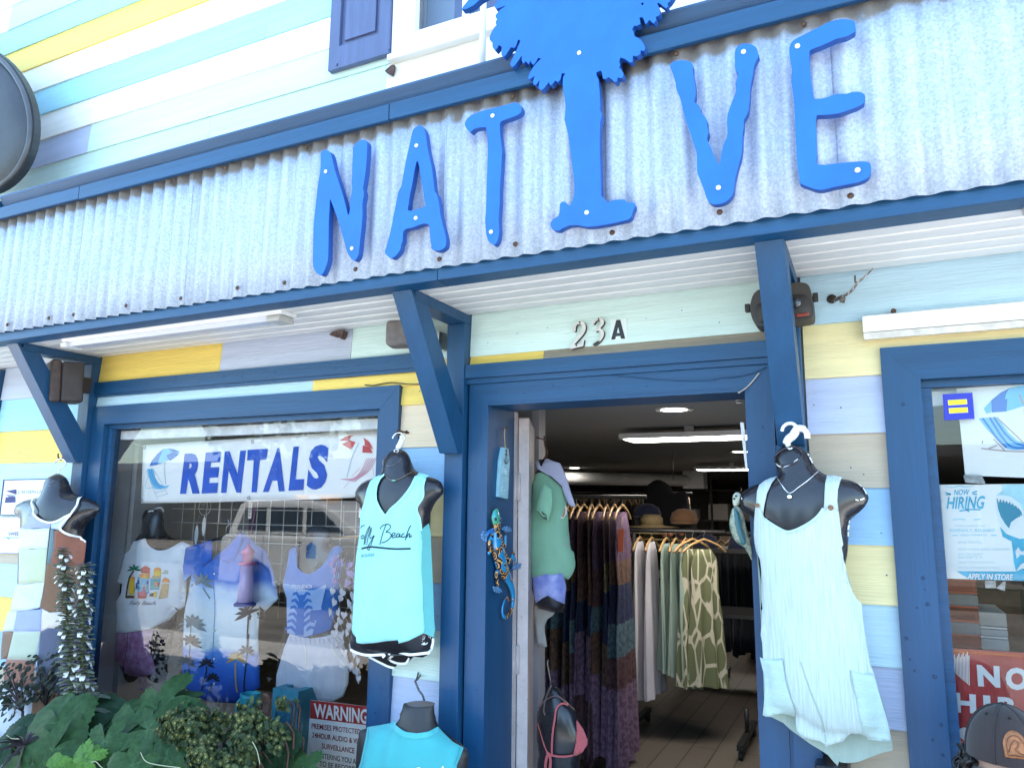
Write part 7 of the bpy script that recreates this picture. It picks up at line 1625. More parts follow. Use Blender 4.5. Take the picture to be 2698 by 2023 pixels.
WSK = mat('white_gauze_skirt', (0.46, 0.44, 0.48), rough=0.9, var=0.06); SGE = mat('sage_linen', (0.26, 0.34, 0.29), rough=0.9, var=0.08)
wl_ = ['white gauze skirt left of the sage garments', 'white gauze skirt second from the sage garments', 'white gauze skirt touching the sage garments']
for i, x in enumerate((-1.66, -1.57, -1.48)):
    hang('hanging_skirt', wl_[i], 'pale garments on the second rack', (x, 2.9, 1.40), -0.02, garment(WSK, -0.06, 0.26, 0.44, 1.12 - 0.03 * i, 0.035, i * 2.1, 7), 0.34)
for i, x in enumerate((-1.37, -1.30, -1.23)):
    hang('hanging_tunic', ['sage linen garment next to the white skirts', 'sage linen garment in the middle of three', 'sage linen garment next to the leaf dress'][i], 'pale garments on the second rack', (x, 2.9, 1.40), -0.04, garment(SGE, -0.07, 0.3, 0.40, 0.86 + 0.02 * i, 0.03, i * 1.3 + 5, 5), 0.36)
LF = bpy.data.materials.new('leaf_print_cloth'); LF.use_nodes = True
t = LF.node_tree; b = t.nodes['Principled BSDF']; b.inputs['Roughness'].default_value = 0.9
tc = t.nodes.new('ShaderNodeTexCoord'); mp = t.nodes.new('ShaderNodeMapping'); mp.inputs['Scale'].default_value = (13, 13, 5); mp.inputs['Rotation'].default_value = (0.5, 0.3, 0.5); t.links.new(tc.outputs['Object'], mp.inputs[0])
vo = t.nodes.new('ShaderNodeTexVoronoi'); vo.feature = 'DISTANCE_TO_EDGE'; vo.inputs['Scale'].default_value = 1.0; t.links.new(mp.outputs[0], vo.inputs[0])
rp = t.nodes.new('ShaderNodeValToRGB'); rp.color_ramp.elements[0].position = 0.05; rp.color_ramp.elements[1].position = 0.075; rp.color_ramp.elements[1].color = (0.13, 0.145, 0.07, 1); rp.color_ramp.elements[0].color = (0.48, 0.45, 0.34, 1)
t.links.new(vo.outputs[0], rp.inputs[0]); t.links.new(rp.outputs[0], b.inputs['Base Color'])
for i, x in enumerate((-1.17, -1.09)):
    hang('hanging_dress', ['olive and cream leaf print dress behind its twin', 'olive and cream leaf print dress at the end of the second rack'][i], 'leaf print dresses', (x, 2.85, 1.40), -0.55 - 0.15 * i, garment(LF, -0.10, 0.22, 0.36, 0.92, 0.04, i * 2 + 1, 4, 0.1), 0.38)
rack('dark pipe rack of navy trousers deep in the shop', -1.65, -0.7, 4.7, 1.34)
NVT = fabric('dark_navy_cloth', (0.02, 0.026, 0.036), bump=0.2)
for i in range(9):
    hang('hanging_trousers', 'dark navy trousers, %s from the left end of the deep rack' % ORD[i], 'navy trousers on the deep rack', (-1.56 + i * 0.085, 4.7, 1.32), -0.3, garment(NVT, -0.08, 0.34, 0.36, 0.9 + 0.03 * (i % 3), 0.03, i, 3), 0.36)
rack('black pipe rack of dark tops at the back left', -3.6, -1.9, 6.3, 1.75)
for i in range(20):
    cm_ = fabric('dark_top_%d' % (i % 5), [(0.05, 0.05, 0.055), (0.11, 0.07, 0.05), (0.07, 0.09, 0.12), (0.16, 0.15, 0.14), (0.04, 0.06, 0.05)][i % 5], bump=0.2)
    hang('hanging_tunic', 'dark top, %s from the left on the rack at the back left' % (ORD + ['eighteenth', 'nineteenth', 'twentieth'])[i], 'dark tops on the back left rack', (-3.5 + i * 0.082, 6.3, 1.73), 0.1 + random.uniform(-.15, .15), garment(cm_, -0.07, 0.36, 0.42, random.uniform(.62, .8), 0.03, i * 1.9, 5), 0.4)
rack('black pipe rack of denim and grey tops past the trousers', -1.2, 0.3, 7.6, 1.6)
for i in range(14):
    cm_ = fabric('denim_top_%d' % (i % 4), [(0.05, 0.07, 0.12), (0.13, 0.13, 0.14), (0.09, 0.07, 0.06), (0.03, 0.035, 0.05)][i % 4], bump=0.2)
    hang('hanging_tunic', 'denim or grey top, %s from the left on the rack past the trousers' % ORD[i], 'tops on the rack past the trousers', (-1.15 + i * 0.1, 7.6, 1.58), -0.2 + random.uniform(-.15, .15), garment(cm_, -0.07, 0.36, 0.42, random.uniform(.65, .9), 0.03, i * 2.3, 5), 0.4)
# hat shelf
hs_ = thing('hat_shelf', 'dark shelf unit of hats above the racks', 'shelf', (-1.5, 3.8, 0.004))
SHD = mat('dark_shelf', (0.02, 0.02, 0.022), rough=0.6)
zsh = on_y(1720, 1440, 3.6).z
for z in (zsh, zsh - 0.5): box('shelf_board', -2.1, -0.75, 3.6, 4.1, z - 0.03, z, SHD, hs_)
for x in (-2.08, -0.79): box('shelf_side', x - .015, x + .015, 3.62, 4.08, 0.004, zsh - 0.0305, SHD, hs_)
STR = mat('straw', (0.36, 0.27, 0.14), rough=0.8, var=0.15, vscale=60, bump=0.5, bscale=200); TAN = fabric('tan_cap_cloth', (0.24, 0.13, 0.07), bump=0.3); NVC = fabric('navy_cap_cloth', (0.02, 0.025, 0.06), bump=0.3)
for k in range(4):
    c = (-1.72, 3.80, zsh + k * 0.05)
    h = thing('sun_hat', ['lowest', 'second lowest', 'second highest', 'topmost'][k] + ' straw sun hat of the pile on the dark shelf', 'hat', c, 'straw hats on the shelf')
    lathe('brim', [(0.24, 0.012 + c[2]), (0.235, 0.004 + c[2]), (0.10, c[2] + 0.02), (0.10, c[2] + 0.026)], (c[0], c[1], 0), STR, h, n=28)
    lathe('crown', [(0.099, c[2] + 0.0265), (0.09, c[2] + 0.048)] if k < 3 else [(0.099, c[2] + 0.0265), (0.095, c[2] + 0.08), (0.07, c[2] + 0.11), (0.01, c[2] + 0.115)], (c[0], c[1], 0), STR, h, n=24)
def cap_(name, lab, c, mt_, s=1.0):
    h = thing('baseball_cap', lab, 'cap', c, 'caps on the shelf')
    lathe('crown', [(0.095 * s, c[2]), (0.095 * s, c[2] + 0.03), (0.08 * s, c[2] + 0.08), (0.04 * s, c[2] + 0.11), (0.005, c[2] + 0.116)], (c[0], c[1], 0), mt_, h, n=24)
    V = [(c[0] + 0.085 * s * math.cos(a) * (1 + 0.05 * r), c[1] - 0.07 * s * math.sin(a) - r * 0.075 * s * math.sin(a), c[2] + 0.012 - r * 0.02) for r in (0, 1) for a in [math.pi * k / 12 for k in range(13)]]
    F = [(k, k + 1, 14 + k, 13 + k) for k in range(12)]
    o = mesh('bill', V, F, mt_, h, True); md = o.modifiers.new('t', 'SOLIDIFY'); md.thickness = 0.005
cap_('c', 'tan cap standing highest in front of the dark jacket', (-1.45, 3.85, zsh + 0.20), TAN, 1.25)
cap_('c', 'dark navy cap left of the tan cap', (-1.80, 3.95, zsh + 0.24), NVC, 1.3)
cap_('c', 'dark navy cap in the middle of the shelf', (-1.25, 3.75, zsh), NVC)
cap_('c', 'dark navy cap near the end of the shelf', (-0.98, 3.75, zsh), NVC)
for x, zt_ in ((-1.45, 0.20), (-1.80, 0.24)):
    hb_ = thing('hat_riser', 'dark block that lifts the cap at x %s' % ('centre' if x > -1.6 else 'left'), 'riser', (x, 3.9, zsh)); hb_['label'] = 'dark block lifting the tan cap' if x > -1.6 else 'dark block lifting the navy cap over the straw hats'
    box('block', x - .07, x + .07, 3.80, 4.02, zsh, zsh + zt_ - 0.001, SHD, hb_)
jk = thing('hanging_jacket', 'black hooded jacket hung high behind the hat shelf', 'jacket', (-1.5, 4.4, 1.2))
P = smooth2(xz([(1700,1290),(1720,1268),(1740,1264),(1765,1280),(1775,1300),(1805,1292),(1812,1330),(1812,1420),(1705,1420),(1698,1340)], 4.4), 2)
hj = HF(P, 4.4, 0.4, cell=0.015); puff('jacket_body', P, hj, 0.04, mat('black_fleece', (0.012, 0.012, 0.016), rough=0.95), jk)
tube('jacket_hook', [(P[8][0], 4.4, max(q[1] for q in P)), (P[8][0], 4.4, ZC)], 0.004, STEEL, jk)
# counter and back shelving with pale boxes
ct = thing('shop_counter', 'brown wooden counter deep in the shop by the right jamb', 'counter', (-0.6, 6.2, 0.004))
CW = mat('brown_counter_wood', (0.16, 0.085, 0.045), rough=0.5, var=0.2, vscale=6)
box('front_panel', -1.3, 1.2, 5.9, 6.6, 0.1, 0.85, CW, ct); box('worktop', -1.35, 1.25, 5.85, 6.65, 0.8505, 0.90, SHD, ct); box('plinth', -1.25, 1.15, 5.95, 6.55, 0.004, 0.0995, SHD, ct)
bs_ = thing('stock_shelves', 'tall stock shelving against the back of the shop', 'shelves', (-2.5, 9.0, 0.004))
for z in (0.5, 0.95, 1.4, 1.85): box('shelf_board', -5.0, 0.5, 9.0, 9.4, z - .02, z, SHD, bs_)
for x in (-5.0, -3.6, -2.2, -0.9, 0.48): box('shelf_side', x, x + .03, 9.0, 9.4, 0.004, 2.0, SHD, bs_)
BXM = [mat('stock_%d' % k, c, rough=0.7) for k, c in enumerate([(0.34, 0.32, 0.29), (0.20, 0.19, 0.19), (0.10, 0.12, 0.17), (0.26, 0.2, 0.14), (0.42, 0.40, 0.38)])]
for i in range(34):
    x = -4.9 + (i % 12) * 0.45 + random.uniform(-.06, .06); z = (0.5, 0.95, 1.4)[i // 12]; w_ = random.uniform(.14, .3); h_ = random.uniform(.12, .3)
    b_ = thing('stock_box', 'stock box on the %s back shelf, %s from the left' % (('low', 'middle', 'high')[i // 12], ORD[i % 12]), 'box', (x + w_ / 2, 9.15, z), 'stock boxes on the back shelves')
    box('carton', x, x + w_, 9.02, 9.3, z + 0.0005, z + h_, BXM[i % 5], b_)
for i, (u, v) in enumerate(((1748,1406),(1763,1406),(1792,1403),(1791,1430))):
    p = on_y(u, v, 3.62); p.z = max(p.z, zsh + 0.028)
    b_ = thing('small_ornament', ['peach ball ornament on the left of the shelf pair', 'peach ball ornament on the right of the shelf pair', 'peach ball ornament near the shelf end, upper', 'peach ball ornament near the shelf end, lower'][i], 'ornament', (p.x, 3.62, zsh), 'peach ornaments on the shelf')
    lathe('ball', [(0.004, p.z - 0.027), (0.02, p.z - 0.02), (0.028, p.z), (0.02, p.z + 0.02), (0.004, p.z + 0.027)], (p.x, 3.66, 0), mat('peach_wax', (0.42, 0.16, 0.09), rough=0.4), b_, n=14)
    if p.z > zsh + 0.03: lathe('stand', [(0.012, zsh), (0.004, zsh + 0.006), (0.004, p.z - 0.026)], (p.x, 3.66, 0), SHD, b_, n=10)

# ---- torso with the green tee hung on the open door
Q1 = lambda pts: px(pts, 1280, 1050); Q2 = lambda pts: px(pts, 1280, 1450); Q3 = lambda pts: px(pts, 1280, 1608)
YT = 0.52
gm = thing('mannequin', 'black torso form in a sage green tee and blue satin shorts inside the door', 'mannequin', on_y(1440, 1610, YT), 'torso forms inside the door')
bo = Q1([(560,640),(545,720),(520,800),(500,900),(490,1300),(490,1659)]) + Q2([(500,400),(535,570),(560,610),(700,650),(815,650),(830,560),(840,300),(860,60)]) + Q1([(860,1450),(850,1100),(800,900),(700,790),(640,760),(625,690),(615,640)])
B = smooth2(xz(bo, YT), 1); hgb = HF(B, YT, 0.7, cell=0.01); puff('body', B, hgb, 0.018, BLACKP, gm)
go = Q1([(520,880),(556,800),(620,780),(700,828),(800,920),(842,1000),(870,1150),(880,1300),(886,1450),(915,1590)]) + Q2([(935,20),(948,120),(938,205),(880,300),(845,285),(800,242),(620,252),(480,272)]) + Q1([(480,1659),(484,1250),(500,1000)])
GO = smooth2(xz(go, YT), 2); hgg = HF(GO, YT, 0.75, cell=0.01)
gyy = over(fold(lambda x, z: min(hgg.front(x, z), hgb.front(x, z) - 0.004), 0.014, 9, 3.5, 33), hgb)
GRN = fabric('sage_green_tee', (0.23, 0.44, 0.31), bump=0.2, bscale=300)
sheet('tee', GO, gyy, 0.016, GRN, gm, thick=0.002)
slv = Q1([(575,960),(620,900),(690,960),(700,1080),(690,1180),(655,1290),(600,1255),(532,1172),(545,1080)])
SL = smooth2(xz(slv, YT - 0.13), 2); hsl = HF(SL, YT - 0.12, 0.5, cell=0.008)
sly = lambda x, z: min(hsl.front(x, z), gyy(x, z) - 0.006)
sheet('sleeve', surf2(slv, sly, YT), sly, 0.014, GRN, gm)
flat('sleeve_opening_shade', Q1([(540,1180),(600,1190),(640,1225),(650,1285),(600,1255)]), lambda x, z: sly(x, z), mat('sleeve_shade', (0.05, 0.10, 0.075), rough=0.95), gm, off=0.002, y0=YT - .13)  # flat dark patch painted in as the shade inside the sleeve
ORG = mat('peach_print', (0.42, 0.19, 0.12), rough=0.8)
flat('back_print', Q1([(790,1255),(830,1200),(848,1120),(868,1150),(870,1210),(850,1250),(820,1262)]), gyy, PIPE, gm, off=0.003, y0=YT); flat('back_print', Q1([(800,1250),(838,1200),(850,1140),(862,1160),(862,1210),(840,1246)]), gyy, ORG, gm, off=0.0045, y0=YT)
flat('back_print', Q1([(835,1540),(850,1520),(880,1525),(870,1560),(850,1575)]), gyy, mat('lilac_print', (0.4, 0.3, 0.42), rough=0.8), gm, off=0.003, y0=YT)
so = Q2([(492,262),(620,248),(800,238),(830,300),(846,385),(832,562),(740,525),(652,474),(590,505),(528,556),(508,470)])
SO = xz(so, YT); hso = HF(SO, YT, 0.6, cell=0.01); soy = over(fold(lambda x, z: min(hso.front(x, z), hgb.front(x, z) - 0.006), 0.006, 18, 8, 12), hgb)
SAT = mat('blue_satin', (0.16, 0.20, 0.58), rough=0.25, col2=(0.38, 0.42, 0.74), vscale=14)
sheet('shorts', surf2(so, soy, YT), soy, 0.012, SAT, gm, thick=0.002)
HOOD = fabric('lilac_white_cloth', (0.42, 0.42, 0.58), bump=0.15)
ho = Q1([(515,662),(555,655),(572,705),(590,712),(610,670),(640,628),(710,660),(780,680),(808,740),(850,840),(880,940),(948,1140),(905,1135),(868,1108),(830,1010),(800,920),(700,830),(600,772),(545,742)])
yho = lambda x, z: gyy(x, z) - 0.012 if hgg.at(x, z) > 0.01 else YT - 0.03
yho2 = lambda x, z: min(gyy(x, z), hgb.front(x, z), YT - 0.02) - 0.014
sheet('shoulder_cloth', surf2(ho, yho2, YT), fold(yho2, 0.006, 14, 10, 9), 0.014, HOOD, gm, thick=0.003)
tube('hanger_hook', [on_y(*q, YT) for q in Q1([(610,640),(640,600),(650,560),(625,500),(615,430),(620,400)])], 0.004, RUST, gm)
dhk = thing('door_hook', 'bent wire hook on the open door above the green tee', 'hook', on_y(1415, 1155, 0.50))
tube('wire', [on_y(*q, 0.52) for q in Q1([(525,408),(575,420),(610,432),(625,410),(610,395)])], 0.003, RUST, dhk, n=6)
wc = thing('hanging_cloth', 'white cloth hanging below the blue satin shorts', 'cloth', on_y(1430, 1700, 0.66))
P = xz(Q2([(500,580),(640,600),(720,650),(700,690),(650,720),(612,800),(640,960),(648,1008),(610,1020),(560,1005),(540,960),(520,700)]), 0.66)
sheet('cloth', P, fold(lambda x, z: 0.66, 0.015, 14, 5, 3), 0.02, fabric('grey_white_cloth', (0.46, 0.46, 0.46)), wc, thick=0.002)
gp2 = thing('grey_post', 'pale grey square post behind the open door edge', 'post', on_y(1410, 1990, 0.72))
p_, q_ = on_y(*Q2([(478, 900)])[0], 0.72), on_y(*Q2([(552, 900)])[0], 0.72)
box('post', p_.x, q_.x, 0.72, 0.80, 0.004, ZC - 0.001, mat('pale_grey_paint', (0.34, 0.33, 0.37), rough=0.5), gp2)
# ---- bikini torso low by the door
YB_ = 0.42
bk = thing('mannequin', 'black torso form in a coral bikini top hung low inside the door', 'mannequin', on_y(1460, 2020, YB_), 'torso forms inside the door')
bo = Q3([(650,820),(690,790),(740,800),(790,850),(830,940),(930,1030),(965,1110),(1000,1220),(1060,1380),(1010,1490),(985,1600),(985,1900),(560,1900),(560,1500),(548,1200),(560,1060),(600,960)])
B = smooth2(xz(bo, YB_), 2); hbk = HF(B, YB_, 0.6, cell=0.01); puff('body', B, hbk, 0.016, BLACKP, bk)
COR = fabric('coral_bikini', (0.52, 0.12, 0.13), bump=0.5, bscale=250)
cup_ = Q3([(955,1150),(985,1190),(1030,1260),(1072,1370),(1065,1420),(1020,1490),(960,1525),(918,1530),(935,1450),(950,1380),(958,1260)])
cyf = lambda x, z: min(hbk.front(x, z), YB_ - 0.02) - 0.008
sheet('cup', surf2(cup_, cyf, YB_), cyf, 0.012, COR, bk, thick=0.003)
for pts, w_ in (([(920,1522),(800,1535),(690,1518),(640,1490)], .008), ([(870,995),(830,975),(780,990),(745,1040),(728,1150),(712,1250),(700,1400),(700,1510)], .008), ([(548,1180),(580,1290),(620,1420),(650,1490)], .006), ([(668,1490),(640,1560),(630,1660)], .012), ([(672,1500),(685,1580),(680,1660)], .012)):
    ribbon('strap', [Q3(pts)], w_, cyf, YB_, COR, bk, off=0.003)
tube('hook_chain', [on_y(*q, YB_ - .02) for q in Q3([(690,790),(680,720),(665,640),(650,560),(655,520)])], 0.004, CH, bk, n=6)
tube('loose_chain', smooth_path([on_y(*q, YB_ - .06) for q in Q3([(690,790),(640,900),(620,980),(610,1060),(628,1100)])], 3), 0.0035, CH, bk, n=6)
tube('hook_chain', smooth_path([on_y(*q, YB_ - .04) for q in Q3([(550,1030),(620,950),(700,905),(760,900),(825,950)])], 3), 0.003, mat('dull_pink_cord', (0.16, 0.09, 0.10), rough=0.7), bk, n=6)
# ================================================================== ornaments in the door reveal
XJ = -1.335
J1 = lambda pts: px(pts, 1280, 1050); J2 = lambda pts: px(pts, 1230, 1310, 170 / 806)
def yz(pts, x):
    r = []
    for u, v in pts: p = on_x(u, v, x); r.append((p.y, p.z))
    return r
def slab_x(name, pts, x0, x1, mt_, par):
    """flat shape lying in the door reveal, outline in y,z"""
    v2, f2 = tri2d(pts); n = len(v2)
    V = [(x0, y, z) for y, z in v2] + [(x1, y, z) for y, z in v2]; F = [tuple(reversed(f)) for f in f2] + [tuple(n + i for i in f) for f in f2]
    L = clean(pts); o = len(V); k = len(L); V += [(x0, y, z) for y, z in L] + [(x1, y, z) for y, z in L]
    F += [(o + i, o + (i + 1) % k, o + k + (i + 1) % k, o + k + i) for i in range(k)]
    ob = mesh(name, V, F, mt_, par); bm = bmesh.new(); bm.from_mesh(ob.data); bmesh.ops.recalc_face_normals(bm, faces=bm.faces); bm.to_mesh(ob.data); bm.free(); return ob
xt = XJ + 0.016
at_ = thing('anchor_plaque', 'pale blue tag shaped plaque with an anchor hung in the door reveal', 'plaque', on_x(1325, 1310, XJ))
PLQ = mat('pale_blue_plaque', (0.26, 0.50, 0.62), rough=0.5, var=0.12, vscale=30, bump=0.2)
slab_x('board', yz(J1([(188,512),(240,530),(253,680),(233,1055),(140,1033),(160,662)]), xt), XJ + 0.001, xt, PLQ, at_)
tube('cord', [on_x(*q, xt - 0.004) for q in J1([(200,312),(196,380),(200,450),(206,525)])], 0.0028, mat('jute', (0.36, 0.27, 0.18), rough=0.9), at_, n=6)
lathe('nail', [(0.004, XJ), (0.004, XJ + 0.012)], (0, on_x(*J1([(200, 312)])[0], XJ).y, on_x(*J1([(200, 312)])[0], XJ).z), RUST, at_, n=8, axis='x')
def stroke_x(name, strokes, x, r, mt_, par):
    for s in strokes: tube(name, smooth_path([on_x(*q, x) for q in s], 3), r, mt_, par, n=5)
BRN = mat('brown_anchor_print', (0.06, 0.04, 0.035), rough=0.7)
stroke_x('anchor_print', [J1([(215,565),(212,620),(210,685)]), J1([(192,635),(198,670),(210,686),(226,675),(236,640)]), J1([(202,585),(228,592)]), J1([(210,545),(216,537),(222,548),(214,560),(210,548)])], xt + 0.0003, 0.0022, BRN, at_)
WIK = mat('pale_script_ink', (0.55, 0.66, 0.72), rough=0.7)
stroke_x('script_print', [J1([(185,705),(172,760),(168,790),(185,780)]), J1([(190,775),(192,750)]), J1([(205,800),(200,750),(212,735),(205,770)]), J1([(215,790),(225,770),(218,760),(212,790),(230,800)]), J1([(165,830),(225,842)]), J1([(165,850),(222,862)]), J1([(168,870),(220,882)]), J1([(180,925),(162,945),(160,980),(178,975),(176,955)]), J1([(190,975),(200,955),(208,975),(195,985)]), J1([(160,1000),(220,1010)])], xt + 0.0003, 0.0011, WIK, at_)
# gecko of painted metal
GK = bpy.data.materials.new('painted_gecko_metal'); GK.use_nodes = True
t = GK.node_tree; b = t.nodes['Principled BSDF']; b.inputs['Roughness'].default_value = 0.25; b.inputs['Coat Weight'].default_value = 0.6
tc = t.nodes.new('ShaderNodeTexCoord'); vo = t.nodes.new('ShaderNodeTexVoronoi'); vo.inputs['Scale'].default_value = 34; t.links.new(tc.outputs['Object'], vo.inputs[0])
wv = t.nodes.new('ShaderNodeMath'); wv.operation = 'MULTIPLY'; wv.inputs[1].default_value = 17; t.links.new(vo.outputs['Distance'], wv.inputs[0])
sn = t.nodes.new('ShaderNodeMath'); sn.operation = 'SINE'; t.links.new(wv.outputs[0], sn.inputs[0])
rp = t.nodes.new('ShaderNodeValToRGB'); rp.color_ramp.interpolation = 'CONSTANT'; e = rp.color_ramp.elements; e[0].position = 0; e[0].color = (0.02, 0.02, 0.03, 1); e[1].position = 0.25; e[1].color = (0.60, 0.17, 0.05, 1); q = e.new(0.75); q.color = (0.62, 0.42, 0.12, 1)
t.links.new(sn.outputs[0], rp.inputs[0])
n = t.nodes.new('ShaderNodeTexNoise'); n.inputs['Scale'].default_value = 16; t.links.new(tc.outputs['Object'], n.inputs[0])
r2 = t.nodes.new('ShaderNodeValToRGB'); r2.color_ramp.interpolation = 'CONSTANT'; r2.color_ramp.elements[1].position = 0.5; r2.color_ramp.elements[0].color = (0, 0, 0, 1); t.links.new(n.outputs['Fac'], r2.inputs[0])
mx = t.nodes.new('ShaderNodeMixRGB'); t.links.new(r2.outputs[0], mx.inputs[0]); mx.inputs[1].default_value = (0.02, 0.25, 0.52, 1); t.links.new(rp.outputs[0], mx.inputs[2]); t.links.new(mx.outputs[0], b.inputs['Base Color'])
GB = mat('gecko_blue', (0.03, 0.17, 0.50), rough=0.25, coat=0.5); GGN = mat('gecko_green', (0.10, 0.38, 0.10), rough=0.25, col2=(0.03, 0.30, 0.38), vscale=18, coat=0.5); TOE = mat('gecko_toe_glaze', (0.10, 0.24, 0.46), rough=0.2)
gk = thing('gecko_ornament', 'painted metal gecko in blue and orange climbing the door reveal', 'wall ornament', on_x(1328, 1630, XJ))
def gtube(name, pts, rad, mt_, dx=0.02, fl=0.55):
    o = tube(name, smooth_path([on_x(*q, XJ + dx) for q in J2(pts)], 3), 0.01, mt_, gk, n=12)
    P = smooth_path([on_x(*q, XJ + dx) for q in J2(pts)], 3); R0 = np.interp(np.linspace(0, 1, len(P)), np.linspace(0, 1, len(rad)), rad)
    bpy.data.objects.remove(o); o = tube(name, P, [float(r) for r in R0], mt_, gk, n=12)
    o.scale = (fl, 1, 1); return o
gtube('body', [(375,260),(374,390),(368,500),(385,640),(420,800),(470,930),(530,1040),(570,1160),(580,1270),(560,1400),(505,1492),(458,1485),(444,1400),(468,1300),(508,1252),(525,1290)], [.026, .020, .026, .034, .036, .030, .020, .015, .011, .008, .007, .007, .006, .005, .004, .003], GK)
gtube('head', [(382,142),(368,190),(362,250),(368,320)], [.004, .020, .027, .022], GGN, 0.024)
for q in ((358, 272), (418, 285)):
    p = on_x(*J2([q])[0], XJ + 0.034); lathe('eye', [(0.006, -0.001), (0.005, 0.004), (0.001, 0.005)], p, BLACKP, gk, n=10, axis='x')
for pts in ([(350,440),(300,520),(280,600),(300,660),(270,700)], [(400,470),(450,590),(480,590),(480,470)], [(430,650),(500,760),(520,800),(560,760),(580,690),(600,800)], [(430,920),(370,940),(380,1040),(390,1100)]):
    gtube('leg', pts, [.012, .010, .008, .007], GK, 0.014, 0.7)
gtube('leg', [(330,410),(270,440),(250,480)], [.010, .009, .008], GB, 0.014, 0.7)
for c, ang0 in (((245, 480), 200), ((490, 430), 80), ((390, 1120), 250), ((615, 830), 290)):
    for k in range(5):
        a = math.radians(ang0 - 64 + k * 32); e1 = (c[0] + 62 * math.cos(a), c[1] - 72 * math.sin(a))
        gtube('toe', [c, ((c[0] + e1[0]) / 2, (c[1] + e1[1]) / 2), e1], [.0035, .0035, .0055], TOE, 0.012, 0.8)
# turtle ornament on the right jamb
K5 = lambda pts: px(pts, 1880, 1060)
tu = thing('turtle_ornament', 'painted turtle wall ornament behind the romper at the right jamb', 'wall ornament', on_y(1960, 1440, -0.03))
yT = -0.045
SH_ = smooth2(xz(K5([(205,1110),(262,1095),(315,1180),(350,1330),(388,1470),(410,1640),(395,1650),(330,1530),(250,1480),(190,1390),(166,1280),(180,1180)]), yT), 2)
hT = HF(SH_, yT, 0.6, cell=0.005); TSH = mat('turtle_shell_paint', (0.05, 0.14, 0.12), rough=0.3, col2=(0.45, 0.42, 0.30), vscale=55, coat=0.5)
puff('shell', SH_, hT, 0.01, TSH, tu)
HD = smooth2(xz(K5([(200,1010),(215,965),(250,945),(285,965),(292,1010),(275,1060),(240,1100),(210,1080)]), yT), 2)
puff('head', HD, HF(HD, yT, 0.6, cell=0.004), 0.008, mat('turtle_head_paint', (0.50, 0.52, 0.42), rough=0.4, var=0.2, vscale=50), tu)
for q in ((236, 985), (218, 1015)): lathe('eye', [(0.004, 0), (0.003, -0.003)], on_y(*K5([q])[0], yT - 0.012), BLACKP, tu, n=8, axis='y')
FLP = smooth2(xz(K5([(215,1130),(250,1125),(285,1240),(320,1400),(345,1480),(310,1500),(270,1420),(230,1280)]), yT - 0.02), 2)
puff('flipper', FLP, HF(FLP, yT - 0.022, 0.5, cell=0.004), 0.008, mat('turtle_teal_paint', (0.03, 0.13, 0.16), rough=0.3), tu)
tube('hanging_wire', [on_y(*q, yT) for q in K5([(290,945),(296,915),(288,900)])], 0.002, RUST, tu, n=5)
# white card seen edge on
wcd = thing('white_card_sign', 'white card sign seen edge on at the right door jamb', 'sign', on_y(1965, 1232, 0.12))
slab('card', xz(K5([(288,215),(328,218),(367,692),(345,694)]), 0.12), 0.10, 0.118, WHITEP, wcd)

# ================================================================== across the street: what the panes mirror
def gtone(n, c): return mat(n, c, rough=0.95, var=0.25, vscale=1.5)
car = thing('parked_suv', 'white patrol car with amber roof lamps, seen mirrored in the left pane', 'car', (-8.4, -8.0, -0.126))
CARW = mat('white_car_paint', (0.78, 0.79, 0.80), rough=0.25, coat=0.6); CARG = mat('dark_car_glass', (0.03, 0.06, 0.10), rough=0.06); TYR = mat('tyre_rubber', (0.02, 0.02, 0.02), rough=0.85)
def car_pt(x): return -10.4 + x
yc0, yc1 = -8.95, -7.2
def side_prof(pts, y0, y1, nm, mt_, bvl=0.0):
    o = slab(nm, [(car_pt(x), z) for x, z in pts], y0, y1, mt_, car)
    if bvl:
        bm = bmesh.new(); bm.from_mesh(o.data); bmesh.ops.remove_doubles(bm, verts=bm.verts, dist=1e-5); bmesh.ops.recalc_face_normals(bm, faces=bm.faces); bm.to_mesh(o.data); bm.free()
        md = o.modifiers.new('b', 'BEVEL'); md.width = bvl; md.segments = 3; md.limit_method = 'ANGLE'
    return o
side_prof([(0.0,.25),(0.0,.95),(.08,1.05),(3.1,1.05),(4.1,.92),(4.35,.70),(4.35,.25),(3.85,.22),(3.75,.48),(3.45,.62),(3.15,.48),(3.05,.22),(1.25,.20),(1.15,.48),(.85,.62),(.55,.48),(.45,.22)], yc0, yc1, 'body', CARW, 0.05)
side_prof([(.06,1.052),(.30,1.56),(.5,1.64),(1.9,1.64),(2.25,1.56),(3.0,1.052)], yc0 + .10, yc1 - .10, 'cabin', CARW, 0.05)
for pts in ([(.30,1.12),(.47,1.50),(.95,1.52),(.95,1.12)], [(1.05,1.12),(1.05,1.52),(1.75,1.52),(1.75,1.12)], [(1.85,1.12),(1.85,1.52),(2.15,1.48),(2.62,1.12)]): slab('side_window', [(car_pt(x), z) for x, z in pts], yc1 - .101, yc1 - .085, CARG, car)
for x in (.85, 3.45): lathe('wheel', [(0.2, yc1 - .2), (0.33, yc1 - .19), (0.34, yc1 - .03), (0.2, yc1 - .02), (0.19, yc1 - .035), (0.03, yc1 - .03)], (car_pt(x), 0, 0.215), TYR, car, n=28, axis='y'); lathe('wheel', [(0.33, yc0 + .2), (0.34, yc0 + .03)], (car_pt(x), 0, 0.215), TYR, car, n=28, axis='y')
AMB = mat('amber_lens', (0.85, 0.38, 0.02), rough=0.2)
for x in (1.2, 1.75): rbox('amber_lamp', (car_pt(x), -8.0, 1.70), .26, .3, .09, (0, 0, 0), AMB, car, .03)
rbox('clear_lamp', (car_pt(1.48), -8.0, 1.69), .2, .3, .07, (0, 0, 0), WHITEP, car, .03)
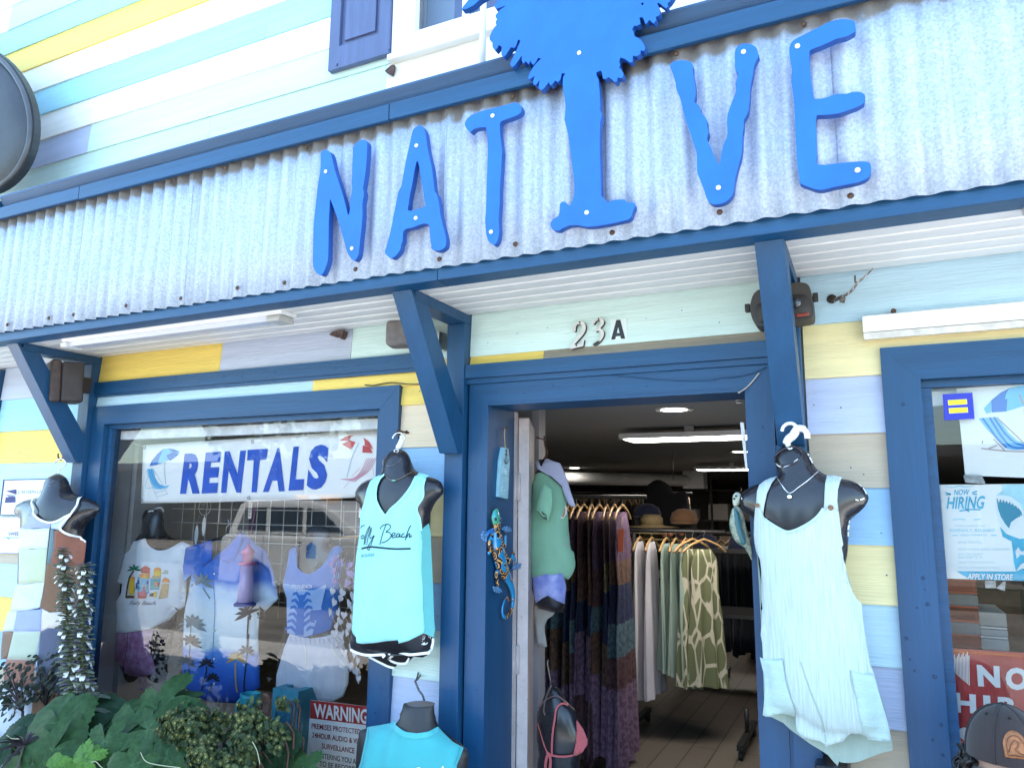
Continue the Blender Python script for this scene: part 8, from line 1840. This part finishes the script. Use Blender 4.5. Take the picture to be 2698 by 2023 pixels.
slab('door_emblem', [(car_pt(1.95), .70), (car_pt(2.15), .70), (car_pt(2.15), .9), (car_pt(2.05), .96), (car_pt(1.95), .9)], yc1 - .001, yc1 + .004, MATS['umbrella_blue'], car)
for x in (1.0, 1.8): slab('door_gap', [(car_pt(x), .35), (car_pt(x) + .012, .35), (car_pt(x) + .012, 1.04), (car_pt(x), 1.04)], yc1 - .001, yc1 + .003, TYR, car)
fb = thing('far_shop', 'dark timber shop across the street, seen only as a reflection', 'building', (-12, -22, 0))
box('wall', -34, 6, -28, -22, -0.01, 3.0, gtone('dark_timber', (0.05, 0.055, 0.05)), fb); box('roof', -34.5, 6.5, -28.5, -20.5, 3.002, 3.3, gtone('dark_roof', (0.07, 0.07, 0.075)), fb)
for i in range(8):
    x = -32 + i * 4.8; f_ = box('window', x, x + 2.2, -22.0, -21.96, 0.7, 2.3, CARG, fb); box('pane_bar', x + 1.05, x + 1.15, -21.9595, -21.93, 0.7, 2.3, WHITEP, f_)
LEAF_F = gtone('far_foliage', (0.045, 0.075, 0.03)); BARK = gtone('bark', (0.10, 0.075, 0.055))
rnd = random.Random(4)
for i, (x, y, h_) in enumerate(((-19, -17.5, 6.5), (-13.6, -18, 5.4), (-6.5, -17.5, 6.0), (-1.0, -18, 5.2), (5.5, -17, 6.2), (10.5, -18, 5.6))):
    tr = thing('street_tree', ['tallest street tree at the left across the road', 'second street tree from the left across the road', 'third street tree from the left across the road', 'street tree straight across the road', 'street tree right of the one straight across', 'last street tree at the right across the road'][i], 'tree', (x, y, -0.01), 'street trees across the road')
    tube('trunk', [(x, y, -0.01), (x + .1, y, h_ * .3), (x - .05, y, h_ * .55)], [.2, .15, .08], BARK, tr, n=10)
    V, F = [], []
    for k in range(1500):
        d = Vector((rnd.gauss(0, 1), rnd.gauss(0, 1), rnd.gauss(0, 1))).normalized() * rnd.uniform(.45, 1) ** .6
        c = Vector((x + d.x * h_ * .36, y + d.y * h_ * .36, h_ * .66 + d.z * h_ * .34)) ; a = rnd.uniform(.12, .26); n_ = Vector((rnd.gauss(0, 1), rnd.gauss(0, 1), rnd.gauss(0, 1))).normalized(); u_ = n_.orthogonal().normalized(); w__ = n_.cross(u_); o_ = len(V)
        V += [c + u_ * a, c + w__ * a * .5, c - u_ * a, c - w__ * a * .5]; F.append((o_, o_ + 1, o_ + 2, o_ + 3))
    mesh('crown', V, F, LEAF_F, tr)
# ================================================================== planting under the left window
K0 = lambda x, y: (x / 4, 1608 + y / 4)
K2 = lambda x, y: (250 + x / 4, 1608 + y / 4)
tag(box('soil_bed', -4.9, -1.9, -1.05, -0.05, -0.1, 0.09, mat('garden_soil', (0.05, 0.038, 0.028), rough=0.95, var=0.4, vscale=12, bump=1.0, bscale=60)), kind='structure')
def leaf_mat(name, c, var=0.3, rough=0.6):
    mt_ = mat(name, c, spec=0.25, rough=rough, var=var, vscale=7, bump=0.35, bscale=40)
    b = mt_.node_tree.nodes['Principled BSDF']
    t = mt_.node_tree; tl_ = t.nodes.new('ShaderNodeBsdfTranslucent'); tl_.inputs[0].default_value = (c[0] * 1.1, c[1] * 1.6, c[2] * .6, 1)
    mx_ = t.nodes.new('ShaderNodeMixShader'); mx_.inputs[0].default_value = 0.15; o_ = t.nodes['Material Output']
    t.links.new(b.outputs[0], mx_.inputs[1]); t.links.new(tl_.outputs[0], mx_.inputs[2]); t.links.new(mx_.outputs[0], o_.inputs[0])
    return mt_
LG = leaf_mat('broad_leaf_green', (0.027, 0.070, 0.020)); LD = leaf_mat('broad_leaf_dark', (0.012, 0.038, 0.015)); LY = leaf_mat('fresh_leaf_green', (0.085, 0.19, 0.03)); LO = leaf_mat('yellowing_leaf', (0.13, 0.15, 0.035))
VEIN = leaf_mat('leaf_vein', (0.045, 0.105, 0.038)); STEM = leaf_mat('plant_stem', (0.12, 0.17, 0.05)); STD = leaf_mat('dark_stem', (0.05, 0.05, 0.035))
rl = random.Random(21)
def lobed(n_l, depth, teeth):
    """outline of a hand shaped leaf, tip at +x, stalk at the origin"""
    pts = []
    N_ = 96
    for i in range(N_):
        a = -math.pi + 2 * math.pi * (i + 0.5) / N_
        lobe = abs(math.cos(a * n_l / 2.0)) ** 1.25
        r = (1 - depth) + depth * lobe
        r *= 0.62 + 0.38 * math.cos(a / 2) ** 1.3
        r *= 1 + teeth * (0.5 - abs(((i * 3 / 8.0) % 1.0) - 0.5)) * 2
        if abs(a) > 2.75: r *= max(0.12, (math.pi - abs(a)) / 0.39)
        pts.append((r * math.cos(a), r * math.sin(a)))
    return pts
SHAPES = [lobed(5, 0.62, 0.16), lobed(5, 0.48, 0.13), lobed(3, 0.30, 0.09), lobed(5, 0.58, 0.22)]
LEAFM = {}
def leaf_mesh(shape, seed, mt_):
    key = (shape, seed, mt_.name)
    if key in LEAFM: return LEAFM[key]
    v2, f2 = tri2d(SHAPES[shape], (), 0.13); V = []
    nl = (5, 5, 3, 7)[shape]
    for x, y in v2:
        r = math.hypot(x, y); a = math.atan2(y, x)
        z = -0.30 * r * r + 0.10 * abs(math.sin(a * nl / 2.0)) * r * 1.3 + 0.09 * mnoise.noise(Vector((x * 2.2, y * 2.2, seed))) - 0.05 * max(0, x) ** 2
        V.append((x, y, z))
    me = bpy.data.meshes.new('leaf'); me.from_pydata(V, [], f2); me.materials.append(mt_); me.materials.append(VEIN)
    # raised veins along each lobe
    nv = []; nf = []
    for k in range(nl):
        a = 2 * math.pi * k / nl if nl % 2 else 0
        if abs(((a + math.pi) % (2 * math.pi)) - math.pi) > 2.6: continue
        L_ = 0.82 * (0.62 + 0.38 * max(0, math.cos(a / 2)) ** 1.3)
        for j in range(7):
            r = L_ * j / 6; w_ = 0.017 * (1 - j / 7.5)
            for s in (-1, 1):
                x, y = r * math.cos(a) - s * w_ * math.sin(a), r * math.sin(a) + s * w_ * math.cos(a)
                z = -0.30 * r * r + 0.09 * mnoise.noise(Vector((x * 2.2, y * 2.2, seed))) - 0.05 * max(0, x) ** 2 + 0.012
                nv.append((x, y, z))
            if j: o_ = len(nv) - 4; nf.append((o_, o_ + 2, o_ + 3, o_ + 1))
    o_ = len(V); me.clear_geometry(); me.from_pydata(V + nv, [], list(f2) + [tuple(i + o_ for i in f) for f in nf])
    for i, p in enumerate(me.polygons): p.material_index = 1 if i >= len(f2) else 0
    me.shade_smooth(); LEAFM[key] = me; return me
def put_leaf(par, u, v, y, size_px, ang, tilt, shape, mt_, roll=0.0, stalk=True):
    """leaf whose stalk joint is at the pixel, pointing along ang (0 right, 90 up) in the facade plane, leaning out by tilt"""
    p = on_y(u, v, y); k = (on_y(u + 10, v, y) - p).length / 10; s = size_px * k
    a = math.radians(ang); d = Vector((math.cos(a), 0, math.sin(a)))
    n_ = Vector((0.12, -math.cos(tilt), math.sin(tilt))).normalized(); d = (d - n_ * d.dot(n_)).normalized(); b_ = n_.cross(d)
    if roll: R_ = Matrix.Rotation(roll, 3, d); n_ = R_ @ n_; b_ = R_ @ b_
    o = bpy.data.objects.new('leaf', leaf_mesh(shape, rl.randrange(4), mt_)); COL.objects.link(o)
    mw = Matrix.Identity(4)
    for r in range(3): mw[r][0] = d[r] * s; mw[r][1] = b_[r] * s; mw[r][2] = n_[r] * s; mw[r][3] = p[r] - par.location[r]
    o.matrix_local = mw; o.parent = par; o.matrix_local = mw
    if stalk:
        q = Vector((par.location.x + rl.uniform(-.06, .06), min(-0.12, y + 0.12), 0.09))
        tube('stalk', smooth_path([p, p + (q - p) * .35 + Vector((0, .03, .02)), q], 3), 0.0045, STEM, par, n=6)
    return o
pA = thing('broad_leaf_plant', 'broad leaved plant with large lobed leaves under the rentals window', 'plant', on_y(400, 2023, -0.45) * 1.0, 'leafy plants under the left window'); pA.location.z = 0.09
pB = thing('broad_leaf_plant', 'broad leaved plant with rounded drooping leaves at the left of the bed', 'plant', on_y(130, 2023, -0.5), 'leafy plants under the left window'); pB.location.z = 0.09
pC = thing('broad_leaf_plant', 'low broad leaved plant with dark round leaves beside the lantern box', 'plant', on_y(720, 2023, -0.3), 'leafy plants under the left window'); pC.location.z = 0.09
for (x, y, yy_, sz, an, ti, sh_p, mt_) in [
    (1640, 900, -.33, 120, 20, .8, 0, LG), (1600, 930, -.35, 105, 150, .8, 0, LG), (1700, 900, -.31, 95, 75, 1.0, 0, LG), (1480, 1130, -.42, 125, -40, .55, 0, LG), (1420, 1120, -.44, 110, -130, .5, 0, LG), (1560, 1120, -.41, 115, 5, .7, 0, LG),
    (1290, 1180, -.46, 105, -100, .5, 0, LG), (1240, 1140, -.40, 95, 170, .8, 1, LG), (1180, 1100, -.36, 85, 110, .9, 1, LD), (1240, 1400, -.50, 70, -60, .5, 2, LO), (1180, 1450, -.48, 60, -130, .5, 2, LO), (1500, 1400, -.50, 95, -75, .5, 2, LG), (1760, 1420, -.46, 90, -30, .6, 1, LG),
    (1100, 1250, -.52, 90, -70, .5, 1, LG), (1400, 1500, -.55, 85, -110, .5, 1, LG), (1000, 960, -.30, 85, 20, .9, 2, LD), (880, 1380, -.55, 55, -110, .5, 3, LY), (900, 1440, -.56, 50, -40, .5, 3, LY), (850, 1470, -.56, 48, -160, .5, 3, LY),
    (1900, 1260, -.36, 90, 10, .7, 1, LD), (1880, 900, -.28, 70, 0, .9, 0, LG), (1650, 1560, -.5, 90, -80, .5, 2, LG), (2000, 1520, -.45, 80, -60, .5, 2, LD), (1250, 1600, -.5, 70, -90, .5, 1, LG)]:
    u, v = K0(x, y + 130); put_leaf(pA, u, v, yy_ + rl.uniform(-.05, .05), sz * .72, an, ti, sh_p, mt_, rl.uniform(-.25, .25))
for (x, y, yy_, sz, an, ti, sh_p, mt_) in [
    (560, 1130, -.50, 105, -120, .55, 2, LG), (620, 1120, -.50, 100, -55, .55, 2, LG), (520, 1100, -.46, 80, 150, .8, 2, LD), (700, 960, -.34, 70, 70, .9, 2, LD), (560, 1400, -.56, 95, -120, .5, 1, LG), (480, 1560, -.58, 80, -140, .5, 1, LG), (620, 1480, -.54, 70, -60, .5, 1, LD),
    (300, 1580, -.6, 85, -100, .5, 1, LG), (560, 1590, -.62, 42, 20, .6, 2, LY), (100, 1330, -.5, 60, 160, .7, 2, LD), (760, 1300, -.46, 85, -80, .5, 2, LD), (900, 1250, -.42, 90, 150, .7, 1, LD), (760, 1560, -.5, 80, -70, .5, 2, LD), (200, 1250, -.45, 60, -150, .6, 2, LD), (1000, 1560, -.5, 70, -90, .5, 2, LD)]:
    u, v = K0(x, y + 70); put_leaf(pB, u, v, yy_, sz * .76, an, ti, sh_p, mt_, rl.uniform(-.25, .25))
for (x, y, yy_, sz, an, ti, sh_p, mt_) in [(1940, 1440, -.3, 60, -80, .4, 2, LD), (1900, 1400, -.3, 52, 170, .7, 2, LD), (1960, 1560, -.3, 50, -30, .5, 2, LD), (1760, 1400, -.28, 55, 150, .7, 2, LD), (1700, 1580, -.35, 60, -100, .5, 1, LD), (1400, 1620, -.4, 70, -90, .5, 1, LD), (2080, 1640, -.3, 50, -60, .5, 1, LG), (2200, 1650, -.3, 45, -20, .5, 1, LG)]:
    u, v = K2(x, y); put_leaf(pC, u, v, yy_, sz, an, ti, sh_p, mt_, rl.uniform(-.25, .25))

# ---- two tall flower spikes
PET = mat('white_petal', (0.72, 0.72, 0.74), rough=0.5, sheen=0.2); HOODM = leaf_mat('mauve_hood', (0.19, 0.16, 0.19)); BRC = leaf_mat('spiny_bract', (0.15, 0.16, 0.10)); SPK_ST = leaf_mat('spike_stem', (0.13, 0.15, 0.035))
def fan_mesh(name, mt_, lobes, w_, droop):
    V, F = [], []
    for i in range(7):
        f = i / 6
        ww = w_ * math.sin(math.pi * min(1, f * .85 + .08)) ** .7
        for j in (-2, -1, 0, 1, 2):
            V.append((f, ww * j / 2 * (1 + (.25 if abs(j) == 2 and i > 4 and lobes else 0)), -droop * f * f + 0.1 * (1 - abs(j) / 2) + (0.10 if lobes and abs(j) == 1 and i > 4 else 0)))
    F = [(i * 5 + j, i * 5 + j + 1, (i + 1) * 5 + j + 1, (i + 1) * 5 + j) for i in range(6) for j in range(4)]
    me = bpy.data.meshes.new(name); me.from_pydata(V, [], F); me.materials.append(mt_); me.shade_smooth(); return me
M_PET, M_HOOD, M_BR, M_LF = fan_mesh('petal', PET, True, .48, .75), fan_mesh('hood', HOODM, False, .30, .35), fan_mesh('bract', BRC, False, .26, .25), fan_mesh('spike_leaf', leaf_mat('grey_spike_leaf', (0.075, 0.095, 0.07)), False, .22, .4)
def inst(me, par, p, d, s, up=Vector((0, 0, 1))):
    o = bpy.data.objects.new(me.name.split('.')[0], me); COL.objects.link(o); d = d.normalized(); b_ = up.cross(d).normalized(); n_ = d.cross(b_)
    mw = Matrix.Identity(4)
    for r in range(3): mw[r][0] = d[r] * s; mw[r][1] = b_[r] * s; mw[r][2] = n_[r] * s; mw[r][3] = p[r] - par.location[r]
    o.parent = par; o.matrix_local = mw; return o
def spike(lab, pts, y, seed, n_nodes):
    P = smooth_path([on_y(u, v, y) for u, v in pts], 8); P = [Vector((P[0].x + .1, -.3, .09))] + P
    t_ = thing('flower_spike', lab, 'flower', P[0], 'white flower spikes in front of the left torso')
    tube('stem', P, [.009 - .0055 * i / (len(P) - 1) for i in range(len(P))], SPK_ST, t_, n=8)
    rr = random.Random(seed); cum = [0]
    for i in range(1, len(P)): cum.append(cum[-1] + (P[i] - P[i - 1]).length)
    z0 = on_y(*K0(0, 760), y).z
    zs = [z0 + (P[-1].z - z0) * (k / (n_nodes - 1)) ** .95 for k in range(n_nodes)]
    for k, z in enumerate(zs):
        for i in range(1, len(P)):
            if P[i].z >= z or i == len(P) - 1: break
        f = (z - P[i - 1].z) / max(1e-6, P[i].z - P[i - 1].z); c = P[i - 1].lerp(P[i], min(1, f)); top = k / n_nodes
        for j in range(5):
            a = k * 0.8 + j * math.pi / 2.5 + rr.uniform(-.2, .2); d = Vector((math.cos(a), math.sin(a), rr.uniform(.0, .5)))
            inst(M_BR, t_, c, d, rr.uniform(.048, .064) * (1 - .3 * top))
            if j % 2 == k % 2 or rr.random() < .2:
                h = inst(M_HOOD, t_, c + Vector((0, 0, .008)), d + Vector((0, 0, .25)), rr.uniform(.042, .052) * (1 - .3 * top))
                if top < .97 and rr.random() < .72: inst(M_PET, t_, c + d.normalized() * .024 + Vector((0, 0, -.002)), Vector((d.x, d.y, -.25 + rr.uniform(-.2, .2))), rr.uniform(.020, .027) * (1 - .2 * top))
    for k in range(9):
        c = P[1 + k * 2] if 1 + k * 2 < len(P) else P[-1]
        if c.z > z0 + .02: continue
        a = k * 2.2 + seed; inst(M_LF, t_, c, Vector((math.cos(a), math.sin(a), .35)), rr.uniform(.07, .12))
    return t_
spike('taller white flower spike with purple hoods, left of the pair', [K0(1000, 1390), K0(900, 1200), K0(820, 1000), K0(780, 850), K0(745, 650), K0(725, 400), K0(710, 150), (176, 1560), (170, 1500), (165, 1452)], -0.36, 1, 34)
spike('shorter white flower spike with purple hoods, right of the pair', [K0(1010, 1140), K0(950, 950), K0(900, 800), K0(872, 600), K0(865, 350), K0(868, 100), (221, 1560), (224, 1492)], -0.33, 2, 28)

# ---- spurge clumps with small yellow green cups
CUPL = leaf_mat('spurge_cup', (0.085, 0.10, 0.035)); CUPG = leaf_mat('spurge_green', (0.030, 0.048, 0.020)); CUPY = leaf_mat('spurge_yellow_eye', (0.30, 0.25, 0.07)); SPB = leaf_mat('spurge_stem', (0.12, 0.06, 0.05))
def spurge(lab, clusters, seed):
    rr = random.Random(seed); u0, v0, y0, _, _ = clusters[0]
    p0 = on_y(u0, v0, y0); t_ = thing('spurge_plant', lab, 'plant', (p0.x, y0 + .1, .09), 'yellow green spurge clumps under the window')
    Vc, Fc, Vg, Fg, Vy, Fy = [], [], [], [], [], []
    for (u, v, y, w_, h_) in clusters:
        c = on_y(u, v, y); k = (on_y(u + 10, v, y) - c).length / 10
        tube('stem', smooth_path([c + Vector((0, .05, 0)), c + Vector((rr.uniform(-.03, .03), .08, -.12)), Vector((t_.location.x + rr.uniform(-.1, .1), y0 + .1, .09))], 3), .004, SPB, t_, n=5)
        for i in range(int(w_ * h_ / 30)):
            a, r = rr.uniform(0, 2 * math.pi), rr.random() ** .5
            dx, dz = r * math.cos(a), r * math.sin(a); dep = math.sqrt(max(0, 1 - r * r))
            q = c + Vector((dx * w_ * k / 2, -dep * min(w_, h_) * k * .45, dz * h_ * k / 2)) + Vector((rr.gauss(0, .006), rr.gauss(0, .01), rr.gauss(0, .006)))
            n_ = Vector((dx * .9 + rr.gauss(0, .35), -dep - .3 + rr.gauss(0, .3), dz + .45 + rr.gauss(0, .3))).normalized(); u_ = n_.orthogonal().normalized(); w__ = n_.cross(u_); s = rr.uniform(.0075, .0125)
            up_ = rr.random() < (.50 + .35 * dz)
            VV, FF = (Vc, Fc) if up_ else (Vg, Fg); o_ = len(VV); VV.append(q)
            for m in range(6): t2 = 2 * math.pi * m / 6; VV.append(q + (u_ * math.cos(t2) + w__ * math.sin(t2)) * s * (1.15 if m % 3 else .8) + n_ * s * .45)
            for m in range(6): FF.append((o_, o_ + 1 + m, o_ + 1 + (m + 1) % 6))
            if up_ and rr.random() < .7:
                o_ = len(Vy)
                for m in range(5): t2 = 2 * math.pi * m / 5; Vy.append(q + n_ * s * .42 + (u_ * math.cos(t2) + w__ * math.sin(t2)) * s * .38)
                Fy.append(tuple(range(o_, o_ + 5)))
    for nm, V_, F_, m_ in (('cups', Vc, Fc, CUPL), ('leaflets', Vg, Fg, CUPG), ('flower_eyes', Vy, Fy, CUPY)):
        o = mesh(nm, V_, F_, m_, t_); o['kind'] = 'stuff'
    return t_
def cl(L_):
    r2_ = random.Random(len(L_)); out = []
    for x, y, yy_, w_, h_ in L_:
        for k in range(3): out.append((*K2(x + r2_.uniform(-.42, .42) * w_, y + r2_.uniform(-.34, .40) * h_ + 25), yy_ + r2_.uniform(-.06, .06), w_ / 4 * .52, h_ / 4 * .48))
    return out
spurge('broad yellow green spurge clump in front of the navy bag', cl([(1000,1130,-.38,420,230),(900,1230,-.40,380,200),(1150,1250,-.42,420,260),(1230,1120,-.36,330,190),(1060,1060,-.34,220,120),(1330,1240,-.40,300,260),(800,1260,-.40,200,130)]), 4)
spurge('low spurge clump at the bottom between the leaves and the lantern box', cl([(1250,1480,-.46,500,300),(1500,1400,-.44,420,260),(1400,1600,-.48,520,220),(1080,1560,-.46,300,220),(1100,1420,-.46,260,180),(1650,1560,-.42,300,240)]), 5)
spurge('loose spurge sprays in front of the turquoise cup and lantern box', cl([(1560,1120,-.34,330,190),(1700,1180,-.33,330,200),(1620,980,-.30,200,90),(1690,890,-.30,70,50),(1950,1000,-.28,190,160),(1900,1240,-.32,300,170),(1990,1270,-.30,120,90),(1780,1330,-.34,300,160),(1540,1290,-.38,260,180)]), 6)
# ---- dark umbel plant on the left
DL = leaf_mat('dark_round_leaflet', (0.022, 0.030, 0.020)); DST = leaf_mat('dark_umbel_stem', (0.06, 0.045, 0.05))
def umbel(lab, root, heads, y, seed):
    rr = random.Random(seed); r0 = on_y(*K0(*root), y); t_ = thing('umbel_plant', lab, 'plant', (r0.x, y + .03, .09), 'dark umbel plants in front of the patchwork skirt')
    V, F = [], []
    tube('main_stem', [(r0.x, y + .03, .09), r0], .006, DST, t_, n=6)
    for hx, hy in heads:
        h = on_y(*K0(hx, hy), y + rr.uniform(-.05, .05)); mid = r0.lerp(h, .55) + Vector((0, -.01, .02))
        tube('branch', smooth_path([r0, mid, h], 4), .003, DST, t_, n=5)
        for k in range(11):
            a = rr.uniform(0, 6.28); e = h + Vector((math.cos(a) * rr.uniform(.015, .05), rr.uniform(-.03, .02), math.sin(a) * .022 + rr.uniform(-.012, .02)))
            n_ = Vector((rr.gauss(0, .5), -.8, rr.uniform(.1, .9))).normalized(); u_ = n_.orthogonal().normalized(); w__ = n_.cross(u_); s = rr.uniform(.009, .015); o_ = len(V)
            for m in range(8): t2 = 2 * math.pi * m / 8; V.append(e + (u_ * math.cos(t2) + w__ * math.sin(t2) * .8) * s)
            F.append(tuple(range(o_, o_ + 8)))
    o = mesh('leaflets', V, F, DL, t_); o['kind'] = 'stuff'
umbel('dark umbel plant with round leaflets at the left frame edge', (240, 1060), [(60,610),(130,680),(20,740),(90,800),(180,760),(260,640),(300,780),(330,860),(60,900),(130,960),(20,1000),(90,1050),(200,840),(240,720),(10,860),(150,1080),(270,930)], -0.30, 8)
umbel('dark umbel plant behind the white flower spikes', (480, 1000), [(400,520),(470,560),(540,600),(600,500),(640,560),(420,640),(520,700),(600,680),(660,700),(460,780),(560,800),(640,820),(400,900),(350,880)], -0.22, 9)
# ---- grass tuft
V, F = [], []; rr = random.Random(12)
for k in range(620):
    u, v = K0(rr.uniform(-120, 620) if k < 520 else rr.uniform(1500, 2700), rr.uniform(1500, 1800)); y = rr.uniform(-.75, -.5); b_ = on_y(u, v, y); b_.z = .09
    hgt = on_y(u, 1608 + rr.uniform(1080, 1560) / 4, y).z - .09; hgt = max(.12, hgt); dx = rr.gauss(0, .10); dy = rr.gauss(-.03, .06); w_ = rr.uniform(.0012, .0026); o_ = len(V)
    for j in range(6):
        f = j / 5; c = b_ + Vector((dx * f * f * 1.4, dy * f * f, hgt * (f - .25 * f ** 3 * rr.uniform(.6, 1.1)))); ww = w_ * (1 - f * .85)
        V += [c + Vector((ww, 0, 0)), c - Vector((ww, 0, 0))]
    F += [(o_ + 2 * j, o_ + 2 * j + 1, o_ + 2 * j + 3, o_ + 2 * j + 2) for j in range(5)]
tag(mesh('grass', V, F, leaf_mat('grass_blade', (0.05, 0.085, 0.03))), 'thin green grass blades along the foot of the planting bed', 'grass', kind='stuff')
for i, pts in enumerate(([(70,1310),(120,1345),(200,1350)], [(960,1600),(1010,1590),(1060,1640),(1120,1690)], [(1480,1490),(1530,1580),(1640,1620),(1900,1655)], [(2660,1380),(2710,1480),(2740,1620)])):
    tag(tube('dry_blade', smooth_path([on_y(*K0(*q), -.62) for q in pts], 5), .0018, mat('straw_blade', (0.38, 0.38, 0.24), rough=0.8), n=4),
        ['pale dry grass blade over the dark leaves at the far left', 'pale dry grass blade at the bottom below the fresh leaf', 'long pale dry grass blade curling along the bottom edge', 'pale dry grass blade upright in the spurge'][i], 'grass blade', 'pale dry blades in the bed')
# dark strappy rosette
ro = thing('strap_leaf_plant', 'dark purple strap leaved plant low in the left corner', 'plant', (on_y(*K0(270, 1600), -.6).x, -.58, .09), 'leafy plants under the left window')
for k in range(26):
    c = on_y(*K0(260, 1420), -.58); a = rr.uniform(0, 6.28); e = c + Vector((math.cos(a) * .09, rr.uniform(-.08, .03), math.sin(a) * .09)); V = []
    for j in range(5):
        f = j / 4; q = c.lerp(e, f) + Vector((0, 0, -.04 * f * f)); w_ = .007 * math.sin(math.pi * (f * .85 + .1)); s = Vector((-math.sin(a), 0, math.cos(a))) * w_; V += [q + s, q - s]
    mesh('strap_leaf', V, [(2 * j, 2 * j + 1, 2 * j + 3, 2 * j + 2) for j in range(4)], leaf_mat('dark_strap_leaf', (0.022, 0.016, 0.024)), ro)
tube('stem', [(ro.location.x, -.58, .09), on_y(*K0(260, 1420), -.58)], .008, STD, ro, n=6)
# top of a dark letter box at the bottom edge
lb = thing('letter_box', 'rounded top of a black letter box under the romper at the bottom edge', 'letter box', on_y(2190, 2060, -0.05))
p_, q_ = on_y(2147, 2040, -.10), on_y(2240, 2040, -.10); zt_ = on_y(2190, 2012, -.10).z
rbox('box_body', ((p_.x + q_.x) / 2, -.066, zt_ - .15), q_.x - p_.x, .13, .30, (0, 0, 0), mat('black_box_enamel', (0.015, 0.015, 0.02), rough=0.3), lb, .014)
